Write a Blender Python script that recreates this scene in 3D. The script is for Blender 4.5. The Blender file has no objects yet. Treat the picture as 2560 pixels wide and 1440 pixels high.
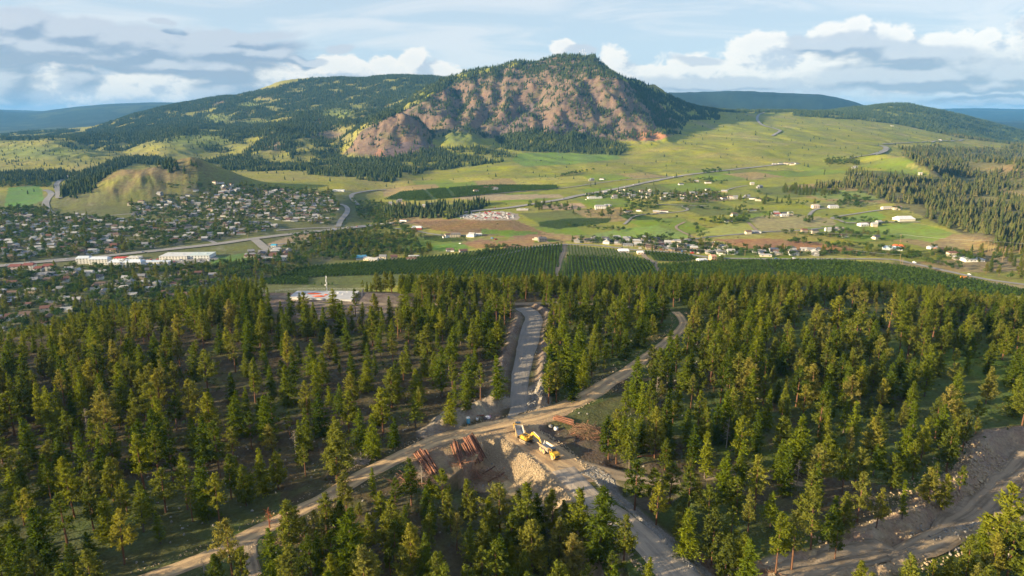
import bpy, math, random
import numpy as np
from math import radians as R
rng = np.random.default_rng(11)
random.seed(11)
SC = bpy.context.scene
COL = SC.collection

# ------------------------------------------------------------------ camera
PIX_F = 1707.0                  # focal length in pixels of a 2560 px wide picture (24 mm lens)
PITCH = R(14.1)
CAMZ = 115.0
cam_data = bpy.data.cameras.new('camera')
cam_data.sensor_width = 36.0
cam_data.lens = 36.0 * PIX_F / 2560.0
cam_data.clip_start = 1.0
cam_data.clip_end = 90000.0
cam = bpy.data.objects.new('camera', cam_data)
COL.objects.link(cam)
cam.location = (0, 0, CAMZ)
cam.rotation_euler = (R(90) - PITCH, 0, 0)
SC.camera = cam

# ------------------------------------------------------------------ exposure and sun
SUN_AZ = R(250.0)               # compass bearing of the sun (x = sin, y = cos)
SUN_EL = R(14.0)
SC.view_settings.view_transform = 'Standard'
SC.view_settings.look = 'None'
SC.view_settings.exposure = 1.38
SC.view_settings.gamma = 1.0
SC.view_settings.use_curve_mapping = False
sun_data = bpy.data.lights.new('sun', 'SUN')
sun_data.energy = 5.0
sun_data.angle = R(0.6)
sun_data.color = (1.0, 0.79, 0.48)
sun = bpy.data.objects.new('sun', sun_data)
COL.objects.link(sun)
sdir = np.array([math.sin(SUN_AZ) * math.cos(SUN_EL), math.cos(SUN_AZ) * math.cos(SUN_EL), math.sin(SUN_EL)])
from mathutils import Vector, Matrix
sun.rotation_euler = Vector(sdir).to_track_quat('Z', 'Y').to_euler()
sun.location = (-300, -100, 300)
SC.cycles.max_bounces = 6
SC.cycles.diffuse_bounces = 2
SC.cycles.glossy_bounces = 2
SC.cycles.transmission_bounces = 3
SC.cycles.volume_bounces = 1
SC.cycles.transparent_max_bounces = 6
SC.cycles.use_denoising = True
SC.cycles.use_adaptive_sampling = True
SC.cycles.adaptive_threshold = 0.02

# ------------------------------------------------------------------ node helper
class NT:
    def __init__(s, nt): s.nt = nt
    def n(s, typ, **kw):
        nd = s.nt.nodes.new(typ)
        for k, v in kw.items():
            if k.startswith('i_'):
                nd.inputs[k[2:].replace('_', ' ')].default_value = v
            else: setattr(nd, k, v)
        return nd
    def link(s, a, b): s.nt.links.new(a, b)
    def setin(s, sock, v):
        if hasattr(v, 'is_linked') or isinstance(v, bpy.types.NodeSocket): s.link(v, sock)
        else: sock.default_value = v
    def m(s, op, a, b=None, c=None, clamp=False):
        nd = s.nt.nodes.new('ShaderNodeMath'); nd.operation = op; nd.use_clamp = clamp
        s.setin(nd.inputs[0], a)
        if b is not None: s.setin(nd.inputs[1], b)
        if c is not None: s.setin(nd.inputs[2], c)
        return nd.outputs[0]
    def vm(s, op, a, b=None, scale=None):
        nd = s.nt.nodes.new('ShaderNodeVectorMath'); nd.operation = op
        s.setin(nd.inputs[0], a)
        if b is not None: s.setin(nd.inputs[1], b)
        if scale is not None: s.setin(nd.inputs['Scale'], scale)
        return nd.outputs['Value'] if op in ('DOT_PRODUCT', 'LENGTH') else nd.outputs[0]
    def noise(s, vec, scale, detail=4, rough=0.55, dist=0.0, dim='3D'):
        nd = s.nt.nodes.new('ShaderNodeTexNoise'); nd.noise_dimensions = dim
        s.link(vec, nd.inputs['Vector']); nd.inputs['Scale'].default_value = scale
        nd.inputs['Detail'].default_value = detail; nd.inputs['Roughness'].default_value = rough
        nd.inputs['Distortion'].default_value = dist
        return nd.outputs[0]
    def ramp(s, fac, stops, interp='LINEAR'):
        nd = s.nt.nodes.new('ShaderNodeValToRGB'); s.link(fac, nd.inputs[0])
        cr = nd.color_ramp; cr.interpolation = interp
        while len(cr.elements) < len(stops): cr.elements.new(0.5)
        for e, (p, c) in zip(cr.elements, stops):
            e.position = p; e.color = (c[0], c[1], c[2], 1) if hasattr(c, '__len__') else (c, c, c, 1)
        return nd.outputs[0]
    def mix(s, fac, a, b, blend='MIX'):
        nd = s.nt.nodes.new('ShaderNodeMix'); nd.data_type = 'RGBA'; nd.blend_type = blend
        s.setin(nd.inputs[0], fac); s.setin(nd.inputs[6], a); s.setin(nd.inputs[7], b)
        return nd.outputs[2]
    def smooth(s, x, lo, hi):
        nd = s.nt.nodes.new('ShaderNodeMapRange'); nd.interpolation_type = 'SMOOTHSTEP'
        s.setin(nd.inputs[0], x); s.setin(nd.inputs[1], lo); s.setin(nd.inputs[2], hi)
        return nd.outputs[0]
    def rng(s, x, a, b, c, d):
        nd = s.nt.nodes.new('ShaderNodeMapRange'); s.setin(nd.inputs[0], x)
        for i, v in enumerate((a, b, c, d)): s.setin(nd.inputs[i + 1], v)
        return nd.outputs[0]

# ------------------------------------------------------------------ sky (world)
def azel(px, py):                       # bearing and elevation of a picture point, radians
    v = math.atan((720 - py) / PIX_F) - PITCH
    return (px - 1280) / PIX_F, v
world = bpy.data.worlds.new('World'); SC.world = world; world.use_nodes = True
wt = NT(world.node_tree); world.node_tree.nodes.clear()
tc = wt.n('ShaderNodeTexCoord').outputs['Generated']
sky = wt.n('ShaderNodeTexSky'); sky.sky_type = 'NISHITA'; sky.sun_disc = False
sky.sun_elevation = SUN_EL; sky.sun_rotation = SUN_AZ; sky.altitude = 500; sky.air_density = 1.0
sky.dust_density = 0.6; sky.ozone_density = 2.0

# cloud banks: (px, py, half width, half height, weight) read from the photograph, stored as bearings
CLOUDS_GREY = [(20, 68, 130, 36, 1), (120, 62, 110, 30, 1), (230, 78, 150, 30, 1), (60, 92, 220, 34, 1), (330, 98, 200, 30, 1), (160, 118, 330, 34, 1), (420, 124, 240, 34, 1.1), (540, 122, 220, 28, 1), (660, 132, 100, 24, 1), (715, 132, 36, 20, 1),
         (610, 92, 130, 13, 1), (400, 108, 90, 10, .9), (470, 160, 220, 20, 1), (570, 170, 90, 26, .8), (250, 142, 330, 20, .9), (760, 148, 30, 8, .8), (805, 158, 34, 9, .9),
         (868, 118, 24, 9, .9), (455, 56, 28, 7, .9), (-250, 90, 260, 50, 1), (-500, 120, 320, 60, 1), (30, 255, 90, 14, .7), (60, 200, 60, 40, .5), (240, 190, 40, 22, .5), (600, 215, 70, 40, .5),
         (1990, 106, 70, 18, 1), (2080, 112, 100, 24, 1), (2200, 140, 100, 26, .9), (2280, 190, 220, 24, 1), (2480, 185, 180, 34, .9), (2150, 200, 160, 20, .9), (2430, 215, 190, 14, .9), (2350, 165, 110, 30, .7), (2540, 60, 60, 20, .8), (1750, 208, 150, 12, .6),
         (1730, 150, 60, 10, .9), (1435, 130, 36, 10, .9), (2750, 140, 200, 80, 1), (2470, 250, 160, 10, .8)]
CLOUDS_WHITE = [(70, 215, 150, 46, 1), (200, 195, 90, 42, 1.1), (40, 252, 130, 34, 1.1), (330, 235, 170, 40, 1), (480, 240, 160, 36, 1), (540, 215, 60, 40, 1.1), (640, 210, 120, 36, .9), (400, 205, 80, 34, 1), (170, 150, 150, 16, .8), (60, 60, 60, 20, .6), (720, 190, 100, 30, .6),
         (868, 168, 44, 26, 1.1), (900, 176, 60, 18, 1), (968, 168, 30, 26, 1), (1050, 165, 40, 32, 1.1), (1000, 184, 90, 18, 1), (1110, 178, 36, 18, 1), (1130, 192, 60, 12, .9), (1395, 116, 28, 16, 1.1), (1530, 165, 40, 32, .9), (1555, 190, 60, 26, .9), (1620, 195, 60, 22, .9),
         (1855, 118, 50, 28, 1.2), (1880, 108, 36, 20, 1), (1870, 150, 80, 40, 1.2), (1890, 185, 140, 44, 1.2), (1740, 180, 90, 40, 1), (1670, 205, 90, 26, 1), (2000, 165, 70, 40, 1.1), (2040, 190, 120, 46, 1.1), (2110, 175, 100, 50, 1),
         (2020, 80, 36, 20, 1), (2090, 80, 40, 24, 1), (2150, 90, 36, 28, 1), (2200, 105, 50, 30, 1), (2290, 125, 90, 34, 1), (2200, 150, 90, 40, .9), (2400, 150, 130, 50, 1), (2330, 160, 100, 40, .9), (2530, 130, 90, 70, 1), (2545, 60, 60, 50, 1), (2470, 105, 30, 18, .9), (2400, 92, 30, 14, .7), (2235, 218, 60, 10, .9), (2440, 214, 90, 9, .8),
         (-250, 210, 220, 60, 1), (2800, 200, 220, 60, 1), (3200, 190, 200, 70, 1), (-650, 200, 220, 60, 1)]
def cloud_group():
    g = bpy.data.node_groups.new('cloud_field', 'ShaderNodeTree')
    g.interface.new_socket('vec', in_out='INPUT', socket_type='NodeSocketVector')
    g.interface.new_socket('white', in_out='OUTPUT', socket_type='NodeSocketFloat')
    g.interface.new_socket('grey', in_out='OUTPUT', socket_type='NodeSocketFloat')
    t = NT(g); gi = t.n('NodeGroupInput'); go = t.n('NodeGroupOutput')
    v = gi.outputs[0]
    wv = t.n('ShaderNodeTexNoise'); wv.noise_dimensions = '2D'; t.link(v, wv.inputs['Vector'])
    wv.inputs['Scale'].default_value = 14; wv.inputs['Detail'].default_value = 3
    w = t.vm('SUBTRACT', wv.outputs['Color'], (.5, .5, .5))
    vw = t.vm('ADD', v, t.vm('MULTIPLY', w, (.035, .022, 0)))
    outs = []
    for k, lst in enumerate((CLOUDS_WHITE, CLOUDS_GREY)):
        acc = None
        for (px, py, rx, ry, wt_) in lst:
            a, e = azel(px, py)
            d = t.vm('SUBTRACT', vw, (a, e, 0))
            d = t.vm('MULTIPLY', d, (PIX_F / rx, PIX_F / ry, 0))
            f = t.m('MULTIPLY_ADD', t.vm('LENGTH', d), -wt_, wt_ + .12)
            acc = f if acc is None else t.m('SMOOTH_MAX', acc, f, .18)
        mp = t.vm('MULTIPLY', v, (1, 1.7, 1) if k == 0 else (1, 3.2, 1))
        nz = t.noise(mp, 20 if k == 0 else 11, 10, .60, .35 if k == 0 else .2, '2D')
        billow = t.m('ABSOLUTE', t.m('SUBTRACT', t.noise(mp, 48, 4, .5, 0, '2D'), .5))
        out = t.m('ADD', acc, t.m('MULTIPLY', t.m('SUBTRACT', nz, .5), 1.5 if k == 0 else 1.15))
        out = t.m('ADD', out, .30 if k == 0 else .20)
        if k == 0: out = t.m('SUBTRACT', out, t.m('MULTIPLY', billow, 1.0))
        outs.append(out)
    t.link(outs[0], go.inputs[0]); t.link(outs[1], go.inputs[1])
    return g
cg = cloud_group()
sx = wt.n('ShaderNodeSeparateXYZ'); wt.link(tc, sx.inputs[0])
hyp = wt.m('SQRT', wt.m('ADD', wt.m('MULTIPLY', sx.outputs[0], sx.outputs[0]), wt.m('MULTIPLY', sx.outputs[1], sx.outputs[1])))
az = wt.m('TANGENT', wt.m('MULTIPLY', wt.m('ARCTAN2', sx.outputs[0], sx.outputs[1]), .5)); az = wt.m('MULTIPLY', az, 2.0)
az0 = wt.m('DIVIDE', sx.outputs[0], wt.m('MAXIMUM', sx.outputs[1], .05))
front = wt.smooth(sx.outputs[1], .2, .45)
azf = wt.n('ShaderNodeMix'); azf.data_type = 'FLOAT'
wt.link(front, azf.inputs[0]); wt.link(az, azf.inputs[2]); wt.link(az0, azf.inputs[3])
el = wt.m('ARCTAN2', sx.outputs[2], wt.m('ADD', wt.m('MAXIMUM', sx.outputs[1], .3), 0))
cv = wt.n('ShaderNodeCombineXYZ'); wt.link(azf.outputs[0], cv.inputs[0]); wt.link(el, cv.inputs[1])
g1 = wt.n('ShaderNodeGroup'); g1.node_tree = cg; wt.link(cv.outputs[0], g1.inputs[0])
off = wt.vm('ADD', cv.outputs[0], (-.016, .014, 0))
g2 = wt.n('ShaderNodeGroup'); g2.node_tree = cg; wt.link(off, g2.inputs[0])
# clear sky, lifted by thin high cloud
SKY_S = 0.10
skyc = wt.vm('MULTIPLY', sky.outputs[0], (1.0, 1.0, 1.0))
strk = wt.vm('MULTIPLY', cv.outputs[0], (1.2, 9, 1))
wisps = wt.smooth(wt.noise(strk, 3.2, 7, .55, .6, '2D'), .38, .68)
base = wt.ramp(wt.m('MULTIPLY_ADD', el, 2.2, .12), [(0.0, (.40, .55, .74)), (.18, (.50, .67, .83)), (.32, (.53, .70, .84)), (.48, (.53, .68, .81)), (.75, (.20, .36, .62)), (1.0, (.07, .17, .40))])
EMI = 3.8
def sc_(c, k): return wt.vm('SCALE', c, scale=k)
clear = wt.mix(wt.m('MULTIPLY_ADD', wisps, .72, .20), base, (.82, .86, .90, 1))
lit_w = wt.m('SUBTRACT', g1.outputs[0], g2.outputs[0])
lit_w = wt.smooth(lit_w, -.35, .45)
hgt = wt.smooth(g1.outputs[0], .1, 1.3)
cw = wt.mix(lit_w, (.56, .62, .73, 1), (1.12, 1.04, .95, 1))
cw = wt.mix(wt.m('MULTIPLY', hgt, .25), cw, (.70, .76, .84, 1))
lit_g = wt.smooth(wt.m('SUBTRACT', g1.outputs[1], g2.outputs[1]), -.25, .4)
cgc = wt.mix(lit_g, (.29, .38, .53, 1), (.64, .68, .76, 1))
aw = wt.m('MULTIPLY', wt.smooth(g1.outputs[0], -.06, .42), .96)
ag = wt.m('MULTIPLY', wt.smooth(g1.outputs[1], -.12, .42), .94)
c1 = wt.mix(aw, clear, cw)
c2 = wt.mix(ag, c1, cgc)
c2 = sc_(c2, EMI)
bgn = wt.n('ShaderNodeBackground'); bgn.inputs['Strength'].default_value = SKY_S
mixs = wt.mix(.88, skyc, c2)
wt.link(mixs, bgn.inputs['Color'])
wo = wt.n('ShaderNodeOutputWorld'); wt.link(bgn.outputs[0], wo.inputs['Surface'])

# ------------------------------------------------------------------ numpy noise
def _hash(ix, iy, seed):
    h = (ix.astype(np.int64) * 374761393 + iy.astype(np.int64) * 668265263 + seed * 982451653) & 0xffffffff
    h = ((h ^ (h >> 13)) * 1274126177) & 0xffffffff
    h = h ^ (h >> 16)
    return h
def gnoise(x, y, seed=0):
    x0 = np.floor(x); y0 = np.floor(y); fx = x - x0; fy = y - y0
    u = fx * fx * fx * (fx * (fx * 6 - 15) + 10); v = fy * fy * fy * (fy * (fy * 6 - 15) + 10)
    def g(ix, iy, dx, dy):
        a = (_hash(ix, iy, seed) & 1023) * (2 * math.pi / 1024)
        return np.cos(a) * dx + np.sin(a) * dy
    n00 = g(x0, y0, fx, fy); n10 = g(x0 + 1, y0, fx - 1, fy)
    n01 = g(x0, y0 + 1, fx, fy - 1); n11 = g(x0 + 1, y0 + 1, fx - 1, fy - 1)
    return 1.5 * ((n00 * (1 - u) + n10 * u) * (1 - v) + (n01 * (1 - u) + n11 * u) * v)
def fbm(x, y, wl, octs=4, seed=0, gain=.5, ridged=False):
    s = 0; a = 1; t = 0
    for o in range(octs):
        n = gnoise(x / wl + 13.7 * o, y / wl - 7.1 * o, seed + o)
        if ridged: n = 1 - 2 * np.abs(n)
        s = s + a * n; t += a; a *= gain; wl *= .5
    return s / t
def sstep(x, a, b):
    t = np.clip((x - a) / (b - a), 0, 1); return t * t * (3 - 2 * t)
def pchip(xs, ys, x):
    xs = np.asarray(xs, float); ys = np.asarray(ys, float)
    h = np.diff(xs); d = np.diff(ys) / h; m = np.zeros_like(ys)
    for i in range(1, len(xs) - 1):
        if d[i - 1] * d[i] > 0:
            w1 = 2 * h[i] + h[i - 1]; w2 = h[i] + 2 * h[i - 1]
            m[i] = (w1 + w2) / (w1 / d[i - 1] + w2 / d[i])
    m[0] = d[0]; m[-1] = d[-1]
    x = np.clip(x, xs[0], xs[-1]); i = np.clip(np.searchsorted(xs, x) - 1, 0, len(xs) - 2)
    t = (x - xs[i]) / h[i]; t2 = t * t; t3 = t2 * t
    return (2*t3-3*t2+1)*ys[i] + (t3-2*t2+t)*h[i]*m[i] + (-2*t3+3*t2)*ys[i+1] + (t3-t2)*h[i]*m[i+1]

# ------------------------------------------------------------------ terrain heights
CT, ST = math.cos(PITCH), math.sin(PITCH)
def slope_of(py): return np.tan(np.arctan((720 - np.asarray(py, float)) / PIX_F) - PITCH)
def a_of(px, s): return (np.asarray(px, float) - 1280) / PIX_F * (CT - s * ST)
# survey: for each distance north of the camera, heights below the camera ('z') or the
# elevation seen there (row number), at several bearings
def zr(*p): return ('z', p)
def pr(*p): return ('p', p)
SURVEY = [
 (50,   zr((-700,-115),(0,-115),(1280,-113),(2560,-114),(3300,-114))),
 (150,  zr((-700,-119),(0,-117),(640,-115),(1280,-113),(1900,-114),(2560,-118),(3300,-118))),
 (240,  zr((-700,-122),(0,-119),(640,-116),(1280,-114),(1900,-115),(2560,-118),(3300,-120))),
 (330,  zr((-700,-132),(0,-121),(640,-117),(1280,-116),(1900,-114),(2560,-119),(3300,-126))),
 (400,  zr((-700,-160),(0,-134),(350,-124),(700,-118),(1280,-118),(1900,-115),(2300,-119),(2560,-124),(3300,-145))),
 (460,  zr((-700,-185),(0,-165),(350,-142),(700,-121),(1280,-120),(1900,-117),(2300,-124),(2560,-132),(3300,-165))),
 (540,  zr((-700,-210),(0,-198),(350,-178),(700,-148),(1280,-139),(1900,-133),(2300,-141),(2560,-156),(3300,-190))),
 (650,  zr((-700,-226),(0,-222),(350,-212),(700,-190),(1280,-178),(1900,-170),(2300,-175),(2560,-185),(3300,-210))),
 (800,  zr((-700,-229),(0,-229),(600,-226),(1280,-210),(1900,-203),(2300,-205),(2560,-204),(3300,-215))),
 (1000, zr((-700,-231),(0,-230),(600,-227),(1280,-215),(1900,-208),(2300,-206),(2560,-203),(3300,-210))),
 (1200, zr((-700,-232),(0,-230),(600,-228),(900,-226),(1280,-219),(1900,-209),(2300,-204),(2560,-196),(3300,-205))),
 (1400, zr((-700,-232),(0,-229),(600,-224),(930,-232),(1280,-216),(1900,-204),(2300,-198),(2560,-200),(3300,-210))),
 (1650, zr((-700,-230),(0,-226),(560,-216),(840,-216),(930,-238),(1000,-222),(1280,-207),(1900,-194),(2250,-186),(2450,-205),(2560,-200),(3300,-200))),
 (2000, zr((-700,-226),(0,-220),(560,-208),(850,-206),(960,-220),(1050,-206),(1280,-198),(1650,-186),(2000,-172),(2200,-160),(2400,-200),(2560,-190),(3300,-190))),
 (2400, zr((-700,-220),(0,-213),(560,-204),(1000,-196),(1060,-204),(1280,-188),(1650,-178),(2000,-158),(2200,-148),(2350,-160),(2560,-200),(3300,-180))),
 (3000, pr((-700,420),(0,418),(300,402),(550,412),(780,408),(980,398),(1300,383),(1540,384),(1700,374),(1900,365),(2150,372),(2300,385),(2420,410),(2560,420),(3300,420))),
 (3400, pr((-700,400),(0,392),(130,368),(300,385),(430,362),(560,378),(720,352),(850,368),(905,325),(960,296),(1000,290),(1050,318),(1090,352),(1160,338),(1250,362),(1400,350),(1560,350),(1660,348),(1900,345),(2150,358),(2300,372),(2560,398),(3300,400))),
 (3650, pr((-700,390),(0,380),(130,352),(230,372),(330,365),(450,350),(600,352),(700,330),(800,338),(900,330),(1000,318),(1060,330),(1140,325),(1230,330),(1310,300),(1400,275),(1500,262),(1590,280),(1660,325),(1760,335),(1900,330),(2150,342),(2300,358),(2560,385),(3300,390))),
 (4000, pr((-700,380),(0,362),(200,352),(330,352),(470,335),(600,338),(720,312),(850,312),(960,300),(1040,285),(1120,262),(1200,262),(1290,268),(1345,238),(1400,212),(1460,196),(1520,192),(1560,206),(1610,240),(1660,278),(1720,305),(1900,312),(2150,325),(2300,340),(2560,372),(3300,380))),
 (4600, pr((-700,370),(0,352),(250,345),(450,322),(620,315),(730,292),(850,288),(950,292),(1010,268),(1050,240),(1100,212),(1150,192),(1200,176),(1260,163),(1330,150),(1390,143),(1450,141),(1485,147),(1508,168),(1530,190),(1560,203),(1610,218),(1660,238),(1720,262),(1800,285),(1900,296),(2150,310),(2300,328),(2560,360),(3300,370))),
 (5400, pr((-700,360),(0,348),(200,338),(330,316),(480,300),(600,280),(720,268),(850,258),(950,245),(1050,235),(1150,240),(1300,250),(1600,262),(1700,266),(1800,276),(1900,280),(2020,280),(2180,291),(2300,305),(2420,335),(2560,372),(3300,420))),
 (6600, pr((-700,360),(0,340),(150,330),(250,318),(330,292),(400,274),(460,262),(520,252),(600,244),(635,236),(660,225),(700,212),(800,201),(900,197),(1000,191),(1080,195),(1140,204),(1200,230),(1400,262),(1700,282),(1900,285),(2040,284),(2130,273),(2250,262),(2330,273),(2400,290),(2480,312),(2560,335),(2700,370),(3300,430))),
 (8000, pr((-700,340),(0,336),(200,330),(420,318),(700,280),(1100,280),(1500,290),(2200,300),(2560,340),(3300,400))),
 (10000,pr((-700,330),(0,322),(150,312),(300,302),(450,300),(900,290),(1500,270),(1640,236),(1700,232),(1850,229),(1960,233),(2040,236),(2110,249),(2200,276),(2350,300),(2560,312),(3300,330))),
 (14500,pr((-700,262),(-200,270),(0,279),(70,282),(140,275),(200,267),(300,259),(400,256),(480,258),(600,268),(900,290),(1500,290),(2300,296),(2560,300),(3300,300))),
 (22000,pr((-700,270),(0,275),(60,277),(200,286),(900,290),(2200,282),(2340,273),(2450,271),(2560,272),(2800,268),(3300,275))),
 (30000,pr((-700,300),(3300,300))),
]
A = np.linspace(-.98, .98, 801)
YR = np.concatenate([np.geomspace(50, 135, 30)[:-1], np.geomspace(135, 520, 330)[:-1], np.geomspace(520, 3000, 190)[:-1], np.geomspace(3000, 4750, 150)[:-1], np.geomspace(4750, 7000, 50)[:-1], np.geomspace(7000, 30000, 60)])
NR, NC = len(YR), len(A)
sv = []
for (yy, (mode, pts)) in SURVEY:
    px = [p[0] for p in pts]
    if mode == 'z': z = np.array([p[1] for p in pts], float); s = z / yy
    else: s = slope_of([p[1] for p in pts]); z = s * yy
    aa = a_of(px, s)
    sv.append(pchip(aa, z, A))
sv = np.array(sv)
H = np.empty((NR, NC)); lY = np.log([s[0] for s in SURVEY]); lYR = np.log(YR)
# pchip along distance, all bearings at once
h_ = np.diff(lY)[:, None]; d_ = np.diff(sv, axis=0) / h_; m_ = np.zeros_like(sv)
w1 = 2 * h_[1:] + h_[:-1]; w2 = h_[1:] + 2 * h_[:-1]
with np.errstate(divide='ignore', invalid='ignore'):
    mm = (w1 + w2) / (w1 / d_[:-1] + w2 / d_[1:])
m_[1:-1] = np.where(d_[:-1] * d_[1:] > 0, mm, 0)
ii = np.clip(np.searchsorted(lY, lYR) - 1, 0, len(lY) - 2)
t = ((lYR - lY[ii]) / h_[ii, 0])[:, None]; hh = h_[ii]
H = (2*t**3-3*t**2+1)*sv[ii] + (t**3-2*t**2+t)*hh*m_[ii] + (-2*t**3+3*t**2)*sv[ii+1] + (t**3-t**2)*hh*m_[ii+1]
H += CAMZ
X = A[None, :] * YR[:, None]; Y = np.repeat(YR[:, None], NC, 1)

def pxpy(x, y, z):
    s = (z - CAMZ) / y
    return 1280 + PIX_F * (x / y) / (CT - s * ST), 720 - PIX_F * np.tan(PITCH + np.arctan(s))
def cast(px, py, near=60.0, lift=0.0):
    """point where the sight line of a picture point first meets the ground"""
    px = np.atleast_1d(np.asarray(px, float)); py = np.atleast_1d(np.asarray(py, float))
    s = slope_of(py); a = a_of(px, s)
    fj = np.clip((a - A[0]) / (A[1] - A[0]), 0, NC - 1.001); j = fj.astype(int); f = fj - j
    prof = H[:, j] * (1 - f) + H[:, j + 1] * f
    ray = CAMZ + YR[:, None] * s[None, :]
    hit = (prof >= ray) & (YR[:, None] > near)
    i = np.argmax(hit, 0); ok = hit.any(0); i = np.clip(i, 1, NR - 1)
    k = np.arange(len(px)); d1 = prof[i, k] - ray[i, k]; d0 = prof[i - 1, k] - ray[i - 1, k]
    tt = np.clip(np.where(d1 - d0 != 0, -d0 / (d1 - d0 + 1e-12), 0), 0, 1)
    yy = YR[i - 1] + tt * (YR[i] - YR[i - 1])
    return a * yy, yy, ok
def ground(x, y):
    x = np.asarray(x, float); y = np.asarray(y, float)
    a = x / y; fj = np.clip((a - A[0]) / (A[1] - A[0]), 0, NC - 1.001); j = fj.astype(int); f = fj - j
    ly = np.searchsorted(YR, y) - 1; i = np.clip(ly, 0, NR - 2); g = np.clip((y - YR[i]) / (YR[i+1] - YR[i]), 0, 1)
    return (H[i, j]*(1-f) + H[i, j+1]*f)*(1-g) + (H[i+1, j]*(1-f) + H[i+1, j+1]*f)*g
def seg_dist(x, y, P, signed=False):
    """distance to a polyline, with its parameter and which side (+ left)"""
    best = np.full(np.shape(x), 1e9); side = np.zeros(np.shape(x)); par = np.zeros(np.shape(x)); L = 0
    for (x0, y0), (x1, y1) in zip(P[:-1], P[1:]):
        dx, dy = x1 - x0, y1 - y0; l2 = dx*dx + dy*dy; l = math.sqrt(l2)
        tt = np.clip(((x - x0)*dx + (y - y0)*dy) / l2, 0, 1)
        ex = x - x0 - tt*dx; ey = y - y0 - tt*dy; d = np.hypot(ex, ey)
        b = d < best
        best = np.where(b, d, best); side = np.where(b, np.sign(dx*(y - y0) - dy*(x - x0)), side); par = np.where(b, L + tt*l, par); L += l
    return best, side, par
def smooth_line(pts, step=None, n=8):
    pts = np.asarray(pts, float); out = []
    P = np.vstack([2*pts[0]-pts[1], pts, 2*pts[-1]-pts[-2]])
    for i in range(1, len(P) - 2):
        for k in range(n):
            t = k / n; out.append(.5*((2*P[i]) + (-P[i-1]+P[i+1])*t + (2*P[i-1]-5*P[i]+4*P[i+1]-P[i+2])*t*t + (-P[i-1]+3*P[i]-3*P[i+1]+P[i+2])*t**3))
    out.append(P[-2]); return np.array(out)
def line_px(pts, near=60., n=6):
    """picture polyline -> smooth world polyline on the ground"""
    p = smooth_line(pts, n=n); x, y, ok = cast(p[:, 0], p[:, 1], near)
    return np.stack([x, y], 1)
def inpoly(px, py, poly):
    px = np.asarray(px); r = np.zeros(px.shape, bool); n = len(poly)
    for i in range(n):
        x0, y0 = poly[i]; x1, y1 = poly[(i+1) % n]
        if y0 == y1: continue
        c = ((y0 > py) != (y1 > py)) & (px < (x1 - x0) * (py - y0) / (y1 - y0) + x0)
        r ^= c
    return r

# ------------------------------------------------------------------ relief
def gauss(x, y, cx, cy, rx, ry, p=2.0):
    return np.exp(-(((x - cx) / rx)**2 + ((y - cy) / ry)**2) ** (p / 2))
PX0, PY0 = pxpy(X, Y, H)
def wxy_(px, py, yy): return a_of(px, slope_of(py)) * yy
near_w = 1 - sstep(Y, 430, 620)
val_w = sstep(Y, 560, 900) * (1 - sstep(Y, 2300, 2900))
roll_w = sstep(Y, 2600, 3100) * (1 - sstep(Y, 6000, 7500)) * (1 - sstep(PX0, 780, 1050))
gras_w = sstep(Y, 1700, 2300) * (1 - sstep(Y, 5200, 7000)) * sstep(PX0, 1050, 1350)
rock_w = sstep(Y, 3050, 3400) * (1 - sstep(Y, 4450, 4900)) * sstep(PX0, 800, 880) * (1 - sstep(PX0, 1640, 1720))
H += near_w * (fbm(X, Y, 90, 3, 5) * 2.2 + fbm(X, Y, 14, 3, 9) * .5)
H += val_w * (fbm(X, Y, 340, 4, 21) * 2.6)
H += roll_w * (fbm(X, Y, 620, 4, 31) * 36 + (fbm(X + 60*fbm(X, Y, 500, 2, 3), Y, 260, 3, 37, ridged=True)) * 16)
gw = gras_w * (1 - rock_w)
H += gw * (fbm(X, Y, 700, 4, 41) * 11 - 5 * sstep(fbm(X + Y*.4, Y*.6, 300, 3, 47, ridged=True), .35, .8) + fbm(X, Y, 120, 3, 43) * 2.2)
xr, yr_ = X + 55*fbm(X, Y, 260, 3, 71), Y + 40*fbm(X, Y, 300, 3, 73)
H += rock_w * ((fbm(xr, yr_*.40, 300, 5, 51, .55, ridged=True) - .25) * 56 + fbm(xr, yr_*.6, 90, 5, 57, .62, ridged=True) * 17)
H += sstep(Y, 5200, 6200) * (1 - sstep(Y, 9000, 12000)) * (fbm(X, Y, 900, 5, 61) * 26 + fbm(X, Y, 240, 3, 63, ridged=True) * 10)
H += sstep(Y, 9000, 12000) * fbm(X, Y, 2600, 4, 67) * 30
H -= 24 * sstep(Y, 4150, 4450) * (1 - sstep(Y, 4800, 5200)) * sstep(PX0, 1060, 1180) * (1 - sstep(PX0, 1540, 1640))
# deep folds of the face
for pts_, w_, d_f in (([(1360,215,4150),(1330,250,3950),(1290,290,3800),(1255,330,3620)], 62, 58), ([(1148,225,4300),(1152,270,4050),(1140,320,3800)], 44, 46), ([(1195,215,4350),(1205,260,4100),(1215,320,3800)], 36, 34), ([(1440,215,4050),(1470,270,3850),(1490,330,3600)], 34, 24), ([(1260,190,4450),(1250,240,4200),(1228,300,3900)], 34, 30), ([(1560,230,3950),(1575,280,3800),(1585,330,3620)], 36, 30), ([(985,290,3420),(995,330,3300),(1000,370,3150)], 20, 14), ([(955,300,3420),(950,340,3300),(940,375,3150)], 18, 13), ([(1075,320,3700),(1090,345,3560),(1095,370,3400)], 60, 34)):
    ln_ = np.array([[wxy_(p[0], p[1], p[2]), p[2]] for p in pts_]); dd_, _, pp_ = seg_dist(X + 18*fbm(X, Y, 90, 2, 85), Y, ln_)
    H -= d_f * np.exp(-(dd_ / w_) ** 1.6)
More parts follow.
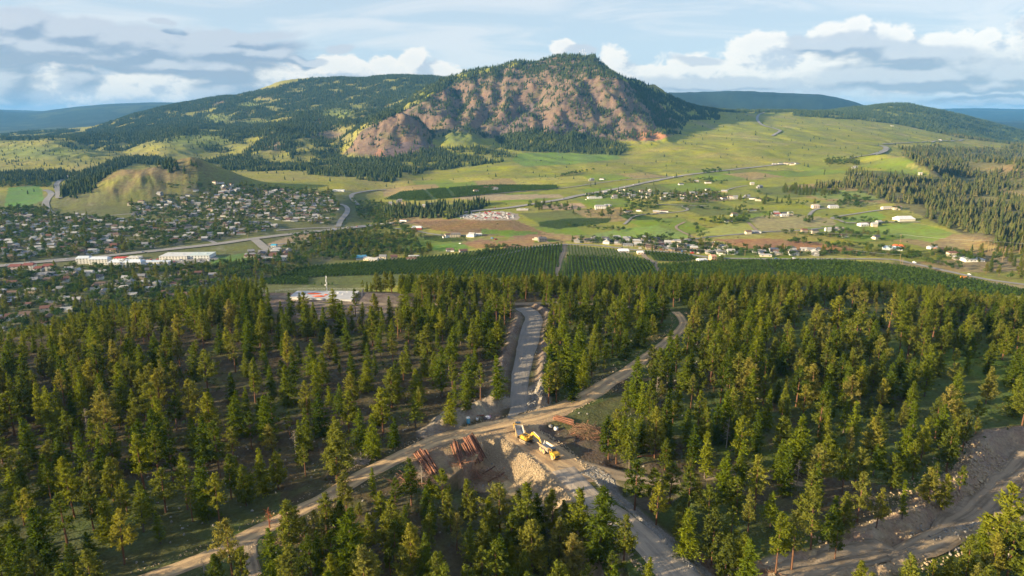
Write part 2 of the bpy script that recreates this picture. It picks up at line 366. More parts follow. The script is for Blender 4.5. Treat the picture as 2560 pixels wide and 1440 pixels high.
# cone hill beside the town, with gullies and a right-hand shoulder
def wxy(px, py, yy): return a_of(px, slope_of(py)) * yy
hx, hy = wxy(352, 405, 1930), 1930.0
ang = np.arctan2(Y - hy, X - hx); rr = np.hypot(X - hx, Y - hy)
gul = 1 + .16 * gnoise(ang * 3.1 + 5, rr / 400, 77) * sstep(rr, 20, 120) + .05 * gnoise(ang * 9, rr / 150, 78) * sstep(rr, 30, 120)
wob = 1 + .16 * fbm(X, Y, 150, 3, 79)
H += 62 * gul * np.exp(-(rr * wob / 165) ** 1.9) * (1 - .10 * np.exp(-(rr / 45) ** 2))
H += 20 * gauss(X, Y, hx + 105, hy + 30, 90, 110) + 16 * gauss(X, Y, hx - 120, hy + 20, 80, 100)
H += np.exp(-(rr / 210) ** 4) * (fbm(X + .4*Y, Y*.35, 120, 4, 80, .6, ridged=True) - .2) * 13
sx_ = wxy(500, 440, 1960)
H += 40 * gauss(X, Y, sx_, 1975, 95, 120) + 22 * gauss(X, Y, wxy(600, 450, 1980), 1990, 90, 110)
# spurs and ravines in the pine slope on the right
H += 46 * gauss(X, Y, wxy(2300, 470, 2150), 2150, 70, 330) - 34 * gauss(X, Y, wxy(2440, 520, 1950), 1900, 75, 330)
H += 50 * gauss(X, Y, wxy(2560, 480, 2250), 2200, 110, 320)
H -= 30 * gauss(X, Y, wxy(2330, 400, 2700), 2700, 200, 160)
# green mound beside the poles, far right
H += 13 * gauss(X, Y, wxy(2450, 640, 1120), 1100, 42, 60)

# ------------------------------------------------------------------ the construction site on the knoll
def g2(px, py): x, y, _ = cast([px], [py]); return float(x[0]), float(y[0])
ROAD_MAIN = line_px([(330,1462),(500,1400),(640,1330),(780,1262),(900,1192),(1000,1143),(1100,1098),(1200,1072),(1290,1052),(1370,1032),(1440,1004),(1530,952),(1600,905),(1650,866),(1690,836),(1708,812),(1704,795),(1690,780)])
ROAD_HAUL = line_px([(1290,1048),(1297,1015),(1298,970),(1303,930),(1314,880),(1326,830),(1334,798),(1324,780),(1306,770)])
ROAD_LOW = line_px([(1250,1070),(1310,1092),(1365,1130),(1418,1182),(1470,1235),(1536,1288),(1600,1340),(1655,1398),(1702,1450),(1760,1510)])
ROAD_SIDE = line_px([(1400,1155),(1470,1168),(1540,1186),(1620,1202),(1700,1206)])
ROAD_TOP = line_px([(700,742),(800,760),(900,757),(1020,764),(1150,757),(1290,760),(1420,757),(1560,764),(1690,776)])
TRACK_L = line_px([(690,1298),(640,1335),(625,1375),(640,1440)])
CUT = [(2476,1088),(2560,1078),(2640,1090),(2640,1240),(2500,1300),(2440,1330),(2330,1352),(2260,1400),(2200,1432),(2100,1440),(1960,1438),(1880,1440),(1840,1432),(1930,1414),(2060,1394),(2150,1350),(2215,1318),(2290,1290),(2360,1235),(2400,1200),(2440,1160),(2450,1118)]
cutx, cuty, _ = cast([p[0] for p in CUT], [p[1] for p in CUT])
# embankment: the lower road stands on fill; its rock face falls to a sandy pit on the left
EMB = line_px([(1168,1100),(1205,1090),(1245,1096),(1290,1119),(1332,1147),(1363,1174),(1390,1203),(1428,1243),(1470,1287),(1512,1340),(1540,1385)])
nsel = YR < 620; nr_ = int(nsel.sum()); Xn, Yn = X[:nr_], Y[:nr_]
Hn = H[:nr_].copy()
d_emb, s_emb, p_emb = seg_dist(Xn, Yn, EMB)
Ltot = np.hypot(*np.diff(EMB, axis=0).T).sum()
right = (s_emb < 0)            # pit side (right of the travel direction = towards the camera and left)
along = sstep(p_emb, 0, 12)
drop = 5.6 * sstep(d_emb, 0, 9) * (1 - sstep(d_emb, 26, 48)) * right * along
Hn -= drop
# fill slope on the far side of the lower road
EMR = line_px([(1450,1184),(1480,1200),(1512,1232),(1560,1270),(1645,1345),(1725,1425)])
d_r, s_r, p_r = seg_dist(Xn, Yn, EMR)
Hn -= 3.0 * sstep(d_r, 0, 6) * (1 - sstep(d_r, 12, 26)) * (s_r > 0) * sstep(p_r, 0, 8)
# haul road in a shallow cutting with raised banks
d_h, s_h, p_h = seg_dist(Xn, Yn, ROAD_HAUL)
d_m, s_m, p_m = seg_dist(Xn, Yn, ROAD_MAIN)
Hn += 1.8 * np.exp(-((d_h - 9.5) / 2.6) ** 2) * sstep(p_h, 6, 14)
Hn += (fbm(Xn, Yn, 5, 3, 91) * .5) * np.exp(-((d_h - 9.5) / 4) ** 2)
# spoil heaps: ridged dirt left of the junction, rubble cone right of it
def heap(line, w, h, seed):
    d, s, p = seg_dist(Xn, Yn, line)
    n = .75 + .5 * fbm(Xn, Yn, 6, 4, seed, .6, ridged=True)
    return h * n * np.exp(-(d / w) ** 2.4)
HEAP1 = line_px([(1120,1052),(1170,1035),(1215,1018),(1255,1005)], n=4)
HEAP2 = line_px([(1082,1080),(1100,1070),(1115,1066)], n=4)
HEAP3 = line_px([(1342,1016),(1345,990),(1350,970)], n=4)
for L_, w_, h_2, sd in ((HEAP1, 4.6, 3.6, 92), (HEAP2, 4.2, 2.6, 93), (HEAP3, 3.8, 3.2, 94)): Hn += heap(L_, w_, h_2, sd)
# big cut, lower right: floor lowered, rough banks
incut = np.zeros(Xn.shape, bool)
poly_w = list(zip(cutx, cuty)); incut = inpoly(Xn, Yn, poly_w)
d_c, _, _ = seg_dist(Xn, Yn, np.array(poly_w + [poly_w[0]]))
Hn -= np.where(incut, 3.4 * sstep(d_c, 0, 7), 0)
Hn += np.where(incut, fbm(Xn, Yn, 9, 4, 95, .55, ridged=True) * .9, 0) * sstep(d_c, 0, 5)
Hn += 1.5 * np.exp(-(d_c / 3.5) ** 2) * (.6 + fbm(Xn, Yn, 7, 3, 96, ridged=True))
# terrace under the water reservoir
padx, pady, _ = cast([812], [755]); padx = float(padx[0]); pady = float(pady[0])
PAD = (padx, pady)
zpad = float(ground(padx, pady))
dp = np.hypot((Xn - padx) / 62, (Yn - pady) / 30)
Hn = Hn * sstep(dp, .8, 1.15) + zpad * (1 - sstep(dp, .8, 1.15))
# road beds: level across, smoothed along
ROADS_NEAR = [('haul', ROAD_HAUL, 6.0), ('top', ROAD_TOP, 3.0), ('side', ROAD_SIDE, 3.2), ('track', TRACK_L, 1.8), ('low', ROAD_LOW, 4.6), ('main', ROAD_MAIN, 4.2)]
def smooth1(z, n=7):
    k = np.ones(n)/n; return np.convolve(np.pad(z, n//2, mode='edge'), k, 'valid')
ROADZ = {}
for nm_, L_, w_ in ROADS_NEAR:
    zl = smooth1(ground(L_[:, 0], L_[:, 1]), 9)
    ROADZ[nm_] = zl
    d, _, p = seg_dist(Xn, Yn, L_); s_l = np.concatenate([[0], np.cumsum(np.hypot(*np.diff(L_, axis=0).T))])
    b = 1 - sstep(d, w_ + .3, w_ + 3.2)
    if nm_ == 'low': b = np.maximum(b * (1 - right * sstep(d_emb, 0, 3)), 0)
    Hn = Hn * (1 - b) + np.interp(p, s_l, zl) * b
H[:nr_] = Hn

PX, PY = pxpy(X, Y, H)
Sl = (H - CAMZ) / Y
runmax = np.maximum.accumulate(Sl, axis=0)
VIS = Sl >= np.vstack([Sl[:1], runmax[:-1]]) - 26 / Y        # ground or a 26 m tree on it can be seen
# slope and normals
dHdx = np.gradient(H, axis=1) / np.gradient(X, axis=1)
dHdy = np.gradient(H, axis=0) / np.gradient(Y, axis=0)
STEEP = np.hypot(dHdx, dHdy)

# ------------------------------------------------------------------ ground colours (albedo)
def C3(*c): return np.array(c, float)
wpx = PX + 5 * fbm(X, Y, 60, 3, 101) * 1.0; wpy = PY + 2.0 * fbm(X, Y, 60, 3, 102)
ALB = np.empty(X.shape + (3,))
def paint(mask, col):
    m = np.clip(mask, 0, 1)[..., None]
    ALB[:] = ALB * (1 - m) + np.asarray(col) * m
def poly(pts, soft=False): return inpoly(wpx, wpy, pts).astype(float)
GR1, GR2, GR3 = C3(.245, .245, .038), C3(.31, .26, .078), C3(.150, .19, .028)
n1 = fbm(X, Y, 260, 5, 111, .6); n2 = fbm(X, Y, 55, 4, 112, .6); n3 = fbm(X, Y, 900, 3, 113)
ALB[:] = GR1
paint(sstep(n1 + .4*n2, -.1, .5) * .8, GR2)
paint(sstep(-n1 + .5*n2, .05, .5) * .55, GR3)
paint((PX > 1050) * sstep(n3, -.2, .4) * .35, C3(.225, .270, .045))
# pale dry ledges on the right plateau
paint((PX > 1650) * (Y > 2800) * sstep(fbm(X, Y*.35, 260, 4, 117), .28, .5) * .6, C3(.30, .25, .14))
# left plain and rolling hills: drier
paint((PX < 1000) * (Y > 2200) * .45, C3(.255, .230, .075))
# town ground
town = sstep(Y, 620, 800) * (1 - sstep(Y, 1850, 2050)) * (1 - sstep(PX, 860, 960))
paint(town * .8, C3(.10, .115, .050)); paint(town * sstep(n2, .15, .4) * .6, C3(.20, .19, .165))
hill = np.exp(-(rr / 200) ** 3)
paint(hill, C3(.190, .185, .055)); paint(hill * sstep(n2 + n1, -.25, .3) * .8, C3(.185, .135, .080))
# rock of the mountain
rk = rock_w * sstep(STEEP + .25 * fbm(X, Y, 120, 4, 121), .22, .42) * (PY < 392)
inr = poly([(860,385),(880,360),(905,325),(985,285),(1040,262),(1130,205),(1180,190),(1390,140),(1500,145),(1540,190),(1630,240),(1690,300),(1700,330),(1640,352),(1560,352),(1440,340),(1330,330),(1240,345),(1080,350),(1060,385),(960,400)])
rk = np.maximum(rk * inr, 0)
rockc = C3(.150, .103, .080)
paint(inr * .75, C3(.165, .150, .070))
rk = np.maximum(rk, poly([(868,378),(900,335),(958,294),(1000,287),(1052,320),(1088,366),(1060,384),(960,394)]) * .9)
paint(rk, rockc)
paint(inr * sstep(fbm(X + .5*Y, Y*.25, 45, 3, 124, .6, ridged=True), .35, .7) * .55, C3(.085, .060, .050))
paint(rk * sstep(fbm(X, H*2.2, 60, 4, 122, .6, ridged=True), -.1, .5) * .7, C3(.212, .146, .108))
paint(inr * sstep(fbm(X, Y, 90, 4, 123), .1, .4) * .5, C3(.165, .155, .050))
for pl in ([(1195,345),(1240,310),(1330,255),(1350,250),(1322,300),(1325,335),(1230,345)], [(1360,330),(1395,300),(1460,310),(1480,345),(1420,340)], [(940,395),(985,360),(1060,350),(1075,360),(1000,392)], [(1430,345),(1500,335),(1540,352),(1500,370)]):
    paint(poly(pl) * .9, C3(.135, .100, .102))
paint(poly([(1565,348),(1580,325),(1600,322),(1640,330),(1680,340),(1640,352)]) * sstep(n2, -.4, .2), C3(.42, .19, .09))
paint(poly([(930,392),(950,370),(968,392)]), C3(.32, .17, .11))
# bare rocky knobs, mid left
for (cx, cy, rx, ry) in ((790,310,55,18),(745,325,28,14),(820,338,40,12),(690,362,30,14),(560,258,26,8),(950,262,22,10),(925,285,16,9),(660,237,24,8)):
    paint(np.exp(-((wpx-cx)/rx)**2-((wpy-cy)/ry)**2)*1.5*(PY>0)*(Y>2800)*(Y<7000), C3(.20, .150, .095))
for (cx, cy, rx, ry) in ((500,352,90,22),(840,282,60,16),(620,262,30,8),(540,296,46,12),(440,340,60,14),(640,310,50,10),(1150,345,60,18),(1400,398,150,20),(100,380,120,18)):
    paint(np.exp(-((wpx-cx)/rx)**2-((wpy-cy)/ry)**2)*1.3*(Y>2600)*(Y<7200), C3(.165, .195, .050))
# parcels of the farm land
ca_, sa_ = math.cos(.22), math.sin(.22); pu = (X*ca_ + Y*sa_ + 14*fbm(X, Y, 300, 2, 191)) / 118.; pv = (-X*sa_ + Y*ca_ + 18*fbm(X, Y, 260, 2, 192)) / 165.
ph_ = _hash(np.floor(pu + .5*(np.floor(pv) % 2)), np.floor(pv), 77) % 1000 / 1000.
pm_ = (PX > 960) * (Y > 900) * (1 - sstep(Y, 2100, 2500))
paint(pm_ * (ph_ < .16) * .85, C3(.30, .22, .11)); paint(pm_ * (ph_ > .80) * .8, C3(.15, .225, .03)); paint(pm_ * (ph_ > .5) * (ph_ < .62) * .8, C3(.34, .32, .075)); paint(pm_ * (ph_ > .62) * (ph_ < .70) * .8, C3(.11, .14, .04))
edge_ = np.minimum(np.abs(pu - np.round(pu)), 1)*118; paint(pm_ * (1 - sstep(np.abs(pv - np.round(pv))*165, 1.5, 5)) * .6, C3(.09, .10, .035))
# farm land
BRK = 1.25
FIELDS = [
 ([(1015,552),(1100,548),(1280,547),(1310,560),(1385,590),(1345,598),(1240,592),(1150,585),(1060,570)], (.225,.135,.075)),
 ([(1205,572),(1340,580),(1345,584),(1270,592),(1200,585)], (.13,.21,.035)),
 ([(1040,592),(1080,600),(1160,605),(1150,598),(1080,590)], (.10,.13,.04)),
 ([(1150,608),(1200,598),(1240,603),(1250,618),(1200,622)], (.25,.14,.07)),
 ([(1240,604),(1300,594),(1345,590),(1330,618),(1260,618)], (.26,.15,.07)),
 ([(1085,612),(1150,606),(1180,622),(1120,630),(1080,625)], (.12,.20,.04)),
 ([(1345,556),(1420,546),(1530,545),(1520,557),(1395,573),(1350,566)], (.055,.085,.035)),
 ([(1545,536),(1600,537),(1655,547),(1600,551),(1560,546)], (.07,.115,.035)),
 ([(1738,586),(1780,568),(1810,559),(1870,556),(1888,572),(1860,584),(1765,591)], (.250,.260,.070)),
 ([(1872,546),(1930,536),(2000,537),(2080,546),(2096,562),(1990,572),(1910,580),(1888,566)], (.235,.205,.105)),
 ([(1785,600),(1920,597),(2010,602),(2120,618),(2160,632),(2060,630),(1980,624),(1880,622),(1830,612)], (.26,.135,.065)),
 ([(2098,550),(2190,526),(2215,545),(2180,557),(2120,556)], (.15,.22,.04)),
 ([(2190,562),(2260,556),(2320,562),(2385,584),(2330,606),(2250,594),(2200,580)], (.165,.225,.045)),
 ([(1480,584),(1560,570),(1640,564),(1738,592),(1700,599),(1500,602)], (.165,.235,.050)),
 ([(1350,580),(1450,590),(1500,600),(1400,602),(1350,596)], (.24,.17,.09)),
 ([(1040,488),(1190,487),(1400,486),(1412,494),(1200,502)], (.28,.22,.14)),
 ([(1340,522),(1350,514),(1450,507),(1468,520),(1400,526)], (.34,.24,.155)),
 ([(960,499),(1000,480),(1120,470),(1230,462),(1390,464),(1396,474),(1290,480),(1180,490),(1050,502)], (.050,.090,.028)),
 ([(1300,383),(1540,381),(1552,398),(1430,410),(1310,416),(1280,400)], (.120,.185,.035)),
 ([(20,470),(100,462),(112,500),(60,518),(10,515)], (.085,.165,.040)),
 ([(520,645),(620,632),(660,640),(600,668),(530,662)], (.085,.150,.040)),
 ([(660,612),(760,580),(840,585),(820,598),(740,600),(700,620)], (.245,.190,.120)),
 ([(2310,700),(2340,690),(2560,712),(2560,740),(2440,712)], (.26,.21,.12)),
 ([(1990,505),(2120,500),(2200,508),(2150,520),(2030,520)], (.20,.205,.07)),
 ([(1960,468),(2060,474),(2240,482),(2330,470),(2200,500),(2050,497)], (.17,.215,.055)),
]
for pl, c in FIELDS: paint(poly(pl) * (Y > 700) * (Y < 4200) * (.86 + .14*sstep(n2, -.3, .3)), np.array(c) * BRK)
ORCH = [
 [(700,690),(760,668),(900,658),(1100,640),(1280,622),(1410,612),(1395,650),(1385,712),(1200,715),(700,712)],
 [(1418,640),(1500,642),(1612,650),(1640,662),(1655,716),(1395,716),(1400,680)],
 [(1608,628),(1720,636),(1752,648),(1700,654),(1640,652)],
 [(1640,662),(1760,654),(1900,650),(2080,650),(2250,664),(2330,676),(2440,702),(2560,726),(2600,760),(2560,800),(1670,724)],
]
orch_m = np.zeros(X.shape)
for pl in ORCH: orch_m = np.maximum(orch_m, inpoly(PX, PY, pl) * (Y > 780) * (Y < 1500))
paint(orch_m, C3(.105, .125, .038))
paint(inpoly(PX, PY, [(1418,613),(1540,623),(1612,648),(1500,641),(1418,639)]) * (Y > 780) * (Y < 1700) * 1.0, C3(.170, .185, .065))
paint(inpoly(PX, PY, [(770,694),(1000,684),(1390,700),(1390,720),(770,712)]) * (Y > 700) * (Y < 900) * .8, C3(.150, .165, .055))
# pine slope on the right: bare earth shows between the trees
rs = poly([(2130,430),(2330,440),(2290,385),(2560,375),(2600,640),(2480,612),(2380,575),(2260,520),(2160,480)]) * (Y > 1000) * (Y < 4200)
paint(rs * .8, C3(.165, .145, .070)); paint(rs * sstep(STEEP + .2*n2, .25, .5) * .7, C3(.25, .17, .095))

# forest density
FOREST = [
 ([(160,352),(230,322),(330,288),(460,256),(640,228),(800,192),(1010,184),(1150,198),(1070,250),(940,310),(800,330),(650,345),(520,350),(420,345),(330,352)], 1.0, -.06, 170),
 ([(470,408),(600,388),(640,360),(700,340),(780,345),(850,375),(900,398),(960,398),(1040,378),(1085,335),(1115,378),(1150,395),(1200,400),(1150,418),(1000,444),(985,458),(850,444),(700,428),(540,428)], .95, .10, 130),
 ([(1235,345),(1330,322),(1460,335),(1570,368),(1550,388),(1330,380),(1260,372)], 1.0, -.2, 120),
 ([(1080,370),(1250,370),(1290,392),(1240,412),(1130,418),(1070,400)], .8, .12, 110),
 ([(1000,330),(1060,255),(1150,195),(1390,138),(1500,145),(1660,236),(1700,320),(1600,352),(1500,345),(1240,345),(1080,345)], .55, .10, 70),
 ([(1060,225),(1100,200),(1150,178),(1260,150),(1390,128),(1500,132),(1545,192),(1380,200),(1300,190),(1200,200)], .62, -.02, 70),
 ([(1530,188),(1700,250),(1790,272),(1800,300),(1720,300),(1700,335),(1650,335),(1600,235)], .85, .05, 120),
 ([(830,385),(900,325),(980,285),(1060,325),(1090,372),(960,400)], .20, .12, 60),
 ([(150,372),(230,320),(500,345),(760,320),(900,320),(860,385),(640,378),(560,385),(420,352),(300,378)], .9, .12, 200),
 ([(0,330),(160,325),(260,330),(200,350),(60,352),(0,350)], .8, .15, 200),
 ([(1690,252),(1850,276),(2010,276),(2010,283),(1830,282),(1700,268)], .9, .0, 120),
 ([(2125,428),(2190,442),(2330,442),(2240,372),(2330,365),(2420,375),(2560,365),(2640,640),(2480,614),(2380,574),(2260,522),(2160,482),(2030,477),(2020,466),(2100,462)], .62, .02, 110),
 ([(1980,290),(2000,280),(2150,268),(2250,257),(2420,288),(2600,335),(2600,380),(2520,360),(2400,345),(2250,312),(2150,300)], .8, -.02, 150),
 ([(150,500),(160,465),(220,425),(300,400),(340,395),(420,398),(480,440),(430,432),(380,412),(330,412),(275,432),(215,492)], .95, -.1, 60),
 ([(-60,450),(0,436),(150,430),(215,440),(100,458),(0,456)], .9, -.1, 90),
 ([(2290,645),(2400,628),(2480,620),(2600,630),(2600,715),(2500,705),(2480,690),(2400,650)], .35, .1, 60),
 ([(950,522),(1050,516),(1225,510),(1190,532),(1130,546),(960,546)], .9, -.2, 60),
 ([(800,398),(860,396),(1000,400),(1000,440),(860,440)], .5, .0, 90),
]
gl_ = fbm(xr, yr_*.40, 300, 5, 51, .55, ridged=True)
FD = np.zeros(X.shape)
for pl, dn, thr, wl in FOREST:
    m = inpoly(wpx, wpy, pl) * (Y > 1000) * (Y < 7300)
    nz = fbm(X, Y, wl, 4, 131 + int(pl[0][0]) % 17, .6)
    v_ = m * dn * sstep(nz, thr - .22, thr + .12)
    if dn == .55: v_ = m * np.clip(.38 * sstep(nz, -.15, .25) + .8 * sstep(.14 - gl_, 0, .18), 0, 1)     # trees keep to the gullies of the face
    FD = np.maximum(FD, v_)
# grass glades stay open
for (cx, cy, rx, ry) in ((500,352,80,18),(840,282,52,13),(620,262,28,7),(540,296,40,10),(1150,345,55,15),(100,380,120,14),(700,395,26,12),(870,388,26,10),(640,305,45,8),(1400,398,150,14)):
    FD *= 1 - .95 * np.clip(1.6*np.exp(-((wpx-cx)/rx)**2-((wpy-cy)/ry)**2), 0, 1) * (Y > 2500)
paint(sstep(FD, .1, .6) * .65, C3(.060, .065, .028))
# far ridges: forest read as colour
far = sstep(Y, 7000, 7600)
ALB[:] = ALB * (1 - far[..., None]) + (C3(.022, .036, .024) * (1 + .9 * fbm(X, Y, 420, 5, 141, .7)[..., None])) * far[..., None]
paint(far * sstep(fbm(X, Y, 1200, 4, 142), .18, .3) * .5, C3(.085, .10, .035))

# ---- knoll
kn = 1 - sstep(Y, 600, 760)
kcol = C3(.082, .066, .036)
ALB[:] = ALB * (1 - kn[..., None]) + kcol * kn[..., None]
kg = fbm(X, Y, 38, 4, 151, .6); kg2 = fbm(X, Y, 7, 4, 152, .6)
gmask = sstep(kg + .5*kg2 + .45 * sstep(PX, 1350, 1700) + .25 * sstep(PY, 1150, 1350), .0, .55)
paint(kn * gmask * .85, C3(.070, .095, .024))
paint(kn * sstep(kg2 + .3*kg, .1, .5) * .45, C3(.13, .105, .06))
paint(kn * (PX < 700) * sstep(kg, .1, .4) * (PY < 960) * .6, C3(.150, .135, .050))
paint(kn * (PX > 1400) * (PY > 740) * sstep(kg, -.35, .15) * .6, C3(.085, .120, .028)); paint(kn * (PX > 2280) * (PY > 860) * (PY < 1080) * .6, C3(.11, .155, .03)); paint(kn * (PX < 700) * (PY > 1200) * .5, C3(.075, .105, .03))
def band(d, w, soft=1.6): return 1 - sstep(d + fbm(Xn, Yn, 4, 3, 161) * 1.0, w - soft, w + soft)
NM = np.zeros(X.shape)
def paintn(mask, col):
    m = np.clip(mask, 0, 1)[..., None]
    ALB[:nr_] = ALB[:nr_] * (1 - m) + np.asarray(col) * m
tmix = fbm(Xn, Yn, 16, 4, 163, .6)
DIRT, DIRT2, GRAV, SAND = C3(.37,.27,.165), C3(.27,.205,.145), C3(.30,.275,.245), C3(.43,.305,.165)
# clearing around the junction
for pl, c, o in (
  ([(1000,1130),(1120,1080),(1210,1090),(1290,1130),(1350,1190),(1400,1270),(1380,1290),(1300,1240),(1200,1230),(1100,1215),(1030,1190)], (.27,.185,.115), .9),
  ([(1175,1105),(1230,1110),(1290,1150),(1340,1195),(1400,1260),(1440,1340),(1350,1290),(1290,1245),(1230,1215),(1180,1175)], SAND, .95),
  ([(1300,1070),(1400,1070),(1500,1100),(1560,1140),(1600,1190),(1470,1170),(1390,1130),(1340,1090)], (.11,.080,.062), .9),
  ([(1400,1040),(1520,1000),(1600,960),(1590,1010),(1500,1080),(1380,1070),(1350,1050)], (.10,.095,.040), .7),
  ([(1480,1190),(1600,1200),(1700,1240),(1640,1290),(1560,1260)], (.105,.080,.070), .8),
  ([(1640,1330),(1720,1350),(1800,1420),(1820,1460),(1740,1460)], (.20,.12,.075), .9),
  ([(640,735),(720,722),(1010,735),(1040,765),(960,800),(760,800),(650,765)], (.20,.155,.125), .95),
  ([(1480,1150),(1700,1160),(2000,1180),(2200,1210),(2330,1240),(2300,1290),(2150,1330),(1900,1260),(1700,1230),(1560,1200)], (.115,.082,.062), .7),
  ([(2420,1090),(2480,1080),(2490,1100),(2430,1170),(2390,1220),(2280,1300),(2200,1330),(2180,1300),(2300,1230),(2400,1150)], (.19,.14,.10), .8)):
    pm = inpoly(wpx[:nr_], wpy[:nr_], pl).astype(float)
    paintn(pm * o * (.6 + .4 * sstep(tmix, -.4, .1)), c)
paintn(sstep(-d_emb + 0, -10.2, -8.2) * right * along, C3(.36, .28, .18))
paintn((1 - sstep(d_emb, 2.5, 4.5)) * along * .95, C3(.38, .29, .19))
paintn((1 - sstep(d_r, 5.5, 8)) * (s_r > 0) * sstep(p_r, 0, 6), C3(.27, .25, .225))
paintn(np.exp(-((d_h - 9.5) / 3.4) ** 4) * .85, C3(.24, .18, .135))
for L_, w_ in ((HEAP1, 5.5), (HEAP2, 5), (HEAP3, 4.6)):
    d, _, _ = seg_dist(Xn, Yn, L_); paintn((1 - sstep(d, w_, w_ + 2)) * .95, C3(.27, .225, .175))
cm = np.where(incut, 1.0, 1 - sstep(d_c, 1, 5))
paintn(cm, C3(.31, .23, .16)); paintn(cm * sstep(tmix, 0, .4) * .7, C3(.40, .32, .24))

# ------------------------------------------------------------------ terrain meshes
def terrain_mat():
    m = bpy.data.materials.new('ground_cover'); m.use_nodes = True
    t = NT(m.node_tree); m.node_tree.nodes.clear()
    out = t.n('ShaderNodeOutputMaterial'); b = t.n('ShaderNodeBsdfPrincipled')
    b.inputs['Roughness'].default_value = .95; b.inputs['Specular IOR Level'].default_value = .15
    col = t.n('ShaderNodeAttribute'); col.attribute_name = 'tint'
    pos = t.n('ShaderNodeNewGeometry').outputs['Position']
    f1 = t.noise(pos, .9, 5, .7); f2 = t.noise(pos, .11, 5, .65); f3 = t.noise(pos, .014, 5, .6)
    k = t.m('ADD', t.m('ADD', t.m('MULTIPLY', f1, .9), t.m('MULTIPLY', f2, .8)), t.m('MULTIPLY', f3, .5))
    k = t.m('MULTIPLY_ADD', k, 1.5, -.65)
    c = t.vm('SCALE', col.outputs['Color'], scale=k)
    hs = t.n('ShaderNodeHueSaturation'); t.link(c, hs.inputs['Color'])
    t.link(t.rng(f2, .3, .7, .475, .525), hs.inputs['Hue']); t.link(t.rng(f3, .3, .7, .85, 1.15), hs.inputs['Saturation'])
    t.link(hs.outputs[0], b.inputs['Base Color'])
    bp = t.n('ShaderNodeBump'); bp.inputs['Strength'].default_value = .8; bp.inputs['Distance'].default_value = 1.0
    hh_ = t.m('ADD', t.m('MULTIPLY', t.noise(pos, 1.3, 4, .65), .35), t.m('MULTIPLY', f2, 1.8))
    t.link(hh_, bp.inputs['Height']); t.link(bp.outputs[0], b.inputs['Normal'])
    t.link(b.outputs[0], out.inputs['Surface'])
    return m
MAT_GROUND = terrain_mat()
def grid_mesh(name, i0, i1, mat):
    nr = i1 - i0; V = np.stack([X[i0:i1], Y[i0:i1], H[i0:i1]], -1).reshape(-1, 3)
    q = np.arange((nr - 1) * (NC - 1)); r, c = q // (NC - 1), q % (NC - 1)
    v0 = r * NC + c; F = np.stack([v0, v0 + 1, v0 + NC + 1, v0 + NC], 1)
    me = bpy.data.meshes.new(name)
    me.vertices.add(len(V)); me.vertices.foreach_set('co', V.ravel())
    me.loops.add(F.size); me.loops.foreach_set('vertex_index', F.ravel().astype(np.int32))
    me.polygons.add(len(F)); me.polygons.foreach_set('loop_start', np.arange(0, F.size, 4, dtype=np.int32))
    me.update(calc_edges=True)
    me.polygons.foreach_set('use_smooth', np.ones(len(F), bool))
    at = me.attributes.new('tint', 'FLOAT_COLOR', 'POINT')
    rgba = np.ones((len(V), 4), np.float32); rgba[:, :3] = np.clip(ALB[i0:i1].reshape(-1, 3), .01, .8); at.data.foreach_set('color', rgba.ravel())
    me.materials.append(mat)
    o = bpy.data.objects.new(name, me); COL.objects.link(o); o['kind'] = 'structure'
    return o
def row(y): return int(np.searchsorted(YR, y))
grid_mesh('ground', 0, row(640) + 1, MAT_GROUND)
grid_mesh('valley', row(640), row(2700) + 1, MAT_GROUND)
grid_mesh('mountain', row(2700), row(7000) + 1, MAT_GROUND)
grid_mesh('hills', row(7000), NR, MAT_GROUND)

def side_ground(sgn):
    jc = 0 if sgn < 0 else NC - 1; off = np.array([0, 25, 60, 120, 220, 400, 700.])[None, :] * (1 + YR[:, None] / 900)
    SX = X[:, jc:jc+1] + sgn*off; SY = np.repeat(YR[:, None], off.shape[1], 1); SZ = H[:, jc:jc+1] + fbm(SX, SY, 120, 3, 181) * 3 * np.minimum(off / 60, 1)
    V = np.stack([SX, SY, SZ], -1).reshape(-1, 3); nc = off.shape[1]; q = np.arange((NR - 1)*(nc - 1)); r, c = q // (nc - 1), q % (nc - 1); v0 = r*nc + c
    F = np.stack([v0, v0 + 1, v0 + nc + 1, v0 + nc], 1) if sgn > 0 else np.stack([v0 + 1, v0, v0 + nc, v0 + nc + 1], 1)
    me = bpy.data.meshes.new('ground'); me.from_pydata(V.tolist(), [], F.tolist()); me.polygons.foreach_set('use_smooth', np.ones(len(F), bool))
    at = me.attributes.new('tint', 'FLOAT_COLOR', 'POINT'); rgba = np.ones((NR, nc, 4), np.float32); rgba[:, :, :3] = np.clip(ALB[:, jc:jc+1], .01, .8); at.data.foreach_set('color', rgba.ravel())
    me.materials.append(MAT_GROUND); o = bpy.data.objects.new('ground', me); COL.objects.link(o); o['kind'] = 'structure'
side_ground(-1); side_ground(1)

# ------------------------------------------------------------------ air
def box_mesh(name, lo, hi, mat):
    x0, y0, z0 = lo; x1, y1, z1 = hi
    V = [(x0,y0,z0),(x1,y0,z0),(x1,y1,z0),(x0,y1,z0),(x0,y0,z1),(x1,y0,z1),(x1,y1,z1),(x0,y1,z1)]
    F = [(0,3,2,1),(4,5,6,7),(0,1,5,4),(1,2,6,5),(2,3,7,6),(3,0,4,7)]
    me = bpy.data.meshes.new(name); me.from_pydata(V, [], F); me.materials.append(mat)
    o = bpy.data.objects.new(name, me); COL.objects.link(o); return o
hz = bpy.data.materials.new('haze'); hz.use_nodes = True; hz.node_tree.nodes.clear()
ht = NT(hz.node_tree); ho = ht.n('ShaderNodeOutputMaterial'); hv = ht.n('ShaderNodeVolumePrincipled')
hv.inputs['Color'].default_value = (.14, .47, 1.0, 1); hv.inputs['Density'].default_value = 3.3e-5; hv.inputs['Anisotropy'].default_value = .0
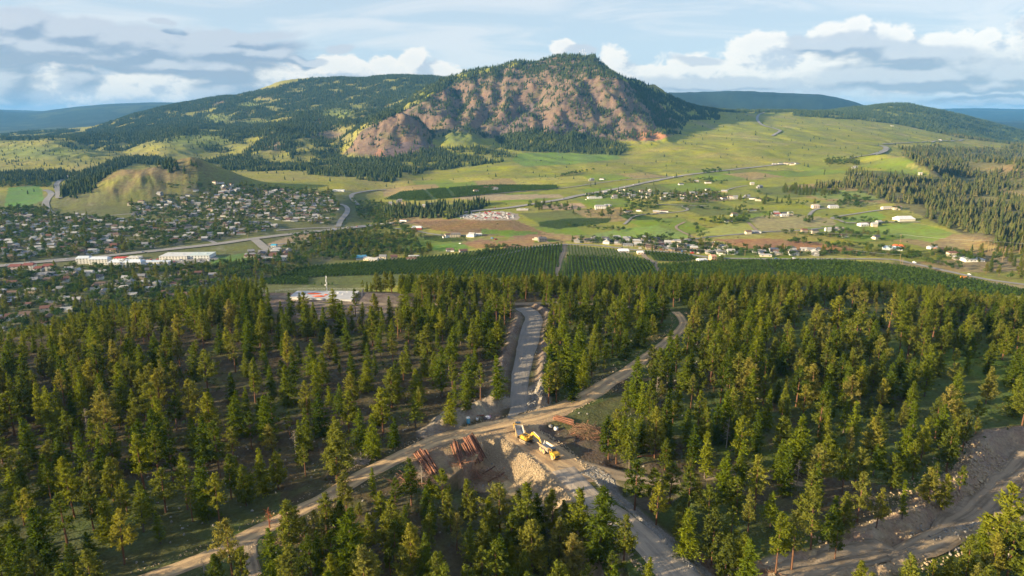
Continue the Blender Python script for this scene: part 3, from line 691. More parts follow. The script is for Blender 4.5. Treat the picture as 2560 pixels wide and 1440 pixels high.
ht.link(hv.outputs[0], ho.inputs['Volume'])
hazeo = box_mesh('haze', (-54000, -400, float(H.min()) - 3), (54000, 30500, float(H.max()) + 60), hz)
hazeo['kind'] = 'stuff'; hazeo['label'] = 'pale blue air haze over the whole valley and hills'; hazeo['category'] = 'haze'

# ------------------------------------------------------------------ object helpers
def tag(o, label=None, cat=None, group=None, kind=None):
    if label: o['label'] = label
    if cat: o['category'] = cat
    if group: o['group'] = group
    if kind: o['kind'] = kind
    return o
def npmesh(name, V, F, mat, smooth=False, midx=None):
    """V (n,3); F: array of quads or triangles, or list of lists"""
    me = bpy.data.meshes.new(name)
    if isinstance(F, np.ndarray):
        k = F.shape[1]
        me.vertices.add(len(V)); me.vertices.foreach_set('co', np.asarray(V, np.float32).ravel())
        me.loops.add(F.size); me.loops.foreach_set('vertex_index', F.ravel().astype(np.int32))
        me.polygons.add(len(F)); me.polygons.foreach_set('loop_start', np.arange(0, F.size, k, dtype=np.int32))
        me.update(calc_edges=True)
    else:
        me.from_pydata([tuple(v) for v in V], [], F)
    for m in (mat if isinstance(mat, (list, tuple)) else [mat]): me.materials.append(m)
    if smooth: me.polygons.foreach_set('use_smooth', np.ones(len(me.polygons), bool))
    if midx is not None: me.polygons.foreach_set('material_index', np.asarray(midx, np.int32))
    return me
def link(name, data, parent=None, loc=None, rot=None, scale=None):
    o = bpy.data.objects.new(name, data); COL.objects.link(o)
    if parent is not None: o.parent = parent
    if loc is not None: o.location = loc
    if rot is not None: o.rotation_euler = rot
    if scale is not None: o.scale = (scale,)*3 if not hasattr(scale, '__len__') else scale
    return o
class MB:
    """collects boxes, tubes, prisms into one mesh"""
    def __init__(s): s.V = []; s.F = []; s.M = []; s.mi = 0
    def add(s, V, F):
        b = len(s.V); s.V += [tuple(v) for v in V]
        for f in F: s.F.append([i + b for i in f]); s.M.append(s.mi)
        return s
    def box(s, c, d, rz=0, tilt=None, taper=1.0):
        hx_, hy_, hz_ = d[0]/2, d[1]/2, d[2]/2
        V = [Vector((x*hx_*(taper if z > 0 else 1), y*hy_*(taper if z > 0 else 1), z*hz_)) for z in (-1, 1) for x, y in ((-1,-1),(1,-1),(1,1),(-1,1))]
        M = Matrix.Rotation(rz, 3, 'Z')
        if tilt: M = M @ Matrix.Rotation(tilt[1], 3, 'Y') @ Matrix.Rotation(tilt[0], 3, 'X')
        V = [M @ v + Vector(c) for v in V]
        return s.add(V, [(0,3,2,1),(4,5,6,7),(0,1,5,4),(1,2,6,5),(2,3,7,6),(3,0,4,7)])
    def prism(s, prof, x0, x1, axis='y'):
        """closed profile of (u, z) extruded along x (axis='x') or y"""
        n = len(prof)
        if axis == 'y': V = [(u, x0, z) for u, z in prof] + [(u, x1, z) for u, z in prof]
        else: V = [(x0, u, z) for u, z in prof] + [(x1, u, z) for u, z in prof]
        F = [tuple(range(n)), tuple(range(2*n-1, n-1, -1))] + [(i, i+n, (i+1) % n + n, (i+1) % n) for i in range(n)]
        return s.add(V, F)
    def tube(s, p, q, r0, r1=None, n=8, caps=True):
        r1 = r0 if r1 is None else r1
        p, q = Vector(p), Vector(q); d = (q - p).normalized()
        u = d.orthogonal().normalized(); v = d.cross(u)
        V = []
        for c, r in ((p, r0), (q, r1)):
            for k in range(n):
                a = 2*math.pi*k/n; V.append(c + u*(r*math.cos(a)) + v*(r*math.sin(a)))
        F = [(k, (k+1) % n, n+(k+1) % n, n+k) for k in range(n)]
        if caps: F += [tuple(range(n-1, -1, -1)), tuple(range(n, 2*n))]
        return s.add(V, F)
    def mesh(s, name, mat, smooth=False):
        me = bpy.data.meshes.new(name); me.from_pydata(s.V, [], s.F)
        for m in (mat if isinstance(mat, (list, tuple)) else [mat]): me.materials.append(m)
        if any(s.M): me.polygons.foreach_set('material_index', s.M)
        if smooth: me.polygons.foreach_set('use_smooth', [True]*len(s.F))
        return me
    def obj(s, name, mat, parent=None, smooth=False, **k): return link(name, s.mesh(name, mat, smooth), parent, **k)

# ------------------------------------------------------------------ materials
def mat_simple(name, col, rough=.7, metal=0, spec=.3, var=.18, scale=2.0, tintobj=False, bump=0.0, rnd=0.0):
    m = bpy.data.materials.new(name); m.use_nodes = True; t = NT(m.node_tree)
    b = m.node_tree.nodes['Principled BSDF']
    b.inputs['Roughness'].default_value = rough; b.inputs['Metallic'].default_value = metal; b.inputs['Specular IOR Level'].default_value = spec
    tcn = t.n('ShaderNodeTexCoord').outputs['Object']
    f = t.noise(tcn, scale, 5, .65)
    if tintobj:
        base = t.n('ShaderNodeObjectInfo').outputs['Color']
    else: base = t.n('ShaderNodeRGB').outputs[0]; base.default_value = (*col, 1)
    k = t.rng(f, .3, .7, 1 - var, 1 + var)
    if rnd: k = t.m('MULTIPLY', k, t.rng(t.n('ShaderNodeObjectInfo').outputs['Random'], 0., 1., 1 - rnd, 1 + rnd))
    t.link(t.vm('SCALE', base, scale=k), b.inputs['Base Color'])
    if bump:
        bp = t.n('ShaderNodeBump'); bp.inputs['Strength'].default_value = bump; bp.inputs['Distance'].default_value = .1
        t.link(f, bp.inputs['Height']); t.link(bp.outputs[0], b.inputs['Normal'])
    return m
def mat_leaf(name, stops, transl=.3, tint=True):
    m = bpy.data.materials.new(name); m.use_nodes = True; m.node_tree.nodes.clear(); t = NT(m.node_tree)
    out = t.n('ShaderNodeOutputMaterial')
    oi = t.n('ShaderNodeObjectInfo'); pos = t.n('ShaderNodeTexCoord').outputs['Object']
    r = oi.outputs['Random']
    c = t.ramp(r, stops)
    f = t.noise(pos, .9, 3, .7)
    c = t.vm('SCALE', c, scale=t.rng(f, .3, .7, .62, 1.45))
    if tint: c = t.vm('MULTIPLY', c, oi.outputs['Color'])
    d = t.n('ShaderNodeBsdfDiffuse'); tr = t.n('ShaderNodeBsdfTranslucent')
    t.link(c, d.inputs[0]); t.link(t.vm('MULTIPLY', c, (1.25, 1.25, .6)), tr.inputs[0])
    mx = t.n('ShaderNodeMixShader'); mx.inputs[0].default_value = transl
    t.link(d.outputs[0], mx.inputs[1]); t.link(tr.outputs[0], mx.inputs[2])
    t.link(mx.outputs[0], out.inputs['Surface'])
    return m
L_PINE = mat_leaf('pine_needles', [(0, (.105,.132,.018)), (.35, (.140,.165,.022)), (.7, (.165,.180,.030)), (1, (.185,.182,.044))], .42)
L_FIR = mat_leaf('fir_needles', [(0, (.082,.120,.012)), (.5, (.122,.160,.016)), (1, (.160,.185,.022))], .42)
L_FAR = mat_leaf('far_needles', [(0, (.035,.055,.022)), (.5, (.052,.075,.026)), (1, (.080,.098,.034))], .1)
L_SLOPE = mat_leaf('slope_needles', [(0, (.055,.072,.024)), (.5, (.085,.098,.032)), (1, (.125,.112,.046))], .15)
L_BROAD = mat_leaf('broad_leaves', [(0, (.050,.085,.018)), (.3, (.070,.125,.024)), (.55, (.045,.075,.020)), (.8, (.11,.15,.035)), (1, (.13,.12,.05))], .3)
L_ORCH = mat_leaf('orchard_leaves', [(0, (.040,.075,.012)), (1, (.072,.118,.020))], .25)
L_DEAD = mat_simple('dead_twigs', (.30,.25,.20), .9, var=.3)
BARK = mat_simple('pine_bark', (.17,.085,.048), .9, var=.35, scale=3)
BARK2 = mat_simple('grey_bark', (.12,.095,.075), .9, var=.3, scale=3)

# ------------------------------------------------------------------ trees
def quads_at(P, N, U, su, sv_):
    """small quads at points P, lying across normal N, long along U"""
    W = np.cross(N, U); W /= np.linalg.norm(W, axis=1)[:, None] + 1e-9
    a = U * su[:, None] / 2; b = W * sv_[:, None] / 2
    # pointed sprays: narrow tip
    V = np.stack([P - a - b*.6, P - a + b*.6, P + a + b*.25, P + a - b*.25], 1).reshape(-1, 3)
    F = np.arange(len(P)*4).reshape(-1, 4)
    return V, F
def conifer(seed, h=18., kind='fir', width=3.2, base=.12, gaps=0.0, dens=1.0):
    r = np.random.default_rng(seed); P, N, U, S, S2 = [], [], [], [], []
    nwh = int((1 - base) * h / (.55 if kind == 'fir' else .62))
    lopx, lopy = r.normal(0, .12), r.normal(0, .12)
    for i in range(nwh):
        t = (i + r.random()*.7) / nwh; z = h*(base + (1 - base)*t)
        if kind == 'fir': prof = (1 - t)**.85 * (1 - .45*np.exp(-t*9)) + .05
        else: prof = (1 - t**1.35)**.85 * (.72 + .28*min(1, t*4)) * (.92 + .16*math.sin(t*15 + seed)) + .07
        if gaps and r.random() < gaps*.5: continue
        nb = r.integers(5, 8) if kind == 'fir' else r.integers(4, 7)
        for b in range(int(nb*dens)):
            if r.random() < gaps: continue
            ph = r.random()*2*math.pi; L = width*prof*r.uniform(.62, 1.18)*(1 + .25*math.cos(ph - seed))
            rise = r.uniform(-.28, .02) if kind == 'fir' else r.uniform(-.05, .45)
            rise += .35*t
            dx, dy = math.cos(ph), math.sin(ph)
            nc = max(2, int(L/(.36 if kind == 'fir' else .36)))
            for c in range(nc):
                q = (c + .8) / nc
                if kind == 'pine' and q < .38: continue
                zz = z + L*q*rise - (.10*L*q*q if kind == 'fir' else 0)
                for k in range(2 if kind == 'fir' else 4):
                    jit = .16*L if kind == 'fir' else .26
                    p = np.array([dx*L*q, dy*L*q, zz]) + r.normal(0, [jit*.7+.06, jit*.7+.06, .10 if kind == 'fir' else .26])
                    p[:2] += np.array([lopx, lopy])*z*.08
                    u = np.array([dx, dy, rise]) + r.normal(0, .55 if kind == 'fir' else .9, 3)
                    n = np.array([dx*1.0, dy*1.0, .72]) + r.normal(0, .35 if kind == 'fir' else .5, 3)
                    u /= np.linalg.norm(u); n -= u*n.dot(u); n /= np.linalg.norm(n) + 1e-9
                    P.append(p); N.append(n); U.append(u)
                    S.append(r.uniform(.6, 1.1)*(1 if kind == 'fir' else .85)); S2.append(r.uniform(.36, .62)*(1 if kind == 'fir' else 1.1))
    # leader tip
    for k in range(8):
        P.append(np.array([lopx*h*.08, lopy*h*.08, h*(1 - .012*k)])); U.append(np.array([0, 0, 1.])); n = np.append(r.normal(0, 1, 2), 0); N.append(n/np.linalg.norm(n)); S.append(.6); S2.append(.25)
    V, F = quads_at(np.array(P), np.array(N), np.array(U), np.array(S), np.array(S2))
    tr = MB(); rb = .018*h
    zs = [0, .3, .6, .97]
    for a_, b_ in zip(zs[:-1], zs[1:]):
        tr.tube((lopx*h*a_*.08, lopy*h*a_*.08, h*a_ - (.8 if a_ == 0 else 0)), (lopx*h*b_*.08, lopy*h*b_*.08, h*b_), rb*(1 - a_*.95), rb*(1 - b_*.95), 6, False)
    for k in range(6):     # bare lower limbs
        z = h*base*r.uniform(.55, 1.0) + h*.02; ph = r.random()*6.28; l = r.uniform(.6, 1.5)
        tr.tube((0, 0, z), (math.cos(ph)*l, math.sin(ph)*l, z + r.uniform(-.2, .3)), .05, .02, 3, False)
    return V, F, tr
FIRS, PINES = [], []
SPEC_F = [(31, 18, 'fir', 4.1, .06, .02, 1.35), (32, 18, 'fir', 3.7, .08, .05, 1.25), (33, 18, 'fir', 4.5, .05, .02, 1.45), (34, 18, 'fir', 3.0, .13, .12, 1.15), (35, 18, 'fir', 3.7, .22, .18, 1.1), (36, 18, 'fir', 4.9, .04, .05, 1.3)]
SPEC_P = [(41, 18, 'pine', 4.0, .17, .04, 1.35), (42, 18, 'pine', 3.5, .26, .12, 1.25), (43, 18, 'pine', 4.3, .14, .04, 1.45), (44, 18, 'pine', 3.7, .32, .12, 1.3), (45, 18, 'pine', 3.0, .42, .22, 1.2), (46, 18, 'pine', 4.6, .34, .20, 1.3)]
STUFFSRC = {}
def src_coll(name):
    c = bpy.data.collections.new(name); STUFFSRC[name] = c; return c
cn_f, cn_p = src_coll('source_fir'), src_coll('source_pine')
def register_tree(spec, leaf, bark, nm, coll, store, k):
    V, F, tr = conifer(*spec)
    crown = npmesh(nm + '_crown', V, F, leaf); trunk = tr.mesh(nm + '_trunk', bark)
    store.append((crown, trunk))
    TV = np.array(tr.V); V2 = np.vstack([V, TV]); Fl = F.tolist() + [[i + len(V) for i in f] for f in tr.F]
    j = npmesh(nm + '_joined', V2, Fl, [leaf, bark], midx=[0]*len(F) + [1]*len(tr.F))
    o = bpy.data.objects.new(nm + '_form', j); coll.objects.link(o)
for k, sp in enumerate(SPEC_F): register_tree(sp, L_FIR, BARK2, 'fir%d' % k, cn_f, FIRS, k)
for k, sp in enumerate(SPEC_P): register_tree(sp, L_PINE, BARK, 'pine%d' % k, cn_p, PINES, k)
def far_conifer(seed, h, w, leaf, coll, nm):
    r = np.random.default_rng(seed); V, F = [], []
    for t0, t1, ww in ((.05, .45, 1.0), (.28, .68, .74), (.5, .86, .5), (.7, 1.02, .28)):
        n = 6; b = len(V); a0 = r.random()*6
        for k in range(n):
            a = a0 + 2*math.pi*k/n; q = w*ww*r.uniform(.65, 1.2)
            V.append((math.cos(a)*q, math.sin(a)*q, h*(t0 + r.uniform(-.05, .06))))
        V.append((r.normal(0, .1), r.normal(0, .1), h*t1))
        for k in range(n): F.append([b + k, b + (k+1) % n, b + n])
    b = len(V)
    for k in range(3): V.append((math.cos(k*2.1)*.25, math.sin(k*2.1)*.25, -2))
    V.append((0, 0, h*.5)); F += [[b, b+1, b+3], [b+1, b+2, b+3], [b+2, b, b+3]]
    o = bpy.data.objects.new(nm, npmesh(nm, V, F, leaf)); coll.objects.link(o)
cn_far = src_coll('source_far'); cn_slope = src_coll('source_slope')
for k in range(4): far_conifer(60 + k, 17, 3.2 + .35*k, L_FAR, cn_far, 'far_form%d' % k)
for k in range(4): far_conifer(70 + k, 17, 3.3 + .4*k, L_SLOPE, cn_slope, 'slope_form%d' % k)
def broadleaf(seed, h, w, nq, leaf, size=.9, trunk=True):
    r = np.random.default_rng(seed); lob = []
    for k in range(7): lob.append((r.normal(0, w*.24), r.normal(0, w*.24), h*r.uniform(.42, .80), w*r.uniform(.22, .36)))
    P, N = [], []
    for i in range(nq):
        l = lob[r.integers(7)]; d = r.normal(0, 1, 3); d /= np.linalg.norm(d)
        P.append(np.array(l[:3]) + d*l[3]*r.uniform(.75, 1.08)*np.array([1, 1, .85])); n = d + r.normal(0, .45, 3); N.append(n/np.linalg.norm(n))
    P = np.array(P); N = np.array(N); U = np.cross(N, r.normal(0, 1, (nq, 3))); U /= np.linalg.norm(U, axis=1)[:, None]
    V, F = quads_at(P, N, U, r.uniform(.7, 1.3, nq)*size, r.uniform(.7, 1.3, nq)*size)
    tr = MB(); tr.tube((0, 0, -.5), (0, 0, h*.5), .22, .12, 5, False)
    return V, F, tr
BROAD = []
cn_b = src_coll('source_broad')
for k, (hh_, ww_) in enumerate(((8, 6.5), (10, 7.5), (7, 6), (13, 6.5))):
    V, F, tr = broadleaf(80 + k, hh_, ww_, 220, L_BROAD, 1.0)
    crown = npmesh('broad%d' % k, V, F, L_BROAD); trunk = tr.mesh('broadtrunk%d' % k, BARK2)
    BROAD.append((crown, trunk, hh_))
    V2 = np.vstack([V, np.array(tr.V)]); Fl = F.tolist() + [[i + len(V) for i in f] for f in tr.F]
    cn_b.objects.link(bpy.data.objects.new('broad_form%d' % k, npmesh('bj%d' % k, V2, Fl, [L_BROAD, BARK2], midx=[0]*len(F) + [1]*len(tr.F))))

def scatter_nodes():
    g = bpy.data.node_groups.new('scatter', 'GeometryNodeTree')
    g.interface.new_socket('Geometry', in_out='INPUT', socket_type='NodeSocketGeometry')
    g.interface.new_socket('Forms', in_out='INPUT', socket_type='NodeSocketCollection')
    g.interface.new_socket('Geometry', in_out='OUTPUT', socket_type='NodeSocketGeometry')
    t = NT(g); gi, go = t.n('NodeGroupInput'), t.n('NodeGroupOutput')
    ci = t.n('GeometryNodeCollectionInfo'); ci.inputs['Separate Children'].default_value = True; ci.inputs['Reset Children'].default_value = True
    t.link(gi.outputs['Forms'], ci.inputs['Collection'])
    ip = t.n('GeometryNodeInstanceOnPoints'); ip.inputs['Pick Instance'].default_value = True
    def att(nm, ty):
        a = t.n('GeometryNodeInputNamedAttribute'); a.data_type = ty; a.inputs['Name'].default_value = nm; return a.outputs[0]
    t.link(gi.outputs['Geometry'], ip.inputs['Points']); t.link(ci.outputs[0], ip.inputs['Instance'])
    t.link(att('form', 'INT'), ip.inputs['Instance Index'])
    t.link(att('rot', 'FLOAT_VECTOR'), ip.inputs['Rotation']); t.link(att('size', 'FLOAT_VECTOR'), ip.inputs['Scale'])
    t.link(ip.outputs[0], go.inputs[0])
    return g
SCATTER = scatter_nodes()
def scatter(name, P, coll, sc, rot=None, nform=4, label=None, cat=None, seed=1, kind='stuff', parent=None):
    P = np.asarray(P, float); n = len(P)
    if n == 0: return
    r = np.random.default_rng(seed)
    me = bpy.data.meshes.new(name); me.vertices.add(n); me.vertices.foreach_set('co', P.astype(np.float32).ravel())
    a = me.attributes.new('form', 'INT', 'POINT'); a.data.foreach_set('value', r.integers(0, nform, n).astype(np.int32))
    if rot is None: rot = np.stack([r.normal(0, .03, n), r.normal(0, .03, n), r.random(n)*6.28], 1)
    a = me.attributes.new('rot', 'FLOAT_VECTOR', 'POINT'); a.data.foreach_set('vector', rot.astype(np.float32).ravel())
    sc = np.asarray(sc, float)
    if sc.ndim == 1: sc = np.stack([sc*r.uniform(.9, 1.38, n), sc*r.uniform(.9, 1.38, n), sc], 1)
    a = me.attributes.new('size', 'FLOAT_VECTOR', 'POINT'); a.data.foreach_set('vector', sc.astype(np.float32).ravel())
    o = link(name, me, parent); md = o.modifiers.new('scatter', 'NODES'); md.node_group = SCATTER
    for it in SCATTER.interface.items_tree:
        if it.name == 'Forms': md[it.identifier] = STUFFSRC[coll]
    tag(o, label, cat, None, kind)
    return o
def sample_cells(dens, rsel=None, seed=5, need_vis=True):
    """random points; dens = trees per square metre at every grid vertex"""
    r = np.random.default_rng(seed)
    d = dens.copy()
    if need_vis: d *= VIS
    area = (np.gradient(YR)[:, None] * Y * (A[1] - A[0]))
    cnt = r.poisson(d * area)
    i, j = np.nonzero(cnt); rep = cnt[i, j]; i = np.repeat(i, rep); j = np.repeat(j, rep)
    ii_ = np.clip(i + r.uniform(-.5, .5, len(i)), 0, NR - 1.01); jj = np.clip(j + r.uniform(-.5, .5, len(j)), 0, NC - 1.01)
    y = np.interp(ii_, np.arange(NR), YR); x = np.interp(jj, np.arange(NC), A) * y
    return x, y, ground(x, y)

# ---- far forests: one mass each
def forest(name, dens, coll, hmin, hmax, label, seed):
    x, y, z = sample_cells(dens, seed=seed)
    r = np.random.default_rng(seed + 1); s = r.uniform(hmin, hmax, len(x)) / 17.
    scatter(name, np.stack([x, y, z - .3], 1), coll, s, label=label, cat='forest', seed=seed)
    return len(x)
is_right = (PX > 1950) & (Y < 4600)
c1_ = forest('mountain_forest', FD * (Y > 1500) * (~is_right) * .0105 * (1 + .35*(Y < 4800)), 'source_far', 12, 24, 'dark conifer forest covering the mountain slopes and ridges', 201)
c2_ = forest('ravine_forest', FD * is_right * .0105, 'source_slope', 12, 24, 'brownish green pine forest on the ravine slopes at the right', 203)
sp_ = (Y > 1900) * (Y < 5200) * .00005 + (PX < 900) * (Y > 2500) * (Y < 5000) * .0003
c3_ = forest('scattered_conifer_cover', sp_ * (1 - (FD > .1)), 'source_far', 8, 16, 'scattered small dark conifers dotting the far grass hills', 205)
scrub = sample_cells((Y > 900) * (Y < 3600) * .00018 * (n1 > -.1) * (orch_m == 0) , seed=207)
scatter('scrub', np.stack([scrub[0], scrub[1], scrub[2] - .4], 1), 'source_broad', rng.uniform(.15, .5, len(scrub[0])), label='low dark green bushes dotting the valley pastures', cat='bushes', seed=7)
print('FOREST', c1_, c2_, c3_)

# ---- the knoll: open pine and fir wood
CLEAR = [
 [(1000,1125),(1090,1080),(1160,1060),(1290,1030),(1400,1010),(1560,985),(1590,1010),(1540,1060),(1520,1110),(1590,1150),(1620,1190),(1760,1180),(1760,1200),(1560,1215),(1560,1300),(1650,1330),(1760,1450),(1540,1450),(1500,1400),(1440,1330),(1390,1270),(1300,1250),(1200,1230),(1020,1215)],
 [(640,738),(720,722),(1000,733),(1040,765),(960,805),(740,808),(640,772)],
 [(1080,1095),(1060,1080),(1110,1040),(1200,1010),(1290,990),(1300,1060),(1100,1100)],
 [(300,1460),(360,1380),(480,1300),(640,1230),(780,1190),(900,1160),(1000,1120),(1060,1100),(1060,1130),(900,1210),(780,1290),(640,1370),(520,1460)],
 [(2460,1085),(2560,1070),(2700,1080),(2700,1260),(2560,1300),(2440,1350),(2300,1400),(2200,1460),(1830,1460),(1840,1428),(2060,1390),(2170,1340),(2270,1290),(2370,1220),(2430,1120)],
]
SPACING = [
 ([(640,1250),(1000,1210),(1300,1250),(1480,1330),(1520,1470),(560,1470)], 6.6),
 ([(1560,900),(1900,880),(2300,960),(2300,1200),(2000,1180),(1640,1160)], 9.2),
 ([(480,880),(760,850),(1260,850),(1260,1040),(1000,1110),(760,1180),(560,1120),(440,1000)], 14.5),
 ([(560,1080),(760,1040),(1060,1080),(900,1170),(640,1240),(420,1330),(420,1180)], 12),
 ([(0,840),(500,760),(700,800),(480,900),(0,1000)], 9.5),
 ([(1380,820),(1660,800),(1600,900),(1440,1000),(1360,980)], 10.5),
 ([(1930,780),(2240,760),(2230,880),(2060,900),(1940,850)], 15),
 ([(2330,900),(2620,880),(2620,1090),(2480,1090),(2330,1020)], 17),
 ([(2060,860),(2330,860),(2330,1000),(2100,980)], 10.5),
 ([(1900,1160),(2330,1160),(2330,1260),(2100,1340),(1850,1290)], 10.5),
]
gx, gy, gz = [], [], []
# notable trees read from the photograph: (tip column, tip row, height in rows, f/p) on 2x enlargements
HL = [(40,900,220,'f'),(130,1000,260,'p'),(60,1160,260,'p'),(190,1090,200,'p'),(330,900,250,'p'),(290,740,220,'f'),(240,760,180,'p'),(120,810,150,'p'),(470,560,130,'p'),(470,750,260,'f'),(420,870,280,'p'),(540,680,230,'p'),(590,1000,200,'p'),(580,1110,270,'p'),(680,960,260,'f'),(430,1215,150,'f'),(780,1110,170,'f'),(760,600,230,'f'),(840,770,200,'p'),(890,820,180,'f'),(960,680,180,'f'),(1010,640,230,'f'),(990,850,300,'f'),(1070,930,240,'p'),(940,980,190,'p'),(1150,690,170,'p'),(1240,620,190,'p'),(1180,510,170,'f'),(1220,490,150,'f'),(1040,500,150,'f'),(1345,380,150,'f'),(1350,680,150,'p'),(1375,820,190,'p'),(1290,800,230,'f'),(1210,880,210,'p'),(1440,620,130,'p'),(1590,520,220,'f'),(1665,670,300,'p'),(1700,470,210,'f'),(1760,420,180,'p'),(1860,630,210,'f'),(1800,600,190,'f'),(1905,500,230,'p'),(1950,400,200,'p'),(2080,400,170,'f'),(2070,510,190,'f'),(2250,520,160,'f'),(2330,430,180,'f'),(2200,290,260,'f'),(2240,240,170,'f'),(2400,380,180,'p'),(2490,330,220,'f'),(1610,310,160,'f'),(1460,320,190,'f'),(1270,340,160,'f'),(1230,200,160,'f'),(1090,180,150,'f'),(1000,110,170,'p'),(880,220,170,'p'),(690,410,150,'p'),(450,350,220,'p'),(340,520,170,'f'),(290,340,190,'p'),(560,260,190,'p'),(170,470,220,'f'),(860,450,130,'p'),(820,240,160,'p'),(800,360,180,'p'),(650,500,140,'f'),(1840,270,130,'f'),(1950,150,160,'f'),(1730,150,160,'f'),(1500,20,90,'f'),(1660,0,150,'f'),(1710,60,130,'f'),(1770,5,140,'p'),(2130,180,190,'p'),(2450,60,220,'f'),(2390,110,180,'f'),
 (1130,1150,300,'p'),(1190,1290,220,'p'),(1430,1060,250,'p'),(1350,1190,280,'f'),(1720,910,200,'p'),(1860,890,170,'f'),(1970,950,160,'p'),(1620,1020,210,'p'),(1540,1230,240,'p'),(1600,1150,200,'p'),(1700,1060,190,'p'),(1760,1310,170,'f'),(1830,1120,200,'p'),(1900,1010,190,'p'),(2050,1180,250,'p'),(2120,1220,230,'f'),(2210,910,210,'p'),(2340,960,220,'p'),(2350,1170,220,'f'),(2500,1230,230,'f'),(2140,1130,180,'p'),(2280,1120,190,'p'),(2440,1040,240,'f'),(2020,1080,160,'f'),(1410,1370,130,'p'),(1640,1330,180,'p'),(1880,1330,160,'p'),(2200,1320,180,'p'),(2410,1290,200,'p'),(1500,1360,120,'f'),(1060,1330,200,'p'),(2560,1120,230,'p')]
HR = [(450,980,360,'f'),(350,1000,330,'p'),(570,1130,230,'p'),(690,1340,170,'f'),(500,1320,200,'p'),(100,1160,270,'p'),(130,1020,200,'f'),(30,1010,210,'p'),(300,1230,250,'p'),(240,1150,230,'p'),(1750,1360,140,'p'),(2430,1230,260,'p'),(2530,990,420,'p'),(2200,1340,200,'p'),(2310,1240,240,'p'),(2000,1330,170,'f'),(2120,1360,160,'p'),(2530,1180,300,'p'),
 (630,340,250,'f'),(650,470,260,'f'),(790,210,240,'f'),(705,280,140,'p'),(600,640,260,'f'),(530,660,220,'p'),(490,630,230,'p'),(790,500,210,'f'),(625,860,260,'p'),(710,900,220,'p'),(800,870,210,'p'),(860,1070,130,'p'),(900,900,280,'p'),(1000,990,200,'p'),(1140,940,200,'p'),(1060,850,160,'p'),(1100,1100,250,'p'),(1020,1100,280,'p'),(1350,1130,300,'p'),(1430,1120,300,'p'),(1170,1230,230,'p'),(1080,1230,230,'p'),(1200,1010,210,'p'),(1310,1010,190,'f'),(1530,1010,300,'p'),(1640,1150,230,'p'),(1680,1020,210,'p'),(1850,1000,210,'p'),(1980,960,200,'f'),(1920,830,180,'p'),(1850,650,150,'p'),(1860,780,120,'f'),(2090,650,180,'p'),(2240,640,180,'p'),(2290,600,210,'p'),(2010,460,180,'f'),(2030,560,190,'f'),(2340,560,120,'p'),(2130,560,80,'p'),(2110,280,200,'p'),(2240,390,160,'p'),(2200,480,210,'p'),(1765,390,190,'p'),(1905,370,220,'f'),(1860,450,140,'p'),(1600,370,210,'f'),(1520,380,190,'p'),(1660,330,180,'p'),(1485,210,210,'f'),(1440,300,160,'p'),(1250,210,160,'f'),(1290,500,210,'f'),(1200,400,210,'f'),(1100,430,190,'p'),(1740,110,270,'p'),(1905,30,220,'p'),(1650,40,190,'p'),(1390,530,170,'f'),(1680,540,190,'f'),(1450,640,270,'f'),(1350,640,220,'p'),(1570,740,210,'p'),(1740,790,220,'p'),(1680,800,220,'p'),(1360,750,210,'f'),(940,360,190,'p'),(1010,240,230,'p'),(880,190,210,'p'),(930,60,160,'p'),(710,0,210,'f'),(560,50,170,'f'),(520,60,190,'p'),(370,0,180,'f'),(345,180,240,'f'),(275,220,260,'f'),(260,110,190,'f'),(185,360,220,'p'),(225,370,200,'p'),(305,380,180,'f'),(440,140,130,'f'),(575,200,160,'f'),(645,130,170,'f'),(470,250,130,'f'),(425,270,120,'f'),(190,110,140,'f'),(2000,190,170,'p'),(1560,560,150,'p'),(1230,600,210,'f'),(1120,610,170,'f'),(2180,930,200,'p'),(2110,900,190,'p'),(2260,880,160,'p'),(1960,170,160,'p'),(2070,200,180,'p'),(2400,260,130,'p'),(2540,300,200,'f'),(2480,200,160,'p'),(2340,170,150,'p')]
TREES = []     # x, y, z, height, kind, picked
def pick(lst, ox, oy):
    tx = np.array([l[0] for l in lst])/2. + ox; ty = np.array([l[1] for l in lst])/2. + oy; hh = np.array([l[2] for l in lst])/2.
    x, y, ok = cast(tx, ty + hh); s = slope_of(ty); x = a_of(tx, s) * y; z = ground(x, y); h = CAMZ + s*y - z
    for k in range(len(lst)):
        if ok[k] and y[k] < 620: TREES.append([x[k], y[k], z[k], float(np.clip(h[k], 6, 27)), lst[k][3], 1])
pick(HL, 0, 720); pick(HR, 1280, 720)
NPICK = len(TREES)
rt = np.random.default_rng(77)
NT_ = 26000
yy = np.sqrt(rt.uniform(128**2, 600**2, NT_)); aa = rt.uniform(-.93, .93, NT_); xx = aa*yy; zz = ground(xx, yy)
tpx, tpy = pxpy(xx, yy, zz)
spc = np.full(NT_, 8.6) + 2.2*fbm(xx, yy, 45, 3, 171)
spc = np.where(yy > 440, 7.6, spc)
for pl, s in SPACING: m = inpoly(tpx, tpy, pl); spc = np.where(m, s + 3*fbm(xx, yy, 30, 2, 172), spc)
bad = np.zeros(NT_, bool)
for pl in CLEAR: bad |= inpoly(tpx, tpy, pl)
for L_, w in ((ROAD_MAIN, 6.5), (ROAD_HAUL, 13), (ROAD_LOW, 7), (ROAD_SIDE, 4.5), (ROAD_TOP, 4.5), (TRACK_L, 3)):
    d, _, _ = seg_dist(xx, yy, L_); bad |= d < w
cell = {}
def near_ok(x, y, s):
    ci, cj = int(x // 12), int(y // 12)
    for i in (ci-1, ci, ci+1):
        for j in (cj-1, cj, cj+1):
            for (a, b) in cell.get((i, j), ()):
                if (a - x)**2 + (b - y)**2 < s*s: return False
    return True
for t_ in TREES: cell.setdefault((int(t_[0] // 12), int(t_[1] // 12)), []).append((t_[0], t_[1]))
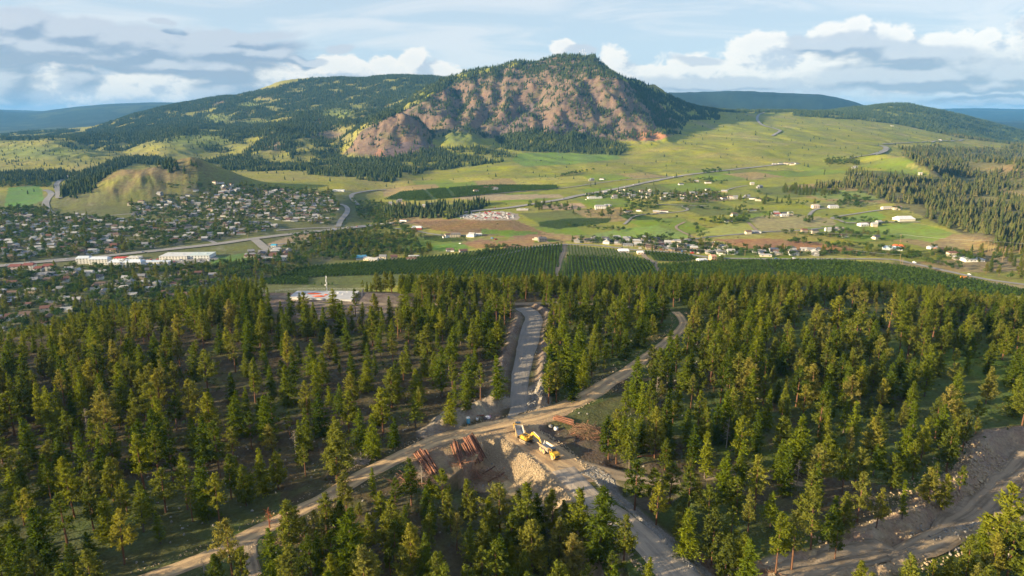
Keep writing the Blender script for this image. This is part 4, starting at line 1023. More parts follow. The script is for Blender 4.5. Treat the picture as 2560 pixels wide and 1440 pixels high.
for k in range(NT_):
    if bad[k]: continue
    s = spc[k]*rt.uniform(.55, 1.15)
    if not near_ok(xx[k], yy[k], min(s, 11.9)): continue
    if s > 12 and rt.random() < .35: continue
    cell.setdefault((int(xx[k] // 12), int(yy[k] // 12)), []).append((xx[k], yy[k]))
    u_ = rt.random(); h = rt.uniform(12, 20) if u_ > .38 else (rt.uniform(8, 13) if u_ > .16 else rt.uniform(4, 8))
    kd = 'p' if rt.random() < (.62 if (tpx[k] > 1900 or tpx[k] < 500 or tpy[k] > 1150) else .42) else 'f'
    TREES.append([xx[k], yy[k], zz[k], h, kd, 0])
LIMX = [-400, 0, 150, 300, 420, 520, 640, 850, 960, 1280, 1700, 2000, 2200, 2350, 2560, 3000]
LIMY = [900, 832, 794, 738, 698, 684, 680, 690, 668, 682, 682, 686, 700, 722, 748, 800]
SEEN = [([(400,1440),(640,1330),(780,1262),(900,1192),(1000,1143),(1100,1098),(1200,1072),(1290,1052),(1370,1032),(1440,1004),(1530,952),(1600,905)], 22), ([(1297,1030),(1303,930),(1318,870),(1330,790)], 40), ([(1310,1092),(1418,1182),(1470,1235)], 46), ([(1600,1340),(1700,1440)], 50), ([(1400,1155),(1540,1186),(1600,1198)], 20), ([(1030,1125),(1240,1190)], 40), ([(1390,1050),(1500,1080)], 25), ([(1200,1110),(1340,1200)], 40), ([(1650,866),(1708,812)], 14)]
keep_ = []
tq = np.array([[t[0], t[1], t[2], t[3]] for t in TREES])
tipx, tipy = pxpy(tq[:, 0], tq[:, 1], tq[:, 2] + tq[:, 3])
lim = np.interp(tipx, LIMX, LIMY) + rt.normal(6, 11, len(tq))
hmax = CAMZ + slope_of(lim)*tq[:, 1] - tq[:, 2]
block = np.zeros(len(tq), bool)
for f in (.3, .6, .85):
    qx, qy = pxpy(tq[:, 0], tq[:, 1], tq[:, 2] + f*tq[:, 3])
    for pl, w in SEEN: block |= seg_dist(qx, qy, pl)[0] < w
    block |= inpoly(qx, qy, CUT)
for k, t_ in enumerate(TREES):
    if not t_[5]:
        if block[k] and rt.random() < .93: continue
    t_[3] = min(t_[3], hmax[k]*.98)
    if t_[3] < 3.5: continue
    keep_.append(t_)
TREES = keep_
print('KNOLL TREES', len(TREES), NPICK)
_ones = ['', 'first', 'second', 'third', 'fourth', 'fifth', 'sixth', 'seventh', 'eighth', 'ninth', 'tenth', 'eleventh', 'twelfth', 'thirteenth', 'fourteenth', 'fifteenth', 'sixteenth', 'seventeenth', 'eighteenth', 'nineteenth']
_tens = {2: ('twentieth', 'twenty-'), 3: ('thirtieth', 'thirty-'), 4: ('fortieth', 'forty-'), 5: ('fiftieth', 'fifty-'), 6: ('sixtieth', 'sixty-')}
ORD = ['leftmost'] + [(_ones[k] if k < 20 else _tens[k//10][0] if k % 10 == 0 else _tens[k//10][1] + _ones[k % 10]) + ' from left' for k in range(2, 70)]
def uniq_labels(items):
    """items: (object, phrase, column). Same phrase -> told apart by order from the left."""
    by = {}
    for o, ph, c in items: by.setdefault(ph, []).append((c, o))
    for ph, l in by.items():
        l.sort(key=lambda q: q[0])
        for k, (c, o) in enumerate(l):
            if len(l) == 1: o['label'] = ph
            else: o['label'] = ph + ', ' + ('rightmost' if k == len(l) - 1 else ORD[min(k, len(ORD) - 1)])
def knoll_region(px, py):
    if py > 1380: v = 'at the bottom edge'
    elif py < 800: v = 'on the wooded crest'
    else: v = None
    if px < 420: hpos = 'of the left' if v else 'on the left slope'
    elif px < 900: hpos = 'left of centre' if v else ('on bare slope left of haul road' if py < 1120 else 'above the lower left road')
    elif px < 1290: hpos = 'near centre left' if v else ('left of the haul road' if py < 1090 else 'below the log piles')
    elif px < 1620: hpos = 'near centre right' if v else ('between haul and branch roads' if py < 1000 else 'by the lower gravel road')
    elif px < 2050: hpos = 'right of centre' if v else ('right of the branch road' if py < 1000 else 'right of the dump trucks')
    else: hpos = 'of the right' if v else ('on the upper right slope' if py < 1050 else 'beside the big dirt cut')
    return (v + ' ' + hpos) if v else hpos
FTINT = {'dark': (.62, .70, .72, 1), 'mid': (1, 1, 1, 1), 'bright': (1.35, 1.25, .95, 1), 'pale': (1.35, 1.2, 1.35, 1)}
TW = {'dark': 'dark green', 'mid': 'green', 'bright': 'bright yellow-green', 'pale': 'pale olive'}
SH_F = ['full', 'slim', 'broad', 'thin', 'gappy', 'wide-skirted']; SH_P = ['rounded', 'ragged', 'wide', 'long-trunked', 'sparse', 'open-crowned']
tarr = np.array([[t[0], t[1], t[2], t[3]] for t in TREES]); tk = np.array([t[4] for t in TREES])
cpx, cpy = pxpy(tarr[:, 0], tarr[:, 1], tarr[:, 2])
infr = (cpx > -20) & (cpx < 2580) & (cpy < 1500) & (tarr[:, 1] < 520)
showsz = np.where(infr, tarr[:, 3] / tarr[:, 1], -1)
items = []
for kd, store, leafs, shapes, nm, coll in (('f', FIRS, L_FIR, SH_F, 'fir_tree', 'source_fir'), ('p', PINES, L_PINE, SH_P, 'pine_tree', 'source_pine')):
    idx = np.nonzero(tk == kd)[0]; order = idx[np.argsort(-showsz[idx])]
    top = [i for i in order[:298] if showsz[i] > 0]; rest = [i for i in idx if i not in set(top)]
    for i in top:
        x, y, z, h = tarr[i]
        vi = rt.integers(6); tn = ['dark', 'mid', 'mid', 'bright', 'pale' if kd == 'p' else 'bright'][rt.integers(5)]
        s = h/18.; sw = s*rt.uniform(.84, 1.30)
        e = link(nm, None, None, (x, y, z - .2), (rt.normal(0, .02), rt.normal(0, .02), rt.random()*6.28), (sw, sw, s)); e.empty_display_size = .5
        c = link('crown', store[vi][0], e); c.color = FTINT[tn]; link('trunk', store[vi][1], e)
        sz = 'small' if h < 10 else ('tall' if h > 17 else 'mid-height')
        tag(e, None, 'tree', 'conifers of the open wood on the knoll')
        items.append((e, '%s %s %s %s %s' % (sz, shapes[vi], TW[tn], 'fir' if kd == 'f' else 'pine', knoll_region(cpx[i], cpy[i])), cpx[i]))
    scatter(nm.replace('_tree', '') + '_wood', tarr[rest][:, :3] - [0, 0, .2], coll, tarr[rest][:, 3]/18., nform=6, label='smaller %s of the knoll wood standing behind the nearer ones' % ('firs' if kd == 'f' else 'pines'), cat='trees', seed=210)
uniq_labels(items)

# dead trees
DEADM = mat_simple('dead_wood', (.33,.28,.23), .9, var=.25); RUST = mat_simple('rust_needles', (.30,.085,.035), .9, var=.3)
def dead_tree(x, y, z, h, seed, mat, label):
    r = np.random.default_rng(seed); e = link('dead_tree', None, None, (x, y, z)); tag(e, label, 'dead tree', 'dead trees in the wood')
    MB().tube((0, 0, -.5), (r.normal(0, .2), r.normal(0, .2), h), .2, .03, 6).obj('trunk', mat, e)
    b = MB()
    for k in range(34):
        zz_ = h*r.uniform(.3, .98); ph = r.random()*6.28; l = (1.05 - zz_/h)*r.uniform(1.2, 2.8) + .3
        q = (math.cos(ph)*l, math.sin(ph)*l, zz_ + r.uniform(-.3, .6)); b.tube((0, 0, zz_), q, .05, .015, 3, False)
        for j in range(2): b.tube(Vector(q)*.7 + Vector((0, 0, zz_*.3)), Vector(q) + Vector(r.normal(0, .5, 3)), .025, .01, 3, False)
    b.obj('branch', mat, e)
for k, (px, py, hp, m, lb) in enumerate(((222,1095,66,DEADM,'bare grey snag among the pines at far left'), (740,1140,58,DEADM,'grey twiggy dead tree above the left road'), (1055,1210,40,DEADM,'pale dead tree in front of the left log pile'),
        (1992,1215,60,DEADM,'pale leafless tree in the right wood'), (1640,1030,80,DEADM,'grey bare spire behind the fallen log pile'), (1815,1120,70,DEADM,'thin bare trunk in the middle of the right wood'),
        (675,1320,44,RUST,'rust-red dead pine beside the lower left road'), (707,1325,40,RUST,'small reddish dead pine right of the rusty one'), (510,1440,36,DEADM,'broken white snag at the bottom edge by the road'), (2520,1400,60,DEADM,'bare snag at the bottom right corner'))):
    x, y, ok = cast([px], [py]); x, y = float(x[0]), float(y[0]); z = float(ground(x, y)); dead_tree(x, y, z, hp*math.hypot(y, CAMZ)/PIX_F/.85, 300 + k, m, lb)

# ------------------------------------------------------------------ roads
def mat_road(name, c1, c2, c3, tracks=0.0, rough=.9, grain=1.0):
    m = bpy.data.materials.new(name); m.use_nodes = True; t = NT(m.node_tree); b = m.node_tree.nodes['Principled BSDF']
    b.inputs['Roughness'].default_value = rough; b.inputs['Specular IOR Level'].default_value = .2
    uv = t.n('ShaderNodeAttribute'); uv.attribute_name = 'lane'; s = t.n('ShaderNodeSeparateXYZ'); t.link(uv.outputs['Vector'], s.inputs[0])
    cross = s.outputs[0]; run = s.outputs[1]
    cv_ = t.n('ShaderNodeCombineXYZ'); t.link(t.m('MULTIPLY', cross, 5), cv_.inputs[0]); t.link(t.m('MULTIPLY', run, .055), cv_.inputs[1])
    st = t.noise(cv_.outputs[0], 1.0, 5, .6, .8); pos = t.n('ShaderNodeNewGeometry').outputs['Position']
    f = t.noise(pos, .16*grain, 6, .7)
    c = t.mix(t.smooth(st, .38, .62), (*c1, 1), (*c2, 1)); c = t.mix(t.m('MULTIPLY', t.smooth(f, .45, .65), .7), c, (*c3, 1))
    if tracks:
        a = t.m('ABSOLUTE', cross); w = t.m('ABSOLUTE', t.m('SUBTRACT', a, .42)); k = t.m('SUBTRACT', 1.0, t.smooth(w, .06, .26))
        c = t.mix(t.m('MULTIPLY', k, tracks), c, (c1[0]*1.25, c1[1]*1.22, c1[2]*1.18, 1))
    t.link(c, b.inputs['Base Color'])
    bp = t.n('ShaderNodeBump'); bp.inputs['Strength'].default_value = .5; bp.inputs['Distance'].default_value = .4
    t.link(t.m('ADD', st, t.noise(pos, 1.8, 4, .7)), bp.inputs['Height']); t.link(bp.outputs[0], b.inputs['Normal'])
    return m
M_DIRT = mat_road('dirt', (.50,.36,.20), (.36,.25,.15), (.24,.17,.11), .8)
M_HAUL = mat_road('haul_gravel', (.27,.245,.215), (.22,.205,.185), (.30,.265,.225), .1)
M_GRAVEL = mat_road('pale_gravel', (.42,.35,.27), (.31,.26,.21), (.24,.205,.17), .45)
M_TRACK = mat_road('track_dirt', (.34,.27,.19), (.22,.17,.115), (.17,.13,.09), .6)
M_ASPH = mat_road('worn_asphalt', (.30,.285,.26), (.26,.25,.235), (.33,.31,.28), 0, .8, .3)
M_ASPH2 = mat_road('grey_asphalt', (.24,.24,.24), (.21,.21,.215), (.27,.265,.26), 0, .8, .3)
def ribbon(name, L, w, mat, lift=.1, zl=None, rag=0.0, nx=9, step=2.0, seed=1, dip=.35, kind='structure'):
    L = np.asarray(L, float); s = np.concatenate([[0], np.cumsum(np.hypot(*np.diff(L, axis=0).T))]); n = max(3, int(s[-1]/step))
    q = np.linspace(0, s[-1], n); x = np.interp(q, s, L[:, 0]); y = np.interp(q, s, L[:, 1])
    tx, ty = np.gradient(x), np.gradient(y); l = np.hypot(tx, ty); tx, ty = tx/l, ty/l
    w = np.interp(np.linspace(0, 1, n), np.linspace(0, 1, len(w)), w) if hasattr(w, '__len__') else w
    wl = w*(1 + rag*fbm(q, q*0 + 3.3, 14, 3, seed)); wr = w*(1 + rag*fbm(q, q*0 + 9.3, 14, 3, seed + 5))
    c = np.linspace(-1, 1, nx)
    off = np.where(c[None, :] < 0, c[None, :]*wl[:, None], c[None, :]*wr[:, None])
    VX = x[:, None] + ty[:, None]*off; VY = y[:, None] - tx[:, None]*off
    if zl is not None: VZ = np.interp(q, s, zl)[:, None] + lift + 0*VX
    else:
        G = ground(VX, VY); VZ = np.maximum(G, smooth1(G.max(1), 5)[:, None]*.5 + G*.5) + lift
    VZ[:, 0] -= dip; VZ[:, -1] -= dip
    V = np.stack([VX, VY, VZ], -1).reshape(-1, 3); k = np.arange((n-1)*(nx-1)); r, cc = k//(nx-1), k % (nx-1); v0 = r*nx + cc
    me = npmesh(name, V, np.stack([v0, v0+1, v0+nx+1, v0+nx], 1), mat, True)
    a = me.attributes.new('lane', 'FLOAT_VECTOR', 'POINT'); lv = np.zeros((n, nx, 3), np.float32); lv[:, :, 0] = c; lv[:, :, 1] = q[:, None]; a.data.foreach_set('vector', lv.ravel())
    o = link(name, me); o['kind'] = kind; return o
ribbon('haul_road', ROAD_HAUL, [4.2, 4.6, 5.6, 7.0, 6.8, 6.4], M_HAUL, .10, ROADZ['haul'], .12, seed=3, dip=.5)
ribbon('crest_road', ROAD_TOP, 3.2, M_TRACK, .10, ROADZ['top'], .25, seed=4, dip=.5)
ribbon('faint_track', line_px([(1760,1196),(1860,1188),(1950,1198),(2040,1222)]), 2.0, M_TRACK, .08, None, .5, seed=13, dip=.5)
ribbon('side_road', ROAD_SIDE, [5, 4.4, 3.6, 3.0, 2.4], M_TRACK, .12, ROADZ['side'], .2, seed=5, dip=.5)
ribbon('side_track', TRACK_L, 2.2, M_TRACK, .10, ROADZ['track'], .3, seed=6, dip=.4)
NL = int(len(ROAD_LOW)*.31)
ribbon('lower_road', ROAD_LOW[NL:], [5.5, 4.6, 5.0, 5.6, 6.2, 7], M_GRAVEL, .14, ROADZ['low'][NL:], .15, seed=7, dip=.5)
ribbon('dirt_road', ROAD_MAIN, [3.4,3.6,4.0,4.6,5.4,5.8,4.8,4.0,3.4,3.2,3.0], M_DIRT, .17, ROADZ['main'], .25, seed=8, dip=.5)
# junction yard: packed dirt where the roads meet
jy = [(1195,1078),(1260,1050),(1330,1028),(1400,1012),(1440,1018),(1400,1048),(1345,1068),(1410,1120),(1470,1158),(1540,1182),(1500,1203),(1462,1208),(1436,1226),(1400,1198),(1370,1170),(1336,1143),(1292,1115),(1247,1092),(1205,1086)]
def patch(name, pts, mat, lift, sub=3.0):
    P = smooth_line(pts + [pts[0]], n=5)[:-1]; x, y, _ = cast(P[:, 0], P[:, 1]); bm = None
    import bmesh
    bm = bmesh.new(); x0, x1, y0, y1 = x.min(), x.max(), y.min(), y.max()
    nx_, ny_ = int((x1-x0)/sub) + 2, int((y1-y0)/sub) + 2
    gx_, gy_ = np.meshgrid(np.linspace(x0, x1, nx_), np.linspace(y0, y1, ny_)); inside = inpoly(gx_, gy_, list(zip(x, y)))
    z = ground(gx_, gy_) + lift; d, _, _ = seg_dist(gx_, gy_, np.array(list(zip(x, y)) + [(x[0], y[0])]))
    z = np.where(inside, z, z - lift - .3*np.minimum(d, 2))
    ids = {}
    for i in range(ny_ - 1):
        for j in range(nx_ - 1):
            if inside[i:i+2, j:j+2].any():
                vs = []
                for a_, b_ in ((i, j), (i, j+1), (i+1, j+1), (i+1, j)):
                    if (a_, b_) not in ids: ids[(a_, b_)] = bm.verts.new((gx_[a_, b_], gy_[a_, b_], z[a_, b_]))
                    vs.append(ids[(a_, b_)])
                bm.faces.new(vs)
    me = bpy.data.meshes.new(name); bm.to_mesh(me); bm.free(); me.materials.append(mat); me.polygons.foreach_set('use_smooth', [True]*len(me.polygons))
    a = me.attributes.new('lane', 'FLOAT_VECTOR', 'POINT'); co = np.empty(len(me.vertices)*3, np.float32); me.vertices.foreach_get('co', co); co = co.reshape(-1, 3)
    lv = np.zeros_like(co); lv[:, 0] = ((co[:, 0]*.8 + co[:, 1]*.6) % 400)*.12; lv[:, 1] = co[:, 1]*.8 - co[:, 0]*.6; a.data.foreach_set('vector', lv.ravel())
    o = link(name, me); o['kind'] = 'structure'; return o
patch('junction_yard', jy, M_DIRT, .12, 1.2)
ribbon('cut_track', line_px([(1850,1440),(1980,1428),(2120,1412),(2240,1385),(2340,1345),(2430,1290),(2500,1215),(2580,1140)]), 4.5, M_TRACK, .16, None, .25, seed=12, dip=.5)
def vroad(name, pts, w, mat, lift=.5, step=12, near=600, nx=5):
    return ribbon(name, line_px(pts, near, 6), w, mat, lift, None, 0, nx, step, dip=.0)
vroad('highway', [(-120,682),(0,666),(100,656),(185,650),(312,636),(425,624),(550,610),(640,597),(740,585),(865,572),(960,561),(1010,556)], 11, M_ASPH, 1.2)
vroad('highway', [(1130,536),(1200,527),(1280,519),(1405,499),(1440,491),(1530,475),(1620,456),(1705,440),(1800,428),(1920,415),(1990,407)], 10, M_ASPH, 1.5)
vroad('highway', [(2120,398),(2150,392),(2185,387),(2208,380),(2216,372),(2205,366),(2180,363)], 12, M_ASPH, 2.5)
vroad('road', [(2205,361),(2260,358),(2320,355),(2420,350)], 6, M_ASPH, 2.0)
vroad('road', [(690,577),(780,571),(865,572)], 5, M_ASPH, 1.0)
vroad('road', [(845,568),(852,552),(866,535),(869,524),(862,515),(850,511)], 6, M_ASPH2, 1.0)
vroad('road', [(965,475),(930,477),(892,483),(878,490),(884,503),(896,514)], 6, M_ASPH2, 1.0)
vroad('road', [(636,599),(650,610),(668,624),(700,628)], 8, M_ASPH, .9)
vroad('road', [(660,618),(720,608),(790,606),(840,611)], 4, M_ASPH, .7)
vroad('road', [(112,475),(124,480),(128,488),(118,500),(114,512),(120,528),(135,536)], 8, M_ASPH2, 1.0)
vroad('road', [(160,446),(146,455),(141,466),(146,480),(148,497)], 8, M_ASPH2, 1.0)
vroad('country_road', [(1180,650),(1240,640),(1282,632),(1342,617),(1410,612),(1492,614),(1542,620),(1605,627),(1680,631),(1742,640),(1805,646),(1920,648),(2060,648),(2220,649),(2270,657),(2382,682),(2470,700),(2560,712),(2700,730)], 4.5, M_ASPH, .7)
vroad('country_road', [(1690,602),(1750,596),(1805,590),(1860,585),(1920,580),(1985,577),(2045,572),(2095,568)], 3.5, M_ASPH2, .8)
vroad('country_road', [(2230,523),(2207,525),(2145,534),(2080,545),(2098,551),(2118,558),(2170,557),(2220,556),(2300,556)], 3.8, M_ASPH, .9)
vroad('country_road', [(2080,520),(2045,523),(2030,530),(2022,540)], 3.5, M_ASPH, .9)
vroad('country_road', [(1868,464),(1835,470),(1800,480),(1740,484),(1680,482),(1600,486)], 3.2, M_ASPH, .9)
vroad('country_road', [(1160,492),(1282,481),(1405,471),(1505,457),(1567,450),(1680,442)], 4, M_ASPH, 1.2)
vroad('country_road', [(1560,562),(1590,540),(1660,534),(1712,528),(1718,522),(1705,516)], 3.2, M_ASPH, .9)
vroad('country_road', [(1640,485),(1768,516),(1720,514),(1560,560)][1:3] + [(1640,512)], 3.0, M_ASPH, .9)
vroad('plateau_road', [(1912,281),(1897,288),(1893,300),(1905,313),(1935,322),(1950,328),(1940,335),(1930,341)], 8, M_ASPH, 3.0)
vroad('farm_track', [(1410,614),(1408,632),(1400,652),(1394,675),(1385,710)], 3.5, M_TRACK, .4)
vroad('farm_track', [(1605,630),(1615,645),(1640,660),(1652,690),(1668,720)], 4, M_TRACK, .4)
vroad('farm_track', [(1345,590),(1375,610),(1382,616)], 3, M_TRACK, .5)
vroad('farm_track', [(1712,555),(1690,570),(1730,592)], 3, M_TRACK, .5)
vroad('farm_track', [(1870,556),(1890,575),(1896,585)], 3.5, M_TRACK, .5)
vroad('farm_track', [(985,571),(1040,578),(1100,588),(1190,590)], 3.5, M_ASPH, .6)
vroad('farm_track', [(1060,592),(1150,588),(1250,586)], 3, M_TRACK, .6)
for pts in ([(-60,640),(0,622),(50,619),(110,612)], [(112,650),(150,648),(185,645),(230,640)], [(60,572),(87,580),(125,588),(162,595),(207,607),(230,620)], [(262,541),(300,537),(350,534),(420,533),(520,535)], [(337,517),(400,516),(480,517),(560,520)],
            [(300,604),(350,607),(372,614),(387,622)], [(-20,735),(20,730),(75,740),(130,757),(190,765)], [(-40,700),(0,697),(60,693),(120,690)], [(330,708),(420,706),(490,704)], [(430,560),(520,566),(600,566)], [(460,545),(560,548),(640,556),(690,566)], [(600,500),(660,498),(720,505),(770,512)], [(660,480),(700,490),(740,520),(690,540)], [(20,560),(120,566),(220,572),(330,578)], [(230,590),(330,590),(430,592)], [(470,585),(520,600),(545,612)]):
    vroad('street', pts, 4.2, M_ASPH, .6, 10)
patch('parking_lot', [(300,655),(420,645),(520,640),(545,648),(470,662),(360,668),(300,668)], M_ASPH, .5, 6)
patch('parking_lot', [(1140,540),(1230,528),(1290,534),(1290,550),(1180,550)], M_GRAVEL, .5, 8)
# highway bridge parapet shade side is the fill itself; guard rails as low beams
# ------------------------------------------------------------------ rocks
ROCKM = mat_simple('rock', (.37,.29,.19), .9, var=.4, scale=.8); ROCKG = mat_simple('grey_rock', (.27,.255,.235), .9, var=.4, scale=.8)
def rock_form(seed, mat, coll, nm):
    import bmesh
    r = np.random.default_rng(seed); bm = bmesh.new(); bmesh.ops.create_icosphere(bm, subdivisions=1, radius=.5)
    for v in bm.verts: v.co *= r.uniform(.7, 1.2); v.co.z *= .75
    me = bpy.data.meshes.new(nm); bm.to_mesh(me); bm.free(); me.materials.append(mat); coll.objects.link(bpy.data.objects.new(nm, me))
ca, cb = src_coll('source_rock'), src_coll('source_grey_rock')
for k in range(4): rock_form(400 + k, ROCKM, ca, 'rock_form%d' % k); rock_form(410 + k, ROCKG, cb, 'grey_rock_form%d' % k)
def rocks_along(L, lo, hi, n, coll, smin, smax, label, seed, side=None, name='riprap'):
    r = np.random.default_rng(seed); L = np.asarray(L); s = np.concatenate([[0], np.cumsum(np.hypot(*np.diff(L, axis=0).T))])
    q = r.uniform(0, s[-1], n); x = np.interp(q, s, L[:, 0]); y = np.interp(q, s, L[:, 1]); tx = np.interp(q + 1, s, L[:, 0]) - np.interp(q - 1, s, L[:, 0]); ty = np.interp(q + 1, s, L[:, 1]) - np.interp(q - 1, s, L[:, 1]); l = np.hypot(tx, ty) + 1e-6
    o = r.uniform(lo, hi, n); 
    if side is None: o *= np.where(r.random(n) < .5, 1, -1)
    x2, y2 = x + ty/l*o, y - tx/l*o; z = ground(x2, y2); sz = r.uniform(smin, smax, n)**1.0
    rot = r.uniform(0, 6.28, (n, 3)); P = np.stack([x2, y2, z + sz*.12], 1)
    scatter(name, P, coll, np.stack([sz*r.uniform(.8, 1.3, n), sz*r.uniform(.8, 1.3, n), sz], 1), rot, 4, label, 'rocks', seed)
rocks_along(EMB, .3, 9.6, 13000, 'source_rock', .18, .6, 'cream coloured rock face of the road embankment', 421, 1, 'rock_embankment')
rocks_along(EMR[::-1], .3, 6.5, 4500, 'source_grey_rock', .25, .7, 'grey rubble slope on the right side of the lower road', 422, 1, 'rubble_slope')
rocks_along(ROAD_MAIN, 4.4, 6.6, 1400, 'source_rock', .15, .55, 'loose stones lining the edges of the dirt road', 423, name='roadside_stones')
rocks_along(ROAD_LOW, 6.2, 8.6, 1600, 'source_rock', .2, .8, 'stones along the edges of the lower gravel road', 424, name='roadside_stones')
rocks_along(ROAD_HAUL, 7, 11.5, 1300, 'source_grey_rock', .12, .45, 'rubble on the banks of the haul road', 425, name='bank_rubble')
rocks_along(HEAP3, 0, 4, 260, 'source_grey_rock', .4, 1.3, 'broken rock on the heap right of the junction', 426, name='rubble_heap')
rocks_along(line_px([(2380,1250),(2440,1180),(2470,1110)]), 0, 7, 500, 'source_rock', .3, 1.3, 'boulders scattered on the bank of the big cut', 427, name='cut_boulders')
rocks_along(line_px([(2320,1345),(2380,1325),(2440,1310)]), 0, 6, 500, 'source_grey_rock', .3, 1.0, 'grey stones on the floor of the big cut', 428, name='cut_stones')
def onground(px, py):
    x, y, _ = cast([px], [py]); x, y = float(x[0]), float(y[0]); return x, y, float(ground(x, y))
for k, (px, py) in enumerate([(2428,1232),(2436,1236),(2445,1228),(2455,1222),(2462,1214),(2440,1222),(2425,1240),(2452,1206),(2466,1206)]):
    x, y, z = onground(px, py); o = link('boulder', ca.objects[k % 4].data, None, (x, y, z + .3), (k, 1.3*k, .5*k), (2.2 + .3*(k % 3), 1.7, 1.4))
    tag(o, 'pale boulder in the row at the tree edge beside the big cut, ' + (ORD[k] if k else 'lowest one'), 'boulder', 'boulder row at the cut')
bl = sorted([o for o in COL.objects if o.name.startswith('boulder')], key=lambda o: o.location.x)
for k, o in enumerate(bl): o['label'] = 'pale boulder in the row beside the big cut, ' + ORD[k]
# ground litter and grass clumps: brush on the knoll
gd = (Y < 470) * .065 * sstep(kg + .3*kg2, -.1, .4); gd = gd * (1 - np.vstack([cm, np.zeros((NR - nr_, NC))]))
x, y, z = sample_cells(gd, seed=231, need_vis=False)
bd = np.zeros(len(x), bool)
for L_, w in ((ROAD_MAIN, 5.5), (ROAD_HAUL, 11), (ROAD_LOW, 8), (ROAD_SIDE, 4), (ROAD_TOP, 4)):
    d, _, _ = seg_dist(x, y, L_); bd |= d < w
bqx, bqy = pxpy(x, y, z)
for pl in CLEAR[:2]: bd |= inpoly(bqx, bqy, pl)
G_ = mat_leaf('grass_tuft', [(0, (.055,.080,.022)), (.5, (.085,.105,.032)), (1, (.14,.125,.055))], .2)
cn_g = src_coll('source_tuft')
for k in range(3):
    r = np.random.default_rng(500 + k); n = 14; P = r.normal(0, [.45, .45, .12], (n, 3)) + [0, 0, .28]; N = r.normal(0, 1, (n, 3)); N[:, 2] = abs(N[:, 2])*.5; N /= np.linalg.norm(N, axis=1)[:, None]; U = np.cross(N, r.normal(0, 1, (n, 3))); U /= np.linalg.norm(U, axis=1)[:, None]
    V, F = quads_at(P, N, U, r.uniform(.4, .8, n), r.uniform(.2, .4, n)); cn_g.objects.link(bpy.data.objects.new('tuft_form%d' % k, npmesh('tuft%d' % k, V, F, G_)))
sx__, sy__, sz__ = sample_cells((Y < 470) * .016 * sstep(kg - .2*kg2, -.3, .4), seed=241, need_vis=False)
okk = np.ones(len(sx__), bool)
for L_, w in ((ROAD_MAIN, 7), (ROAD_HAUL, 13), (ROAD_LOW, 10), (ROAD_SIDE, 6), (ROAD_TOP, 6)): okk &= seg_dist(sx__, sy__, L_)[0] > w
q1_, q2_ = pxpy(sx__, sy__, sz__)
for pl in CLEAR[:2] + [CUT]: okk &= ~inpoly(q1_, q2_, pl)
scatter('undergrowth', np.stack([sx__, sy__, sz__], 1)[okk], 'source_broad', rng.uniform(.07, .2, int(okk.sum())), label='low shrubs and saplings under the open wood', cat='shrubs', seed=19)
rocks_along(ROAD_MAIN, 8, 60, 900, 'source_grey_rock', .3, 1.0, 'scattered stones on the forest floor', 429, name='forest_stones')
rocks_along(line_px([(2080,1400),(2250,1340),(2380,1260),(2480,1150)]), 0, 14, 1500, 'source_rock', .2, .9, 'loose stones over the big cut', 430, name='cut_rubble')
scatter('grass_tufts', np.stack([x, y, z], 1)[~bd], 'source_tuft', rng.uniform(.5, 1.4, int((~bd).sum())), nform=3, label='clumps of grass and low brush on the forest floor', cat='grass', seed=9)
print('TUFTS', int((~bd).sum()))

# ------------------------------------------------------------------ logs and slash
LOGM = mat_simple('pine_log', (.20,.092,.056), .85, var=.5, scale=2.0, rnd=.55); LOGEND = mat_simple('log_end', (.55,.38,.22), .8)
def log_mesh(l, r0, r1, k):
    b = MB(); b.tube((0, -l/2, 0), (0, l/2, 0), r0, r1, 7, False)
    rr_ = random.Random(k)
    for q in range(3):
        y_ = rr_.uniform(-l/2, l/2); a = rr_.uniform(0, 3.1); b.tube((0, y_, 0), (math.cos(a)*(r0 + .25), y_ + .2, math.sin(a)*(r0 + .25)), .05, .03, 3)
    b.mi = 1
    for s, r_ in ((-1, r0), (1, r1)):
        V = [(r_*math.cos(2*math.pi*i/7), s*(l/2 + .004), r_*math.sin(2*math.pi*i/7)) for i in range(7)]; b.add(V, [tuple(range(7)) if s > 0 else tuple(range(6, -1, -1))])
    return b.mesh('log%d' % k, [LOGM, LOGEND])
LOGS = [log_mesh(15, .32, .19, 0), log_mesh(13, .27, .16, 1), log_mesh(14, .36, .21, 2), log_mesh(11, .25, .15, 3)]
log_items = []
